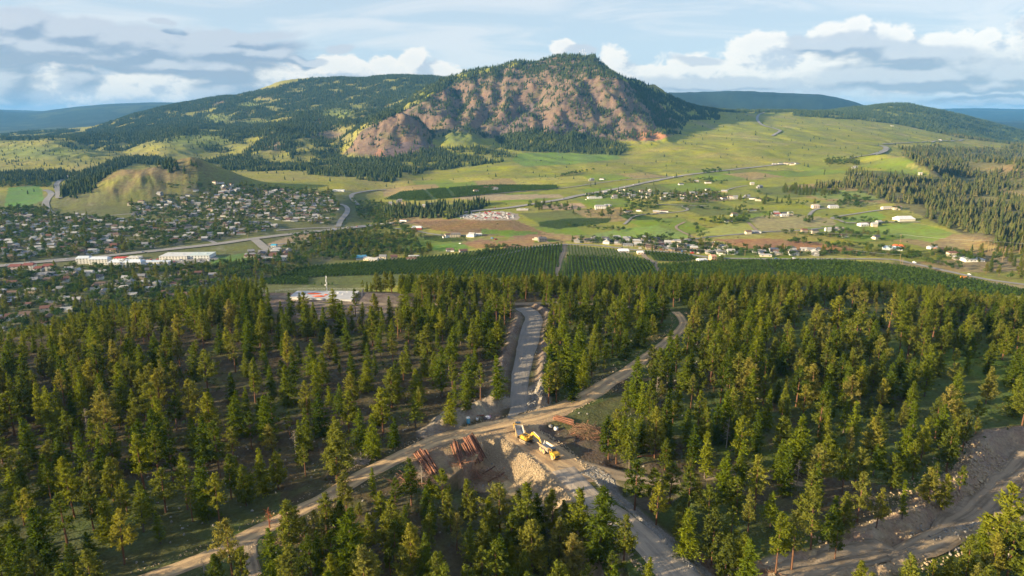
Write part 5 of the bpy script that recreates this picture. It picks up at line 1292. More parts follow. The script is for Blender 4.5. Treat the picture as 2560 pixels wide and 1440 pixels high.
def log_stack(p0, p1, q0, q1, layers, where, seed, n=14):
    """stack whose butts run from pixel p0 to p1 and tops from q0 to q1"""
    r = random.Random(seed); a0, a1, b0, b1 = [Vector(onground(*p)) for p in (p0, p1, q0, q1)]
    tot = 0
    for lay in range(layers):
        m = max(3, int(n*(1 - .22*lay)))
        for k in range(m):
            f = (k + .5)/m*(1 - .16*lay) + .08*lay; a = a0.lerp(a1, f); b = b0.lerp(b1, f); mid = (a + b)/2; d = b - a
            me = LOGS[r.randrange(4)]; L = d.length; o = link('log', me, None, (mid.x + r.uniform(-.3, .3), mid.y + r.uniform(-.6, .6), max(ground(mid.x, mid.y), (a.z + b.z)/2) + .3 + lay*.44 + r.uniform(-.05, .08)))
            o.rotation_euler = (Matrix.Rotation(math.atan2(d.y, d.x) - math.pi/2 + r.uniform(-.03, .03), 3, 'Z') @ Matrix.Rotation(math.atan2(d.z, math.hypot(d.x, d.y)) + r.uniform(-.01, .01), 3, 'X') @ Matrix.Rotation(r.uniform(0, 6), 3, 'Y')).to_euler()
            o.scale = (r.uniform(.85, 1.25), L/14*r.uniform(.85, 1.08), 1); tag(o, None, 'log', 'logs stacked at the clearing')
            lw = ['bottom layer', 'second layer', 'third layer', 'top layer'][lay] if lay < layers - 1 else 'top layer'
            log_items.append((o, 'reddish log in %s of %s' % (lw, where), pxpy(mid.x, mid.y, mid.z)[0]))
log_stack((1034,1138), (1070,1130), (1074,1192), (1100,1180), 3, 'left stack', 1, 13)
log_stack((1128,1112), (1146,1108), (1150,1184), (1164,1178), 3, 'middle stack left bundle', 2, 7)
log_stack((1152,1120), (1184,1106), (1182,1182), (1218,1168), 3, 'middle stack right bundle', 3, 13)
log_stack((1386,1052), (1388,1042), (1430,1066), (1440,1054), 2, 'stack right of the junction', 4, 7)
log_stack((1184,1112), (1186,1111), (1208,1160), (1210,1160), 1, 'middle stack far right, lying loose', 5, 3)
uniq_labels(log_items)
STICK = mat_simple('slash_wood', (.26,.125,.075), .9, var=.5, scale=1.5); BRUSHM = mat_simple('brown_slash', (.27,.185,.11), .9, var=.5, scale=1.5)
def slash_pile(px, py, rx, ry, h, n, label, seed, mats=(STICK, BRUSHM)):
    r = np.random.default_rng(seed); x0, y0, z0 = onground(px, py); e = link('slash_pile', None, None, (x0, y0, z0)); tag(e, label, 'brush pile', 'piles of branches and stems')
    for nm, m, nn, l0, l1, w in (('stem', mats[0], n//12, 3, 7, .11), ('branches', mats[1], int(n*1.6), .6, 2.4, .045)):
        b = MB()
        for k in range(nn):
            a = r.random()*6.28; q = math.sqrt(r.random()); cx, cy = math.cos(a)*q*rx, math.sin(a)*q*ry; zz_ = ground(x0 + cx, y0 + cy) - z0 + h*(1 - q*q)*r.uniform(.3, 1.05)
            d = Vector((r.normal(), r.normal()*.8, r.normal()*.28)).normalized()*r.uniform(l0, l1)/2; c = Vector((cx, cy, zz_))
            b.tube(c - d, c + d, w*r.uniform(.6, 1.3), w*.5, 4, False)
        o = b.obj(nm, m, e)
        if nm == 'branches': o['kind'] = 'stuff'
slash_pile(1200,1194,11,5,1.2,420,'big tangled brown brush pile below the middle log stack', 601)
slash_pile(1035,1200,8,5,1.6,350,'low brown brush pile left of the big one, among trees', 602)
slash_pile(1470,1082,7,6,2.6,700,'reddish root and branch pile at the end of the fallen logs', 603)
slash_pile(895,1156,4,2.5,1.0,160,'small grey heap of sticks above the left road', 604, (DEADM, DEADM))
slash_pile(710,1350,6,3,1.0,220,'dark brush heap under the pines near the rusty tree', 605, (BRUSHM, BRUSHM))
slash_pile(1900,1438,5,3,1.0,200,'brown slash heap at the bottom beside the big cut', 606)
li2 = []
for k, (px, py, ang_, L) in enumerate(((482,928,-.3,9),(1120,990,.6,8),(1858,806,-.2,8),(2044,880,-.35,12),(1200,1040,.1,3),(1850,1120,.5,12),(1630,1140,.2,11),(740,1060,.5,8),(1660,1125,.5,8),(1225,1175,.9,9),(1240,1195,.8,8))):
    x, y, z = onground(px, py); o = link('log', LOGS[k % 4], None, (x, y, z + .25), (0, 0, math.pi/2 + ang_), (1, L/14, 1)); tag(o, None, 'log', 'fallen logs in the wood'); li2.append((o, 'single fallen log lying on the forest floor', px))
uniq_labels(li2)

# ------------------------------------------------------------------ machines
YEL = mat_simple('yellow_paint', (.66,.38,.045), .55, spec=.4, var=.28, scale=1.1); YELD = mat_simple('dusty_yellow', (.62,.42,.20), .7, var=.25, scale=1.0)
BLK = mat_simple('black_rubber', (.045,.042,.04), .8); TYR = mat_simple('dusty_tyre', (.30,.25,.19), .95, var=.3, scale=2); STL = mat_simple('worn_steel', (.50,.49,.47), .5, .3, var=.2)
GLS = mat_simple('cab_glass', (.03,.05,.07), .12, spec=.8); DST = mat_simple('dusty_track', (.34,.28,.20), .95, var=.3, scale=3); DARKM = mat_simple('dark_frame', (.06,.06,.06), .6); WHT = mat_simple('white_paint', (.78,.78,.76), .5)
def wheel(parent, x, y, r=.85, w=.55):
    b = MB(); b.tube((x, y - w/2, r), (x, y + w/2, r), r, r, 18)
    for k in range(18):
        a = 2*math.pi*k/18; b.box((x + math.cos(a)*r, y, r + math.sin(a)*r), (.16, w*.96, .12), tilt=(0, -a))
    o = b.obj('wheel', TYR, parent); b = MB()
    s = 1 if y > 0 else -1
    b.tube((x, y + s*(w/2 - .05), r), (x, y + s*(w/2 + .04), r), r*.5, r*.42, 14); b.obj('rim', YEL, o)
def dump_truck(label, px, py, px2, py2, bedcol, tone):
    """six-wheel articulated hauler, nose towards (px2, py2)"""
    x, y, z = onground(px, py); x2, y2, _ = onground(px2, py2); rz = math.atan2(y2 - y, x2 - x)
    e = link('dump_truck', None, None, (x, y, z + .1), (0, 0, rz), (1.0, 1.0, 1.0)); tag(e, label, 'dump truck', 'articulated dump trucks')
    Y_ = YEL
    b = MB()
    b.prism([(3.1,.95),(5.0,.85),(5.25,1.2),(5.2,1.75),(4.7,2.25),(3.5,2.45),(3.1,2.45)], -1.15, 1.15)
    b.box((4.4, 0, .95), (1.7, 2.6, .35)); b.obj('hood', Y_, e)
    b = MB(); b.box((5.24, 0, 1.35), (.10, 1.6, .8)); [b.box((5.30, 0, 1.05 + .15*k), (.05, 1.5, .05)) for k in range(5)]; b.obj('grille', DARKM, e)
    for s in (-1, 1):
        b = MB(); b.prism([(3.0,1.65),(3.2,1.9),(4.5,1.9),(4.75,1.6),(4.75,1.5),(3.0,1.5)], s*1.1 - .32 + .15*s, s*1.1 + .32 + .15*s); b.obj('fender', Y_, e)
        b = MB(); b.box((5.28, s*.9, 1.5), (.08, .32, .2)); b.obj('headlight', WHT, e)
        b = MB(); b.tube((3.2, s*.95, 2.5), (3.3, s*1.55, 2.7), .03); b.box((3.32, s*1.6, 2.6), (.05, .25, .5)); b.obj('mirror', DARKM, e)
    b = MB(); b.prism([(1.7,1.2),(3.1,1.2),(3.05,2.5),(2.95,3.35),(1.8,3.4),(1.7,2.2)], -.85, .85); c = b.obj('cab', Y_, e)
    b = MB(); b.box((3.09, 0, 2.75), (.06, 1.5, .9), tilt=(0, -.12)); [b.box((2.35, s*.87, 2.75), (1.0, .05, .85)) for s in (-1, 1)]; b.box((1.72, 0, 2.85), (.05, 1.3, .7)); b.obj('window', GLS, c)
    b = MB(); b.box((2.35, 0, 3.43), (1.6, 1.95, .12)); b.obj('cab_roof', GLS if tone else Y_, c)
    b = MB(); b.box((-1.6, 0, 1.15), (6.8, .95, .45)); b.box((1.2, 0, 1.1), (1.2, .6, .5)); b.obj('chassis', DARKM, e)
    for xx_ in (4.0, -1.3, -3.1):
        for s in (-1, 1): wheel(e, xx_, s*1.15)
    # open bed: V floor, flared sides, high headboard
    b = MB(); W0, W1 = 1.0, 1.55
    out_ = [(-4.7, W0, 1.75), (.95, W0, 1.45), (1.2, W1, 3.0), (-4.9, W1, 2.75)]
    for s in (-1, 1):
        V = [(p[0], s*p[1], p[2]) for p in out_] + [(p[0], s*(p[1] - .12), p[2] + .0) for p in out_]
        b.add(V, [(0,1,2,3),(7,6,5,4),(0,3,7,4),(1,5,6,2),(3,2,6,7),(0,4,5,1)])
    b.add([(-4.7,-W0,1.75),(.95,-W0,1.45),(.95,W0,1.45),(-4.7,W0,1.75),(-4.7,-W0,1.6),(.95,-W0,1.3),(.95,W0,1.3),(-4.7,W0,1.6)], [(0,1,2,3),(7,6,5,4),(0,4,5,1),(3,2,6,7),(0,3,7,4),(1,5,6,2)])
    b.add([(.95,-W0,1.45),(1.2,-W1,3.0),(1.2,W1,3.0),(.95,W0,1.45),(1.07,-W0,1.42),(1.34,-W1,3.05),(1.34,W1,3.05),(1.07,W0,1.42)], [(0,1,2,3),(7,6,5,4),(1,5,6,2),(0,4,5,1),(3,2,6,7),(0,3,7,4)])
    bed = b.obj('bed', bedcol, e)
    b = MB(); [b.box((-1.9, s*(W1 + .02), 2.93), (6.2, .18, .16), tilt=(0, -.04)) for s in (-1, 1)]; b.box((1.45, 0, 3.12), (.8, 3.1, .08), tilt=(0, .15)); b.obj('bed_rim', YELD, bed)
    b = MB(); [b.box((-4.0 + 1.2*k, s*1.42, 2.2), (.14, .12, 1.15), tilt=(s*-.38, 0)) for k in range(5) for s in (-1, 1)]; b.obj('bed_rib', YELD, bed)
    return e
dump_truck('yellow dump truck with empty grey bed, nose towards the camera', 1372, 1136, 1401, 1158, STL, True)
dump_truck('dump truck facing away behind the excavator, dark cab roof', 1297, 1085, 1290, 1062, STL, True)
def excavator(px, py, bx, by, kx, ky):
    x, y, z = onground(px, py); x2, y2, _ = onground(bx, by); rz = math.atan2(y2 - y, x2 - x)
    e = link('excavator', None, None, (x, y, z + .1), (0, 0, rz)); tag(e, 'yellow tracked excavator with its boom reaching down to the grey bucket', 'excavator')
    for s in (-1, 1):
        n = 22; prof = [(2.0 + .5*math.cos(a), .5 + .5*math.sin(a)) for a in np.linspace(-math.pi/2, math.pi/2, n//2)] + [(-2.0 + .5*math.cos(a), .5 + .5*math.sin(a)) for a in np.linspace(math.pi/2, 3*math.pi/2, n//2)]
        b = MB(); b.prism(prof, s*1.3 - .32, s*1.3 + .32); tr = b.obj('track', DST, e)
        b = MB()
        for k in range(14):
            for zz_ in (.0, 1.0): b.box((-2.0 + k*.31, s*1.3, zz_), (.12, .66, .07))
        b.obj('track_shoe', DARKM, tr)
        b = MB(); [b.tube((-1.8 + k*.6, s*1.3 - .36, .42), (-1.8 + k*.6, s*1.3 + .36, .42), .2, None, 8) for k in range(7)]; b.obj('roller', DARKM, tr)
    b = MB(); b.box((0, 0, .75), (1.8, 1.9, .5)); b.tube((0, 0, 1.0), (0, 0, 1.2), .8, None, 16); b.obj('undercarriage', DARKM, e)
    b = MB(); b.box((-.5, 0, 1.4), (3.6, 2.7, .35)); b.box((-1.1, 0, 2.0), (2.0, 2.65, .95)); b.box((.9, -.85, 1.9), (1.2, .9, .8)); hs = b.obj('house', YEL, e)
    b = MB(); b.prism([(-2.1 - .55*math.cos(a), 1.35) if i == 0 else (-2.1 - .55*math.sin(a), 1.9 + .65*math.cos(a)) for i, a in enumerate(np.linspace(0, math.pi, 7))], -1.32, 1.32); b.obj('counterweight', YEL, e)
    b = MB(); b.prism([(.1,1.55),(1.75,1.55),(1.8,2.3),(1.45,3.0),(.15,3.05)], .35, 1.3); c = b.obj('cab', YEL, e)
    b = MB(); b.box((1.68, .82, 2.5), (.06, .8, .9), tilt=(0, -.35)); b.box((.85, 1.32, 2.45), (1.2, .04, .8)); b.box((.85, .33, 2.5), (1.2, .04, .8)); b.box((.8, .82, 3.07), (.8, .7, .04)); b.obj('window', GLS, c)
    b = MB(); [b.box((-1.1, -.6 + .3*k, 2.5), (1.5, .2, .08)) for k in range(5)]; b.tube((-1.3, -.9, 2.45), (-1.3, -.9, 3.0), .09); b.obj('engine_cover', DARKM, e)
    # boom, stick, bucket in the machine's x-z plane
    tgt = Vector(onground(kx, ky)) - Vector((x, y, z + .1)); reach = math.hypot(tgt.x, tgt.y)*.98
    A_ = Vector((1.0, -.15, 1.9)); B_ = Vector((reach*.40, -.15, 4.9)); C_ = Vector((reach*.82, -.15, 3.7)); D_ = Vector((reach*.99, -.15, .95 + tgt.z))
    def beam(nm, p, q, w, h0, h1, m=YEL, par=e):
        d = (q - p).normalized(); u = Vector((-d.z, 0, d.x)); b_ = MB()
        V = [p + u*h0/2 + Vector((0, s*w/2, 0)) for s in (-1, 1)] + [p - u*h0/2 + Vector((0, s*w/2, 0)) for s in (-1, 1)] + [q + u*h1/2 + Vector((0, s*w/2, 0)) for s in (-1, 1)] + [q - u*h1/2 + Vector((0, s*w/2, 0)) for s in (-1, 1)]
        b_.add(V, [(0,1,3,2),(4,6,7,5),(0,4,5,1),(2,3,7,6),(0,2,6,4),(1,5,7,3)]); return b_
    b = beam('', A_, B_, .5, .75, .85); b2 = beam('', B_ - Vector((.15, 0, 0)), C_, .46, .80, .5); b.add(b2.V, b2.F); boom = b.obj('boom', YEL, e)
    beam('', C_ + (C_ - D_)*.22, D_, .36, .62, .32).obj('stick', YEL, e)
    b = MB(); b.tube((.9, -.5, 1.6), (B_.x*.8, -.5, B_.z*.75), .1); b.tube((.9, .2, 1.6), (B_.x*.8, .2, B_.z*.75), .1); b.tube(B_ + Vector((.2, 0, .55)), C_ + (C_ - D_)*.2 + Vector((0, 0, .1)), .1); b.tube(C_ + Vector((.3, 0, .2)), D_ + Vector((.35, 0, .5)), .08); b.obj('hydraulic_ram', STL, boom)
    b = MB(); pr_ = [(0, .25), (.35, .05), (.45, -.45), (.15, -.95), (-.45, -1.0), (-.95, -.55), (-.8, -.5), (-.4, -.85), (.1, -.8), (.28, -.4), (.2, 0), (-.05, .1)]
    b.prism([(D_.x + u*1.1, D_.z + w*.95) for u, w in pr_], -.80, .50)
    for yy_ in (-.82, .50): b.prism([(D_.x + u*1.1, D_.z + w*.95) for u, w in pr_[:6]], yy_, yy_ + .04)
    for k in range(5): b.box((D_.x - 1.1, -.7 + k*.28, D_.z - .58), (.3, .1, .08), tilt=(0, .6))
    b.obj('bucket', STL, e)
excavator(1318, 1106, 1348, 1121, 1350, 1129)
# site odds and ends
x, y, z = onground(1171, 1058)
b = MB(); b.box((0, 0, 1.15), (1.15, 1.15, 2.2)); BLU = mat_simple('blue_plastic', (.06,.32,.55), .5)
pt = link('portable_toilet', None, None, (x, y, z), (0, 0, .3)); tag(pt, 'bright blue portable toilet beside the spoil heap above the dirt road', 'portable toilet')
b.obj('body', BLU, pt); b = MB(); b.prism([(-.65, 2.25), (.65, 2.25), (.5, 2.5), (-.5, 2.5)], -.65, .65); b.obj('roof', WHT, pt); b = MB(); b.box((0, -.59, 1.1), (.8, .05, 1.9)); dd = b.obj('door', mat_simple('light_blue_door', (.12,.42,.62), .5), pt); b = MB(); b.box((.3, -.64, 1.1), (.08, .06, .15)); b.obj('handle', DARKM, dd)
x, y, z = onground(1219, 1047)
def sack(px, py, col, label, s=1.0, seed=1):
    x, y, z = onground(px, py); import bmesh; r = np.random.default_rng(seed); bm = bmesh.new(); bmesh.ops.create_icosphere(bm, subdivisions=2, radius=.6)
    for v in bm.verts: v.co *= 1 + .25*r.normal()*.5; v.co.z = max(v.co.z*.8, -.35)
    me = bpy.data.meshes.new('sack'); bm.to_mesh(me); bm.free(); me.materials.append(mat_simple('sack_cloth', col, .8)); o = link('bulk_bag', me, None, (x, y, z + .35*s), None, s); tag(o, label, 'bag')
sack(1219, 1047, (.75,.72,.72), 'white bulk bag at the foot of the spoil heap', 1.7, 1); sack(1214, 1049, (.12,.11,.12), 'dark bag beside the white bulk bag', 1.3, 2); sack(1224, 1044, (.62,.30,.42), 'pinkish bag right of the white bulk bag', 1.1, 3)
def tank(px, py, r_, h_, label):
    x, y, z = onground(px, py); t_ = link('drum', None, None, (x, y, z)); tag(t_, label, 'drum'); MB().tube((0, 0, 0), (0, 0, h_), r_, None, 14).obj('body', WHT, t_, True); MB().tube((0, 0, h_), (0, 0, h_ + .12), r_*.4, None, 10).obj('lid', DARKM, t_)
tank(1390, 1075, .8, 1.1, 'white drum standing on grass near the fallen logs')
tank(1193, 1050, .5, .9, 'small grey-white drum between blue toilet and white bag')
x, y, z = onground(1376, 1069); tag(link('boulder', cb.objects[0].data, None, (x, y, z + .5), (0, .4, 1), (1.8, 1.6, 2.4)), 'grey upright boulder left of the white drum', 'boulder')

# ------------------------------------------------------------------ reservoir, fence, mast
zt = zpad + 1.3
CON = mat_simple('pale_concrete', (.50,.50,.50), .8, var=.15, scale=.2); FEN = mat_simple('galvanised', (.55,.56,.57), .5, .4)
def wpt(px, py, zz_): s = float(slope_of(py)); yw = (zz_ - CAMZ)/s; return float(a_of(px, s))*yw, yw
cr = [wpt(724, 742, zt), wpt(878, 749, zt), wpt(896, 727, zt), wpt(744, 727, zt)]
cr = [Vector((c[0], c[1], 0)) for c in cr]
rs_ = link('reservoir', None, None, (cr[0].x, cr[0].y, zpad)); tag(rs_, 'pale concrete reservoir slab in a fenced clearing on the crest', 'reservoir')
b = MB(); V = [(c.x - cr[0].x, c.y - cr[0].y, zz_) for zz_ in (-3.4, 1.02) for c in cr]; b.add(V, [(0,3,2,1),(0,1,5,4),(1,2,6,5),(2,3,7,6),(3,0,4,7),(4,5,6,7)]); b.obj('wall', CON, rs_)
b = MB(); cc = sum(cr, Vector((0,0,0)))/4; V = [((c.x - cc.x)*k + cc.x - cr[0].x, (c.y - cc.y)*k + cc.y - cr[0].y, zz_) for zz_, k in ((1.03, 1.02), (1.3, 1.02)) for c in cr]; b.add(V, [(0,3,2,1),(0,1,5,4),(1,2,6,5),(2,3,7,6),(3,0,4,7),(4,5,6,7)]); b.obj('slab', CON, rs_)
b = MB(); b.box((30, 10, 1.6), (1.4, 1.4, .6)); b.box((34, 7, 1.5), (.9, .9, .4)); b.tube((36, 12, 1.3), (36, 12, 2.4), .2); b.obj('hatch', WHT, rs_)
ORM = mat_simple('orange_tarp', (.85,.14,.03), .6, var=.15)
for (px, py, w_, d_2, lb) in ((785,734.5,9.0,4.5,'orange tarpaulin spread on the slab, further back'), (797,741,8.5,4.0,'larger red-orange tarpaulin near the slab front edge'), (815,737.5,3.0,2.2,'small orange cover right of the two tarpaulins')):
    x, y = wpt(px, py, zt); gx_, gy_ = np.meshgrid(np.linspace(-1, 1, 15), np.linspace(-1, 1, 11)); rr_ = np.hypot(gx_, gy_)*(1 + .25*fbm(gx_*10 + px, gy_*10, 7, 3, 5)); zz_ = np.clip(1 - rr_, 0, 1)**.7*1.0*(.6 + .5*fbm(gx_*10, gy_*10 + px, 4, 3, 6)) + .05
    V = np.stack([gx_*w_/2*(1 + .2*gy_), gy_*d_2/2, zz_], -1).reshape(-1, 3); kk = np.arange(14*10); r0_, c0_ = kk//14, kk % 14; v0 = r0_*15 + c0_; keep = (rr_[:-1, :-1].ravel() < 1.0)
    tag(link('tarpaulin', npmesh('tarp', V, np.stack([v0, v0+1, v0+16, v0+15], 1)[keep], ORM, True), None, (x, y, zt)), lb, 'tarpaulin')
def fence(name, pts, label, h=2.2, gap=4.0):
    P = []
    for (px, py) in pts: x, y, _ = onground(px, py); P.append(Vector((x, y, 0)))
    e = link(name, None, None, (P[0].x, P[0].y, float(ground(P[0].x, P[0].y)))); tag(e, label, 'fence'); o0 = e.location.copy(); rail = MB(); mesh_ = MB(); post = MB(); post.tube((0, 0, 0), (0, 0, h), .07, None, 6); pm = post.mesh('fence_post', FEN)
    for a, b_ in zip(P[:-1], P[1:]):
        n = max(1, int((b_ - a).length/gap))
        for k in range(n + 1):
            p = a.lerp(b_, k/n); z = float(ground(p.x, p.y))
            if k < n or b_ is P[-1]: link('post', pm, e, (p.x - o0.x, p.y - o0.y, z - o0.z))
            if k < n:
                q = a.lerp(b_, (k+1)/n); z2 = float(ground(q.x, q.y))
                u = Vector((p.x, p.y, z)) - o0; v = Vector((q.x, q.y, z2)) - o0
                rail.tube(u + Vector((0,0,h)), v + Vector((0,0,h)), .05, None, 4); rail.tube(u + Vector((0,0,.15)), v + Vector((0,0,.15)), .03, None, 4)
                for j in range(11):
                    for s in (0, 1):
                        f0, f1 = (j/10, (j+2.2)/10) if s == 0 else (j/10, (j-2.2)/10)
                        f1 = min(1, max(0, f1)); mesh_.tube(u.lerp(v, f0) + Vector((0,0,.15)), u.lerp(v, f1) + Vector((0,0,h*abs(f1-f0)/.22)), .012, None, 3, False)
    rail.obj('rail', FEN, e); m_ = mesh_.obj('chain_link', FEN, e); m_['kind'] = 'stuff'
fence('chain_link_fence', [(665,738),(690,729),(744,724),(820,724),(926,724),(905,742)], 'chain-link fence with metal posts round the concrete reservoir')
x, y = wpt(817, 725, zt); mh = 11.5
am = link('antenna_mast', None, None, (x, y, zpad)); tag(am, 'slim white lattice mast standing behind the concrete reservoir', 'mast')
b = MB(); L3 = [(.35*math.cos(a), .35*math.sin(a)) for a in (0, 2.09, 4.19)]
for k in range(3): b.tube((*L3[k], 0), (L3[k][0]*.6, L3[k][1]*.6, mh), .09, None, 5)
for j in range(12):
    for k in range(3):
        z0_, z1_ = j*mh/12, (j+1)*mh/12; p, q = L3[k], L3[(k+1) % 3]; b.tube((p[0]*(1 - .4*j/12), p[1]*(1 - .4*j/12), z0_), (q[0]*(1 - .4*(j+1)/12), q[1]*(1 - .4*(j+1)/12), z1_), .04, None, 4, False)
b.obj('lattice', WHT, am)
for hh_, s in ((10.5, .3), (8.0, -.35), (6.2, .3)): MB().box((s, 0, hh_), (.3, .4, 1.6)).obj('antenna', WHT, am)
MB().tube((-.5, -.2, 5.0), (-.8, -.5, 5.0), .45, .5, 12).obj('dish', WHT, am)
# summit masts
for k, (px, h_) in enumerate(((1449,34),(1455,46),(1460,48),(1464,30))):
    x, y, ok = cast([px], [148]); x, y = float(a_of(px, slope_of(141)))*4560., 4560.; z = float(ground(x, y)); e = link('antenna_mast', None, None, (x, y, z - 1)); tag(e, 'faint pale mast on the mountain summit, ' + ORD[k], 'mast', 'summit masts')
    b = MB()
    for q in range(3): a = q*2.09; b.tube((math.cos(a)*2.4, math.sin(a)*2.4, 0), (math.cos(a)*.5, math.sin(a)*.5, h_), .5, .3, 4)
    b.obj('lattice', WHT, e); b = MB(); [b.box((1.2, 0, h_*f), (1.8, 2.4, 3)) for f in (.6, .8, .95)]; b.obj('antenna', WHT, e)

# ------------------------------------------------------------------ orchards and vineyards
cn_o = src_coll('source_orchard')
for k in range(3):
    r = np.random.default_rng(520 + k); n = 22; P = r.normal(0, [.42, .42, .1], (n, 3)); P[:, 2] = r.uniform(.5, 3.1, n); N = r.normal(0, 1, (n, 3)); N[:, 2] = abs(N[:, 2]); N /= np.linalg.norm(N, axis=1)[:, None]; U = np.cross(N, r.normal(0, 1, (n, 3))); U /= np.linalg.norm(U, axis=1)[:, None]
    V, F = quads_at(P, N, U, r.uniform(.9, 1.5, n), r.uniform(.7, 1.1, n)); cn_o.objects.link(bpy.data.objects.new('orchard_form%d' % k, npmesh('orch%d' % k, V, F, L_ORCH)))
def rows(name, pl, ang, sp_row, sp_tree, size, label, near, far_, seed, coll='source_orchard', jit=.35, gaps=()):
    P = np.array(pl, float); x, y, ok = cast(P[:, 0], P[:, 1], near)
    # field outline: cast only points that fall on the valley floor
    cx, cy = np.mean(x), np.mean(y); Rm = np.hypot(x - cx, y - cy).max() + 20
    c, s = math.cos(ang), math.sin(ang)
    u = np.arange(-Rm, Rm, sp_row); v = np.arange(-Rm, Rm, sp_tree); uu, vv = np.meshgrid(u, v); r = np.random.default_rng(seed)
    xx_ = cx + uu*c - vv*s + r.normal(0, jit*.5, uu.shape); yy_ = cy + uu*s + vv*c + r.normal(0, jit, uu.shape)
    xx_, yy_ = xx_.ravel(), yy_.ravel(); m = (yy_ > near) & (yy_ < far_) & (np.abs(xx_/yy_) < .95); xx_, yy_ = xx_[m], yy_[m]
    z = ground(xx_, yy_); qx, qy = pxpy(xx_, yy_, z); m = inpoly(qx, qy, pl)
    for g in gaps: m &= ~inpoly(qx, qy, g)
    m &= r.random(len(m)) > .03
    scatter(name, np.stack([xx_, yy_, z], 1)[m], coll, r.uniform(.85, 1.15, int(m.sum()))*size, nform=3, label=label, cat='orchard', seed=seed)
    return int(m.sum())
tracks_ = ([(1406,600),(1412,600),(1395,720),(1385,720)],)
n_ = rows('orchard_rows', [(660,700),(760,668),(900,658),(1100,640),(1280,622),(1408,612),(1396,660),(1382,720),(1200,716),(660,712)], R(-4), 5.2, 2.0, 1.1, 'dense green orchard rows left of the orchard track', 780, 1500, 31, gaps=([(770,694),(1000,686),(1395,702),(1395,722),(770,712)],))
n_ += rows('orchard_rows', [(1418,640),(1500,642),(1612,650),(1636,662),(1655,720),(1395,720),(1402,680)], R(-4), 5.2, 2.0, 1.1, 'dark green orchard rows between the two tracks', 780, 1500, 32)
n_ += rows('young_orchard_rows', [(1418,613),(1540,624),(1608,648),(1500,641),(1418,639)], R(-4), 5.2, 2.4, .62, 'light green young orchard rows behind the dark ones', 780, 1700, 33)
n_ += rows('orchard_rows', [(1608,629),(1720,637),(1750,648),(1700,655),(1640,653)], R(-4), 5.0, 2.2, 1.0, 'small dark green orchard block below the hamlet', 780, 1700, 34)
n_ += rows('orchard_rows', [(1642,662),(1760,654),(1900,651),(2080,651),(2240,663),(2330,678),(2440,702),(2560,726),(2640,770),(2560,800),(1672,730)], R(14), 5.6, 2.6, 1.1, 'broad dark green orchard on the right beyond the wood', 760, 1500, 35, jit=.8, gaps=([(1905,648),(1911,648),(1990,740),(1978,740)], [(2140,652),(2146,652),(2290,740),(2276,740)], [(1640,690),(2560,742),(2560,746),(1640,694)]))
n_ += rows('orchard_rows', [(960,499),(1005,480),(1120,470),(1230,463),(1390,464),(1396,473),(1290,480),(1180,491),(1050,502)], R(20), 6, 3, 1.2, 'dark green orchard bands on the bench below the mountain', 1400, 3000, 36, gaps=([(1050,466),(1058,466),(1090,500),(1080,500)], [(1110,466),(1118,466),(1140,492),(1128,492)]))
n_ += rows('vineyard_rows', [(1030,555),(1280,549),(1320,566),(1370,588),(1240,590),(1080,576)], R(-52), 6, 2.2, .35, 'thin vine rows on the brown field', 1100, 2200, 37)
n_ += rows('crop_rows', [(1345,556),(1420,547),(1530,545),(1520,557),(1395,573),(1350,566)], R(70), 5, 1.8, .5, 'dark green crop rows in the middle of the farmland', 1000, 2400, 38)
n_ += rows('crop_rows', [(1545,536),(1600,537),(1655,547),(1600,551),(1560,546)], R(60), 5, 1.8, .45, 'small green crop patch behind the dark rows', 1000, 2400, 39)
n_ += rows('vineyard_rows', [(1060,590),(1160,590),(1170,602),(1100,606),(1060,600)], R(-40), 5, 2, .5, 'green vine rows beside the long farmhouse', 1000, 2200, 40)
print('ORCHARD', n_)

# ------------------------------------------------------------------ houses
WALLM = mat_simple('house_wall', (1,1,1), .85, var=.06, scale=.3, tintobj=True); ROOFM = mat_simple('house_roof', (1,1,1), .85, var=.15, scale=.4, tintobj=True)
WINM = mat_simple('window_glass', (.05,.07,.09), .15, spec=.7)
WALLS = [('white', (.70,.69,.66,1)), ('cream', (.60,.53,.42,1)), ('tan', (.36,.30,.22,1)), ('grey', (.28,.28,.29,1)), ('white', (.78,.77,.74,1)), ('beige', (.50,.44,.35,1))]
ROOFS = [('dark grey', (.10,.10,.11,1)), ('brown', (.17,.115,.085,1)), ('light grey', (.42,.42,.42,1)), ('grey', (.24,.24,.25,1)), ('reddish', (.17,.09,.07,1)), ('pale', (.44,.43,.41,1)), ('grey', (.28,.28,.29,1))]
def roof_mesh(k, parts):
    """parts: (cx, cy, lx, ly, z, rise, hip)"""
    b = MB()
    for cx, cy, lx, ly, z, rise, hip in parts:
        ox, oy = lx/2 + .5, ly/2 + .5; h = ox*hip if hip else 0
        V = [(cx-ox,cy-oy,z),(cx+ox,cy-oy,z),(cx+ox,cy+oy,z),(cx-ox,cy+oy,z),(cx-ox+h,cy,z+rise),(cx+ox-h,cy,z+rise),(cx-ox,cy-oy,z-.18),(cx+ox,cy-oy,z-.18),(cx+ox,cy+oy,z-.18),(cx-ox,cy+oy,z-.18)]
        b.add(V, [(0,1,5,4),(2,3,4,5),(1,2,5),(3,0,4),(6,9,8,7),(0,6,7,1),(1,7,8,2),(2,8,9,3),(3,9,6,0)])
    return b.mesh('roof%d' % k, ROOFM)
def wall_mesh(k, parts):
    b = MB()
    for cx, cy, lx, ly, z in parts: b.box((cx, cy, z/2 - .8), (lx, ly, z + 1.2))
    return b.mesh('wall%d' % k, WALLM)
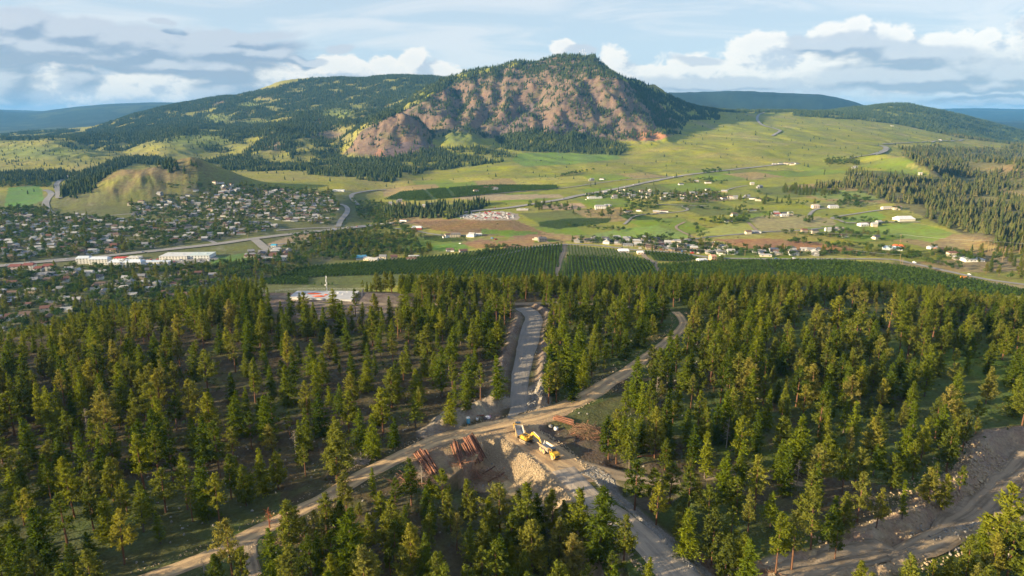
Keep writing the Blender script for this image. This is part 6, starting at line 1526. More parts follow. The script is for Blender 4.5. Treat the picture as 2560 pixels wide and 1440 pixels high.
HSPEC = [([(0,0,13,9,3.0)], [(0,0,13,9,3.0,2.2,.0)]), ([(0,0,14,9,5.4)], [(0,0,14,9,5.4,2.2,.45)]), ([(0,0,13,8,3.2),(4.5,-4.5,6,6.5,3.0)], [(0,0,13,8,3.2,2.2,.0),(4.5,-4.5,6,6.5,3.02,1.9,.3)]),
         ([(0,0,11,9,5.6),(-7,0,6,7,2.9)], [(0,0,11,9,5.6,2.6,.0),(-7,0,6,7,2.9,1.6,.0)]), ([(0,0,17,8,3.0)], [(0,0,17,8,3.0,1.3,.35)]), ([(0,0,10,8,4.6),(3,4.6,6,5,3.1)], [(0,0,10,8,4.6,2.8,.0),(3,4.6,6,5,3.1,1.8,.2)])]
HM = [(wall_mesh(k, w), roof_mesh(k, r), w[0]) for k, (w, r) in enumerate(HSPEC)]
wb = MB(); wb.box((0, 0, 0), (1.5, .12, 1.2)); WINMESH = wb.mesh('window', WINM); db = MB(); db.box((0, 0, 1.0), (1.0, .12, 2.0)); DOORMESH = db.mesh('door', mat_simple('house_door', (.22,.12,.08), .6))
cb_ = MB(); cb_.box((0, 0, 0), (.8, .8, 1.6)); CHIM = cb_.mesh('chimney', mat_simple('brick_red', (.28,.13,.09), .9))
cn_h = src_coll('source_house')
for k, (w, r_, d0) in enumerate(HM):
    WM = mat_simple('far_wall%d' % k, WALLS[k % 6][1][:3], .85); RM = mat_simple('far_roof%d' % k, ROOFS[k % 7][1][:3], .85)
    a = MB(); a.V = [tuple(v.co) for v in w.vertices]; a.F = [list(p.vertices) for p in w.polygons]; a.M = [0]*len(a.F); a.mi = 1; a.add([tuple(v.co) for v in r_.vertices], [list(p.vertices) for p in r_.polygons])
    cn_h.objects.link(bpy.data.objects.new('house_form%d' % k, a.mesh('hj%d' % k, [WM, RM])))
HLIST = []   # x, y, rot, region phrase, style bias
hocc = {}
def hfree(x, y, s):
    ci, cj = int(x//20), int(y//20)
    for i in (ci-1, ci, ci+1):
        for j in (cj-1, cj, cj+1):
            for a, b in hocc.get((i, j), ()):
                if (a-x)**2 + (b-y)**2 < s*s: return False
    return True
rh = np.random.default_rng(900)
ROADLINES = [line_px([(-120,682),(0,666),(185,650),(425,624),(640,597),(865,572),(1010,556)], 600), line_px([(1180,650),(1342,617),(1492,614),(1605,627),(1742,640),(1920,648),(2220,649),(2382,682),(2560,712)], 600), line_px([(1130,536),(1405,499),(1705,440)], 600), line_px([(845,568),(866,535),(869,524),(850,511)], 600)]
def cluster(pl, region, n, ang, sx_=19, sy_=31, style=None, jit=2.5):
    P = np.array(pl, float); x, y, _ = cast(P[:, 0], P[:, 1], 640); cx, cy = x.mean(), y.mean(); Rm = np.hypot(x-cx, y-cy).max() + 10
    c, s = math.cos(ang), math.sin(ang); cand = []
    for j, v in enumerate(np.arange(-Rm, Rm, sy_)):
        for u in np.arange(-Rm, Rm, sx_):
            for side in (0, 1):
                if side and sy_ < 25: continue
                uu, vv = u + rh.normal(0, jit), v + side*15 + rh.normal(0, jit*.6); X_, Y_ = cx + uu*c - vv*s, cy + uu*s + vv*c
                if Y_ > 640: cand.append((X_, Y_))
    cand = np.array(cand); z = ground(cand[:, 0], cand[:, 1]); qx, qy = pxpy(cand[:, 0], cand[:, 1], z); m = inpoly(qx, qy, pl)
    for L_ in ROADLINES: d, _, _ = seg_dist(cand[:, 0], cand[:, 1], L_); m &= d > 22
    for pk in ([(185,640),(360,640),(360,690),(185,680)], [(300,630),(560,625),(560,665),(300,668)]): m &= ~inpoly(qx, qy, pk)
    i, j = np.clip(np.searchsorted(YR, cand[:, 1]), 0, NR-1), np.clip(((cand[:, 0]/cand[:, 1] - A[0])/(A[1]-A[0])).astype(int), 0, NC-1); m &= VIS[i, j]
    ids = np.nonzero(m)[0]; rh.shuffle(ids); k = 0
    for q in ids:
        if k >= n: break
        if not hfree(cand[q, 0], cand[q, 1], 13): continue
        hocc.setdefault((int(cand[q, 0]//20), int(cand[q, 1]//20)), []).append((cand[q, 0], cand[q, 1]))
        HLIST.append((cand[q, 0], cand[q, 1], ang + rh.choice([0, 0, math.pi, math.pi/2]) + rh.normal(0, .06), region, style)); k += 1
    print('cluster', region, k)
A1 = R(14)
cluster([(322,506),(480,488),(600,470),(700,476),(820,486),(842,520),(815,560),(700,552),(600,545),(480,547),(330,542)], 'in upper left town', 210, R(8), 18, 32)
cluster([(-60,530),(140,535),(330,552),(480,550),(640,556),(700,568),(640,580),(520,600),(300,628),(0,655),(-80,660)], 'above the highway at left', 270, A1, 19, 32)
cluster([(-60,678),(100,680),(230,676),(420,680),(560,690),(520,730),(420,752),(300,742),(180,790),(60,835),(-100,850)], 'below the highway at left', 75, A1, 20, 34)
cluster([(520,456),(560,456),(610,474),(600,482),(540,470)], 'on the crescent behind the cone hill', 18, R(-30), 16, 30, 'dark')
cluster([(600,636),(690,624),(740,630),(735,652),(640,658)], 'among trees left of orchard', 22, A1, 20, 32)
cluster([(1425,606),(1500,598),(1640,596),(1720,606),(1840,622),(1825,640),(1740,638),(1640,626),(1540,618),(1430,612)], 'in the hamlet behind the orchard', 85, R(-6), 17, 28)
cluster([(1860,625),(2060,625),(2060,645),(1870,646)], 'right of the hamlet along the road', 16, R(-4), 26, 34)
cluster([(1420,486),(1500,478),(1560,470),(1640,482),(1760,484),(1770,500),(1640,500),(1500,496)], 'in the upper farm hamlet', 30, R(10), 24, 38)
FARM = [(1345,600),(1470,487),(1518,516),(1497,520),(1600,528),(1640,532),(1660,530),(1702,462),(1740,455),(1770,458),(1480,452),(1505,449),(1880,462),(1900,470),(1935,412),(1950,410),(1965,411),(1980,413),(1992,410),(2138,421),(2142,436),(2150,437),(2300,437),(1810,497),(1825,496),(1838,497),(1850,498),(1868,495),(1880,498),(1895,502),(1960,536),(1940,537),(1975,538),(1880,527),(1820,555),(1835,540),(2038,517),(2080,517),(2090,518),(2215,522),(2230,523),(2245,522),(1570,530),(2070,578),(2090,576),(2160,562),(2185,566),(2196,560),(2010,581),(2035,583),(2110,592),(2190,598),(2200,600),(1870,585),(1890,582),(2350,628),(2330,622),(2380,640),(1770,476),(1810,480),(1120,594),(1140,590),(1180,592),(1010,553),(1000,505),(978,512),(1028,520),(1060,518),(1190,480),(1240,476),(1080,512),(1125,628),(1158,630),(985,648),(1030,650),(1035,644),(920,650),(935,652),(958,649),(160,445),(172,444),(185,444),(490,478),(560,468),(470,490),(400,487),(1900,280),(2030,280),(2230,315),(2320,316),(2358,322),(2270,275),(2205,270),(2350,350),(1215,470),(1235,470),(1655,612),(2240,524),(1560,490)]
BIGH = [(30,800),(75,795),(140,775),(165,765)]
for (px, py) in FARM + BIGH:
    x, y, _ = onground(px, py)
    if hfree(x, y, 12): hocc.setdefault((int(x//20), int(y//20)), []).append((x, y)); HLIST.append((x, y, R(rh.uniform(-25, 25)), 'standing on the farmland' if px > 950 else 'on the outskirts', None))
HL_ = sorted(HLIST, key=lambda h: h[1]); big, rest = HL_[:296], HL_[296:]
hitems = []
for n_h, (x, y, rot, reg, sty) in enumerate(big):
    k = int(rh.integers(6)); z = float(ground(x, y)); wn, wc = WALLS[rh.integers(6)]; rn, rc = ROOFS[rh.integers(7)]
    if sty == 'dark': rn, rc = ROOFS[0]
    e = link('house', None, None, (x, y, z + .2), (0, 0, rot)); tag(e, None, 'house', 'houses of the town and farms')
    w = link('wall', HM[k][0], e); w.color = wc; r_ = link('roof', HM[k][1], e); r_.color = rc
    cx, cy, lx, ly, hh_ = HM[k][2]
    if y < 1150:
        for s in (-1, 1):
            for q in (-.3, .3): link('window', WINMESH, e, (cx + q*lx, s*(ly/2 + .03), 1.7 if hh_ < 4 else 4.0))
        link('door', DOORMESH, e, (cx + 1, -(ly/2 + .03), .1))
        if n_h % 3 == 0: link('chimney', CHIM, r_, (2.5, 1.2, hh_ + 1.9))
    sz = ['low', 'two-storey', 'L-shaped', 'tall winged', 'long', 'steep-roofed'][k]
    hitems.append((e, '%s %s house with %s roof %s' % (sz, wn, rn, reg), pxpy(x, y, z)[0]))
uniq_labels(hitems)
if rest:
    P = np.array([(h[0], h[1], float(ground(h[0], h[1])) + .2) for h in rest]); rot = np.array([(0, 0, h[2]) for h in rest])
    scatter('far_houses', P, 'source_house', np.ones((len(P), 3)), rot, 6, 'more distant small houses of the town', 'houses', 61)
print('HOUSES', len(HLIST))

# individual larger buildings
def bld(px0, px1, pyb, storeys, depth, wallc, roofc, label, name='building', rot=0., flat=False, win=True, roofn='roof'):
    x0, y0, _ = onground((px0 + px1)/2, pyb); w = (px1 - px0)/PIX_F*y0*1.02/max(.5, math.cos(rot)); h = storeys*3.0; z = float(ground(x0, y0))
    e = link(name, None, None, (x0, y0 + depth/2, z), (0, 0, rot)); tag(e, label, name.replace('_', ' ') if name != 'building' else 'building')
    b = MB(); b.box((0, 0, h/2 - .6), (w, depth, h + 1.2)); o = b.obj('wall', WALLM, e); o.color = (*wallc, 1)
    if flat:
        b = MB(); b.box((0, 0, h + .15), (w + .6, depth + .6, .5)); b.box((w*.2, 0, h + .9), (3, 2.5, 1)); b.box((-w*.25, depth*.15, h + .8), (2.5, 2, .8)); o = b.obj(roofn, ROOFM, e)
    else: o = link(roofn, roof_mesh(0, [(0, 0, w, depth, h, depth*.22, .2)]), e)
    o.color = (*roofc, 1)
    if win:
        n = max(2, int(w/4.5))
        for s_ in range(int(storeys)):
            for k in range(n): link('window', WINMESH, e, (-w/2 + (k + .5)*w/n, -depth/2 - .03, 1.7 + 3*s_), None, (1.2, 1, 1))
    return e
W_, BL = (.66,.65,.62), (.60,.66,.72)
bld(190,221,660,3,14,W_,BL,'pale three-storey apartment block, leftmost of the white row', 'apartment_block', .1)
bld(223,268,662,3,14,W_,BL,'white apartment block with pale roof, middle of the white row', 'apartment_block', .06)
bld(271,353,670,3,16,W_,(.62,.68,.74),'long white three-storey apartment block with many windows', 'apartment_block', .02)
bld(355,420,660,1,14,W_,BL,'long low white building right of the apartment blocks', flat=True)
bld(398,466,650,2,34,(.70,.68,.62),(.62,.63,.62),'flat pale school building below the highway, left wing', 'school', .05, True)
bld(470,522,648,2,30,(.66,.68,.66),(.55,.63,.62),'flat greenish-roofed school wing below the highway', 'school', .05, True)
bld(283,312,650,1,12,W_,(.55,.07,.06),'small building with bright red roof beside the highway', 'filling_station', .05, True)
bld(316,345,649,1,16,W_,(.66,.64,.58),'flat white shop right of the red roof', 'shop', .05, True)
bld(106,131,680,3,13,(.72,.70,.66),(.22,.08,.065),'white apartment house with dark red roof, rightmost', 'apartment_house', .2)
bld(56,80,678,3,13,(.70,.68,.62),(.24,.09,.075),'apartment house with dark red roof, second from left', 'apartment_house', .2)
bld(84,102,686,3,12,(.72,.70,.66),(.22,.08,.065),'white apartment house with red roof in front of its neighbour', 'apartment_house', .2)
bld(20,48,676,2,13,(.60,.52,.46),(.24,.09,.075),'low red-roofed apartment house, leftmost of the four', 'apartment_house', .2)
bld(219,242,634,2,9,(.78,.78,.74),(.40,.41,.42),'white two-storey house on a green lawn above the highway', 'town_house', .05)
bld(262,290,633,2,9,(.60,.46,.34),(.20,.11,.08),'tan two-storey house above the highway', 'town_house', .05)
bld(190,207,630,2,10,(.50,.42,.36),(.24,.20,.17),'brown-roofed house left of the white one on the lawn', 'town_house', .3)
bld(272,292,620,2,9,(.30,.15,.10),(.16,.07,.05),'dark red-brown house among trees above the highway', 'town_house', .05)
bld(832,859,479,1.4,14,(.85,.85,.85),(.75,.75,.76),'lone white flat-roofed building on the bench', 'building', 0, True)
bld(677,690,619,1.3,9,W_,(.06,.36,.56),'small white shed with bright blue roof', 'shed', 0)
bld(781,797,604,1.5,10,W_,(.20,.20,.22),'lone house with dark roof below the highway bridge', 'farm_building', 0)
bld(889,915,650,1.3,14,(.20,.26,.32),(.08,.26,.42),'blue-roofed barn among trees by the orchard', 'barn', .15, False, False)
bld(1029,1054,575,1.5,14,(.42,.09,.07),(.72,.71,.70),'red barn with white roof at the vineyard corner', 'barn', -.05, False, False)
bld(1126,1150,594,2,12,(.58,.50,.38),(.20,.18,.16),'large tan farmhouse with dark roof by the vineyard', 'farmhouse', .1)
bld(1182,1205,590,1,9,(.66,.64,.60),(.62,.60,.56),'long pale shed right of the tan farmhouse', 'shed', 0)
bld(1346,1366,605,2,12,(.16,.15,.15),(.12,.12,.13),'dark gabled house at the end of the hedge', 'farmhouse', .2)
bld(1488,1515,522,2,12,W_,(.34,.34,.35),'new white two-storey house with dark windows', 'farmhouse', 0)
bld(1470,1505,497,1.2,14,W_,(.74,.72,.70),'long white farm shed beside the highway', 'shed', .1, True)
bld(1292,1320,527,1,12,(.40,.36,.32),(.66,.64,.60),'open long shed with pale roof below the highway', 'shed', 0, True, False)
bld(1547,1573,632,1,12,(.40,.38,.36),(.80,.80,.79),'long white-roofed shed in front of the hamlet', 'shed', 0)
bld(1594,1609,636,1,9,(.64,.50,.40),(.76,.74,.72),'pale low shed at the corner of the small orchard', 'shed', 0)
bld(1777,1790,651,2,10,(.70,.42,.28),(.55,.30,.20),'orange-pink two-storey house at the orchard edge', 'farmhouse', .2)
bld(1745,1768,655,1,9,(.62,.62,.62),(.66,.67,.68),'low grey-white shed left of the orange-pink house', 'shed', .25, False, False)
bld(1935,1952,540,1.4,10,W_,(.45,.12,.10),'white farmhouse with red-brown roof, left end of the tan field', 'farmhouse', .1)
bld(1953,1972,541,1,9,(.80,.77,.70),(.55,.54,.52),'long white wing next to the red-roofed farmhouse', 'shed', .1)
bld(2032,2048,521,2,10,(.78,.62,.50),(.60,.50,.42),'pinkish house at the bend of the country road', 'farmhouse', .1)
bld(2074,2097,521,1.5,10,W_,(.50,.50,.50),'long white house at the right of the pinkish house', 'farmhouse', .05)
bld(2207,2233,524,1.5,10,(.72,.64,.52),(.48,.44,.38),'tan house beside a round dark tree', 'farmhouse', .05)
bld(2246,2288,553,1.4,22,(.74,.70,.60),(.68,.70,.72),'big pale metal barn below the pine slope', 'barn', .1, False, False)
bld(2216,2256,626,1,14,(.50,.54,.58),(.55,.66,.76),'long blue-grey greenhouse roof by the orange tents', 'greenhouse', -.35, False, False)
bld(2416,2462,655,1.2,16,(.72,.72,.72),(.66,.68,.72),'long white building on the green mound at right', 'building', -.08, True)
bld(2390,2412,650,1.2,10,(.30,.28,.27),(.30,.30,.32),'dark-roofed house left of the long white building', 'farmhouse', -.1)
bld(2092,2112,576,1.2,9,(.45,.32,.26),(.30,.24,.22),'brown-roofed farmhouse beside the dark pine', 'farmhouse', 0)
bld(2150,2172,566,1.2,12,W_,(.70,.71,.72),'white farmhouse in front of the green pasture', 'farmhouse', .2)
bld(1820,1838,498,1,9,(.78,.70,.58),(.66,.60,.52),'long pale house on the bare slope', 'farmhouse', .05)
bld(2340,2352,628,1,9,(.66,.42,.30),(.62,.30,.22),'small orange-brown house near the yellow shrub', 'farmhouse', 0)
for k, (px, py, l) in enumerate(((2240,617,'orange tent left of its twin by the greenhouse'), (2254,618,'second orange tent by the greenhouse'))):
    x, y, z = onground(px, py); b = MB(); b.prism([(-5,0),(-5,2),(0,4),(5,2),(5,0)], -4, 4); t_ = link('tent', None, None, (x, y, z), (0, 0, .2)); tag(t_, l, 'tent'); b.obj('canopy', ORM, t_); MB().box((0, -4.05, 1.2), (2, .1, 2.2)).obj('entrance', WHT, t_)
# vehicles
def vehicle_mesh(nm, L, W, H_, cabf, col_i):
    b = MB(); b.box((0, 0, .35 + H_*.28), (L, W, H_*.5)); b.box((L*cabf, 0, .35 + H_*.72), (L*.52, W*.9, H_*.42), taper=.85)
    b.mi = 1; b.box((L*cabf, 0, .35 + H_*.70), (L*.54, W*.92, H_*.2)); b.mi = 2
    for x in (-L*.32, L*.32):
        for s in (-1, 1): b.tube((x, s*W*.5 - .12, .35), (x, s*W*.5 + .12, .35), .35, None, 8)
    return b.mesh(nm, [CARP, GLS, BLK])
CARP = mat_simple('car_paint', (1,1,1), .35, spec=.6, var=.02, tintobj=True)
CAR, VAN, TRL = vehicle_mesh('car_form', 4.4, 1.8, 1.4, -.03, 0), vehicle_mesh('van_form', 5.6, 2.1, 2.4, -.1, 0), vehicle_mesh('trailer_form', 8.5, 2.5, 3.0, 0.0, 0)
CC = [('white', (.8,.8,.8,1)), ('silver', (.5,.5,.52,1)), ('red', (.5,.04,.03,1)), ('dark', (.05,.05,.06,1)), ('blue', (.06,.14,.36,1)), ('white', (.8,.8,.78,1))]
vi_ = []
def put_vehicle(x, y, rot, me, nm, cat, phrase, grp, ci=None, lift=.0):
    cn, cc_ = CC[rh.integers(6) if ci is None else ci]; z = float(ground(x, y)); o = link(nm, me, None, (x, y, z + lift), (0, 0, rot)); o.color = cc_; tag(o, None, cat, grp); vi_.append((o, cn + ' ' + phrase, pxpy(x, y, z)[0]))
for L_, n, lift in ((ROADLINES[0], 16, 1.4), (ROADLINES[2], 9, 1.7), (ROADLINES[1], 6, .9)):
    s = np.concatenate([[0], np.cumsum(np.hypot(*np.diff(L_, axis=0).T))])
    for k in range(n):
        q = rh.uniform(0, s[-1]); x = np.interp(q, s, L_[:, 0]); y = np.interp(q, s, L_[:, 1]); dx = np.interp(q+2, s, L_[:, 0]) - np.interp(q-2, s, L_[:, 0]); dy = np.interp(q+2, s, L_[:, 1]) - np.interp(q-2, s, L_[:, 1]); a = math.atan2(dy, dx); sd = rh.choice([-1, 1]); o_ = sd*(3.5 if lift > 1 else 1.8)
        put_vehicle(x - math.sin(a)*o_, y + math.cos(a)*o_, a, CAR if rh.random() < .75 else VAN, 'car', 'car', 'car driving on the road through the valley', 'cars on the roads', None, lift)
lot = [(1150,546),(1170,536),(1215,530),(1262,531),(1288,540),(1284,548),(1200,549)]
P_ = []
for k in range(900):
    px, py = rh.uniform(1150, 1290), rh.uniform(529, 549)
    if inpoly(np.array([px]), np.array([py]), lot)[0]:
        x, y, _ = onground(px, py)
        if all((x-a)**2 + (y-b)**2 > 49 for a, b in P_): P_.append((x, y)); put_vehicle(x, y, rh.choice([.1, 1.67]), TRL if rh.random() < .6 else VAN, 'trailer', 'trailer', 'trailer parked in the crowded storage yard', 'trailers in the storage yard', int(rh.choice([0, 0, 5, 1, 2])))
    if len(P_) > 75: break
for k in range(40):
    px, py = rh.uniform(320, 530), rh.uniform(648, 662); x, y, _ = onground(px, py)
    if all((x-a)**2 + (y-b)**2 > 12 for a, b in P_): P_.append((x, y)); put_vehicle(x, y, 1.5, CAR, 'car', 'car', 'car parked by the school', 'cars in the parking lot', None, .6)
for (px, py) in ((1440,605),(1452,607),(1560,609),(1600,622),(1652,624),(1700,628),(1705,630),(1730,634),(1745,634),(1800,640),(1812,641),(1580,500),(1590,497),(1605,496),(1500,450),(1490,525),(1240,600),(2180,596),(2420,697),(2432,699),(1230,597),(1465,500),(1150,610)):
    x, y, _ = onground(px, py); put_vehicle(x, y, rh.uniform(0, 3), CAR if rh.random() < .6 else VAN, 'car', 'car', 'car parked by farm buildings', 'cars at the farms', None, .3)
uniq_labels(vi_)
x, y, z = onground(2412, 697); sb = link('school_bus', None, None, (x, y, z + .6), (0, 0, -.25)); tag(sb, 'orange-yellow school bus parked along the road beyond the right orchard', 'bus')
ORG = mat_simple('bus_orange', (.75,.27,.03), .4, var=.03); b = MB(); b.box((-.6, 0, 1.7), (10, 2.5, 2.3), taper=.94); b.box((5.2, 0, 1.2), (1.8, 2.3, 1.3)); b.obj('body', ORG, sb)
for s in (-1, 1):
    for k in range(8): link('window', WINMESH, sb, (-4.8 + 1.2*k, s*1.24, 2.1), None, (.65, 1, .7))
    for xx_ in (-3.6, 4.2): b = MB(); b.tube((xx_, s*1.2 - .15, .5), (xx_, s*1.2 + .15, .5), .5, None, 12); b.obj('wheel', BLK, sb)
# power poles and lines
POLE = mat_simple('pole_wood', (.36,.24,.13), .9); WIRE = mat_simple('wire', (.35,.35,.36), .5)
pit = []
def pole(px, py, hpx=None, h=None, arm=2.4):
    x, y, z = onground(px, py); h = h or hpx*y/PIX_F; e = link('utility_pole', None, None, (x, y, z), (0, 0, .15)); tag(e, None, 'pole', 'utility poles in the valley')
    MB().tube((0, 0, -1), (0, 0, h), .24, .16, 6).obj('post', POLE, e); b = MB(); b.box((0, 0, h - .8), (arm, .2, .2)); 
    if arm > 3: b.box((0, 0, h - 3), (arm*.8, .2, .2))
    b.obj('crossarm', POLE, e); b = MB(); [b.tube((q, 0, h - .7), (q, 0, h - .35), .1, None, 5) for q in (-arm*.45, 0, arm*.45)]; b.obj('insulator', WHT, e)
    pit.append((e, 'wooden utility pole with crossarm in the valley', px)); return Vector((x, y, z + h - .4)), arm
def wires(pts, label):
    b = MB()
    for (p, a1), (q, a2) in zip(pts[:-1], pts[1:]):
        for o_ in (-.45, 0, .45):
            prev = None
            for k in range(9):
                f = k/8; v = p.lerp(q, f) + Vector((o_*a1, 0, -4*f*(1-f)*(p-q).length*.018))
                if prev is not None: b.tube(prev, v, .06, None, 3, False)
                prev = v
    o = b.obj('power_line', WIRE); tag(o, label, 'power line')
wires([pole(px, py, 15) for px, py in ((1410,610),(1608,622),(1742,637),(1862,640),(2000,640),(2140,640),(2250,650))], 'sagging power line along the road behind the orchard')
wires([pole(px, py, h=17, arm=4.5) for px, py in ((1440,612),(1990,600),(2250,610),(2467,628),(2700,640))], 'long high power line crossing in front of the right farmland')
for px, py, hp in ((1815,630,30),(1830,637,34)): pole(px, py, hp)
for px, py, hp in ((2475,630,24),(2482,632,26),(2470,632,18),(2502,648,32),(2510,644,30),(2505,655,28),(2530,636,22),(2548,634,20),(2250,662,14),(2256,660,14)): pole(px, py, hp, arm=3.4)
for px, py, hp in ((180,560,10),(620,600,14),(300,638,12),(840,575,12),(1052,478,8),(1152,475,9),(1470,492,9),(1485,490,9),(1330,500,10),(62,660,13),(455,700,14)): pole(px, py, hp)
uniq_labels(pit)

# ------------------------------------------------------------------ broadleaf trees and valley conifers
BELT = [
 ([(1400,560),(1560,575),(1560,580),(1400,566)], 12, 0), ([(1740,560),(1760,600),(1752,602),(1732,562)], 9, 0), ([(1480,604),(1740,600),(1740,604),(1480,608)], 12, 40), ([(1920,582),(2180,596),(2180,600),(1920,586)], 12, 40), ([(2080,548),(2240,560),(2240,563),(2080,551)], 10, 0), ([(1700,520),(1900,528),(1900,531),(1700,523)], 12, 0), ([(1960,604),(2200,624),(2300,636),(2300,640),(2160,628),(1960,608)], 10, 0), ([(1500,540),(1600,520),(1604,522),(1504,543)], 12, 0), ([(1400,440),(1480,425),(1484,428),(1404,444)], 14, 0), ([(1750,430),(1800,425),(1802,432),(1752,436)], 14, 0),    # polygon, spacing of broadleaf trees, spacing of conifers (0 = none)
 ([(322,506),(480,488),(600,460),(700,470),(830,480),(850,520),(820,565),(600,548),(330,545)], 14, 28),
 ([(-60,530),(140,535),(330,552),(480,550),(640,556),(700,568),(640,585),(520,603),(300,632),(0,658),(-80,662)], 12, 25),
 ([(-60,678),(100,682),(360,672),(560,666),(640,655),(700,690),(560,730),(420,760),(150,820),(-120,870)], 12, 17),
 ([(150,672),(360,668),(520,664),(620,660),(620,690),(300,690)], 11, 24),
 ([(-60,445),(60,440),(140,440),(120,470),(60,465),(-60,475)], 14, 20),
 ([(0,520),(100,515),(130,530),(60,545),(-20,540)], 12, 22),
 ([(800,590),(870,582),(930,590),(1000,600),(1080,622),(1070,640),(960,648),(860,652),(760,655),(640,652),(700,625)], 12, 17),
 ([(840,583),(900,578),(960,592),(950,625),(870,620),(830,600)], 9, 0),
 ([(640,650),(760,655),(780,668),(700,690),(640,690),(560,680)], 11, 20),
 ([(760,585),(860,588),(850,600),(740,606),(720,600)], 13, 0),
 ([(880,505),(960,505),(980,540),(940,560),(900,548),(890,530)], 13, 40),
 ([(940,520),(1010,520),(1010,560),(950,575),(930,560)], 11, 22),
 ([(930,566),(1000,562),(1060,590),(1040,612),(960,596),(900,585)], 16, 40),
 ([(1180,640),(1230,618),(1300,614),(1310,628),(1240,640),(1180,648)], 12, 40),
 ([(1430,604),(1640,594),(1840,622),(1830,645),(1640,628),(1500,616),(1430,612)], 9.5, 26),
 ([(1830,625),(2080,630),(2300,640),(2300,650),(1830,648)], 11, 34),
 ([(1640,484),(1780,480),(1830,495),(1760,508),(1620,504),(1440,494),(1500,480)], 16, 28),
 ([(1560,505),(1640,500),(1650,522),(1560,530)], 15, 0),
 ([(1740,555),(1800,548),(1870,545),(1860,558),(1780,562)], 14, 30),
 ([(1680,492),(1900,486),(2050,510),(2050,524),(1900,512),(1700,506)], 34, 60),
 ([(1780,530),(2000,530),(2260,560),(2200,575),(1850,545)], 34, 60),
 ([(2060,575),(2240,585),(2260,605),(2080,600)], 24, 50),
 ([(1420,520),(1700,540),(1700,560),(1440,545)], 40, 70),
 ([(1700,455),(1760,448),(1820,452),(1810,462),(1720,462)], 20, 0),
 ([(2060,400),(2140,396),(2150,412),(2070,416)], 16, 30),
 ([(2300,650),(2400,668),(2440,692),(2340,680),(2290,664)], 8, 0),
 ([(2330,622),(2430,640),(2400,655),(2330,645)], 11, 40),
 ([(2110,490),(2180,500),(2160,520),(2080,518)], 12, 0),
 ([(1320,505),(1440,520),(1430,530),(1320,524)], 16, 34),
 ([(1960,470),(2040,476),(2100,482),(2090,492),(1960,486)], 60, 12),
 ([(380,455),(470,450),(540,468),(540,480),(420,480)], 22, 0),
 ([(2290,640),(2560,600),(2560,720),(2480,700),(2400,650)], 40, 24),
 ([(560,400),(860,400),(1000,440),(700,430)], 40, 0),
]
BT, CT_ = [], []; rb_ = np.random.default_rng(950); occ2 = {}
def free2(x, y, s):
    ci, cj = int(x//12), int(y//12)
    for i in (ci-1, ci, ci+1):
        for j in (cj-1, cj, cj+1):
            for a, b in occ2.get((i, j), ()):
                if (a-x)**2 + (b-y)**2 < s*s: return False
    return True
for pl, sb_, sc__ in BELT:
    m = inpoly(PX, PY, pl) * (Y > 630) * (Y < 4500)
    for sp, out in ((sb_, BT), (sc__, CT_)):
        if not sp: continue
        x, y, z = sample_cells(m*1.15/(sp*sp), seed=int(pl[0][0]) % 997 + int(sp*2))
        for a, b, c in zip(x, y, z):
            if free2(a, b, 5.0) and hfree(a, b, 8) and all(seg_dist(np.array([a]), np.array([b]), L_[::3])[0][0] > 16 for L_ in ROADLINES):
                occ2.setdefault((int(a//12), int(b//12)), []).append((a, b)); out.append((a, b, c))
for px, py in [(1665,585),(1455,605),(1475,604),(1485,600),(1800,652),(2090,632),(2240,640),(2020,640),(1930,640),(1480,608),(2150,505),(2243,525),(1470,536),(1380,398),(1352,405),(1240,398),(2062,497),(1700,505),(1830,560),(1850,556),(1815,566),(1805,563),(430,462),(475,462),(500,465),(525,468),(2380,640),(2370,632),(1570,512),(1585,515),(1345,635)]:
    x, y, z = onground(px, py); BT.append((x, y, z))
print('BROAD', len(BT), 'CONIF', len(CT_))
BT.sort(key=lambda t: t[1]); bi = []
BTN = {'dark green': (.55,.62,.60,1), 'green': (.9,.95,.9,1), 'bright green': (1.25,1.2,.9,1), 'yellow': (3.6,2.4,.6,1), 'dark red': (1.0,.30,.35,1), 'pale green': (1.2,1.15,1.3,1)}
def btint():
    u = rb_.random(); return 'dark green' if u < .30 else 'green' if u < .58 else 'bright green' if u < .8 else 'pale green' if u < .955 else 'dark red' if u < .985 else 'yellow'
def treg(px, py):
    if px < 330: return 'in the town at far left' if py < 660 else 'below the highway at far left'
    if px < 640: return 'in the middle of the town' if py < 640 else 'below the school'
    if px < 1100: return 'in the valley belt near the orchard'
    if px < 1850: return 'around the hamlet'
    return 'beside the right-hand road'
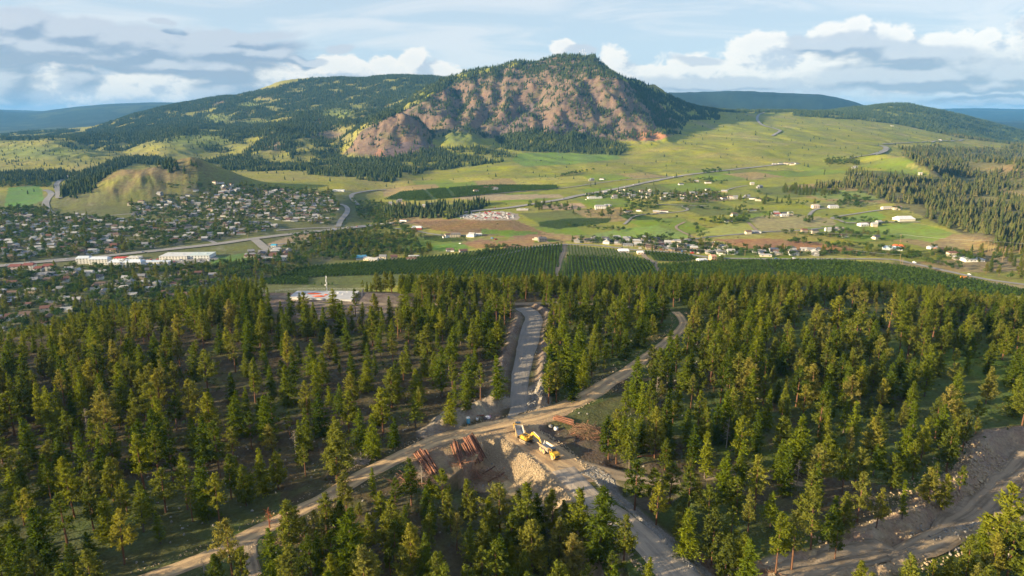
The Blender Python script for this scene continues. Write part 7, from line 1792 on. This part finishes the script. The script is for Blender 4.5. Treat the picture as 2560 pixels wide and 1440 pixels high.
for k, (x, y, z) in enumerate(BT[:298]):
    v = int(rb_.integers(4)); s = rb_.uniform(.75, 1.3); tn = btint(); e = link('broadleaf_tree', None, None, (x, y, z - .2), (0, 0, rb_.random()*6.28), s); tag(e, None, 'tree', 'broadleaf trees of the valley')
    c = link('crown', BROAD[v][0], e); c.color = BTN[tn]; link('trunk', BROAD[v][1], e); q = pxpy(x, y, z)
    bi.append((e, '%s %s broadleaf tree %s' % (['round', 'large', 'small', 'tall'][v], tn, treg(float(q[0]), float(q[1]))), float(q[0])))
uniq_labels(bi)
P = np.array(BT[298:]); 
if len(P): scatter('valley_broadleaf_trees', P - [0, 0, .2], 'source_broad', rb_.uniform(.7, 1.3, len(P)), label='broadleaf trees further off in town and valley', cat='trees', seed=71)
P = np.array(CT_); hv_ = rb_.uniform(9, 19, len(P))/18.; m = rb_.random(len(P)) < .5
scatter('valley_conifers', (P - [0, 0, .2])[m], 'source_fir', hv_[m], label='firs between the houses and along the valley', cat='trees', seed=72)
scatter('valley_pines', (P - [0, 0, .2])[~m], 'source_pine', hv_[~m], label='pines between the houses and along the valley', cat='trees', seed=73)
# hedges
HEDM = mat_leaf('hedge_leaves', [(0, (.030,.055,.016)), (1, (.045,.075,.02))], .1)
def hedge(pts, label, w=2.0, h=2.2):
    L_ = line_px(pts, 600, 5); x0, y0 = L_[0]; z0 = float(ground(x0, y0)); r = np.random.default_rng(int(pts[0][0])); s = np.concatenate([[0], np.cumsum(np.hypot(*np.diff(L_, axis=0).T))]); n = int(s[-1]*5)
    q = r.uniform(0, s[-1], n); x = np.interp(q, s, L_[:, 0]) + r.normal(0, w*.35, n); y = np.interp(q, s, L_[:, 1]) + r.normal(0, w*.35, n); z = ground(x, y) + r.uniform(.2, h, n)
    N = r.normal(0, 1, (n, 3)); N /= np.linalg.norm(N, axis=1)[:, None]; U = np.cross(N, r.normal(0, 1, (n, 3))); U /= np.linalg.norm(U, axis=1)[:, None]
    V, F = quads_at(np.stack([x - x0, y - y0, z - z0], 1), N, U, r.uniform(.8, 1.3, n), r.uniform(.7, 1.1, n)); o = link('hedge', npmesh('hedge', V, F, HEDM), None, (x0, y0, z0)); tag(o, label, 'hedge')
hedge([(1348,614),(1380,611),(1406,606)], 'long dark clipped hedge beside the dark gabled house')
hedge([(1770,512),(1740,513),(1708,514)], 'low green hedge along the middle farm lane', 1.5, 1.6)
hedge([(2110,602),(2140,608),(2165,612)], 'uneven hedge row on the right farmland')
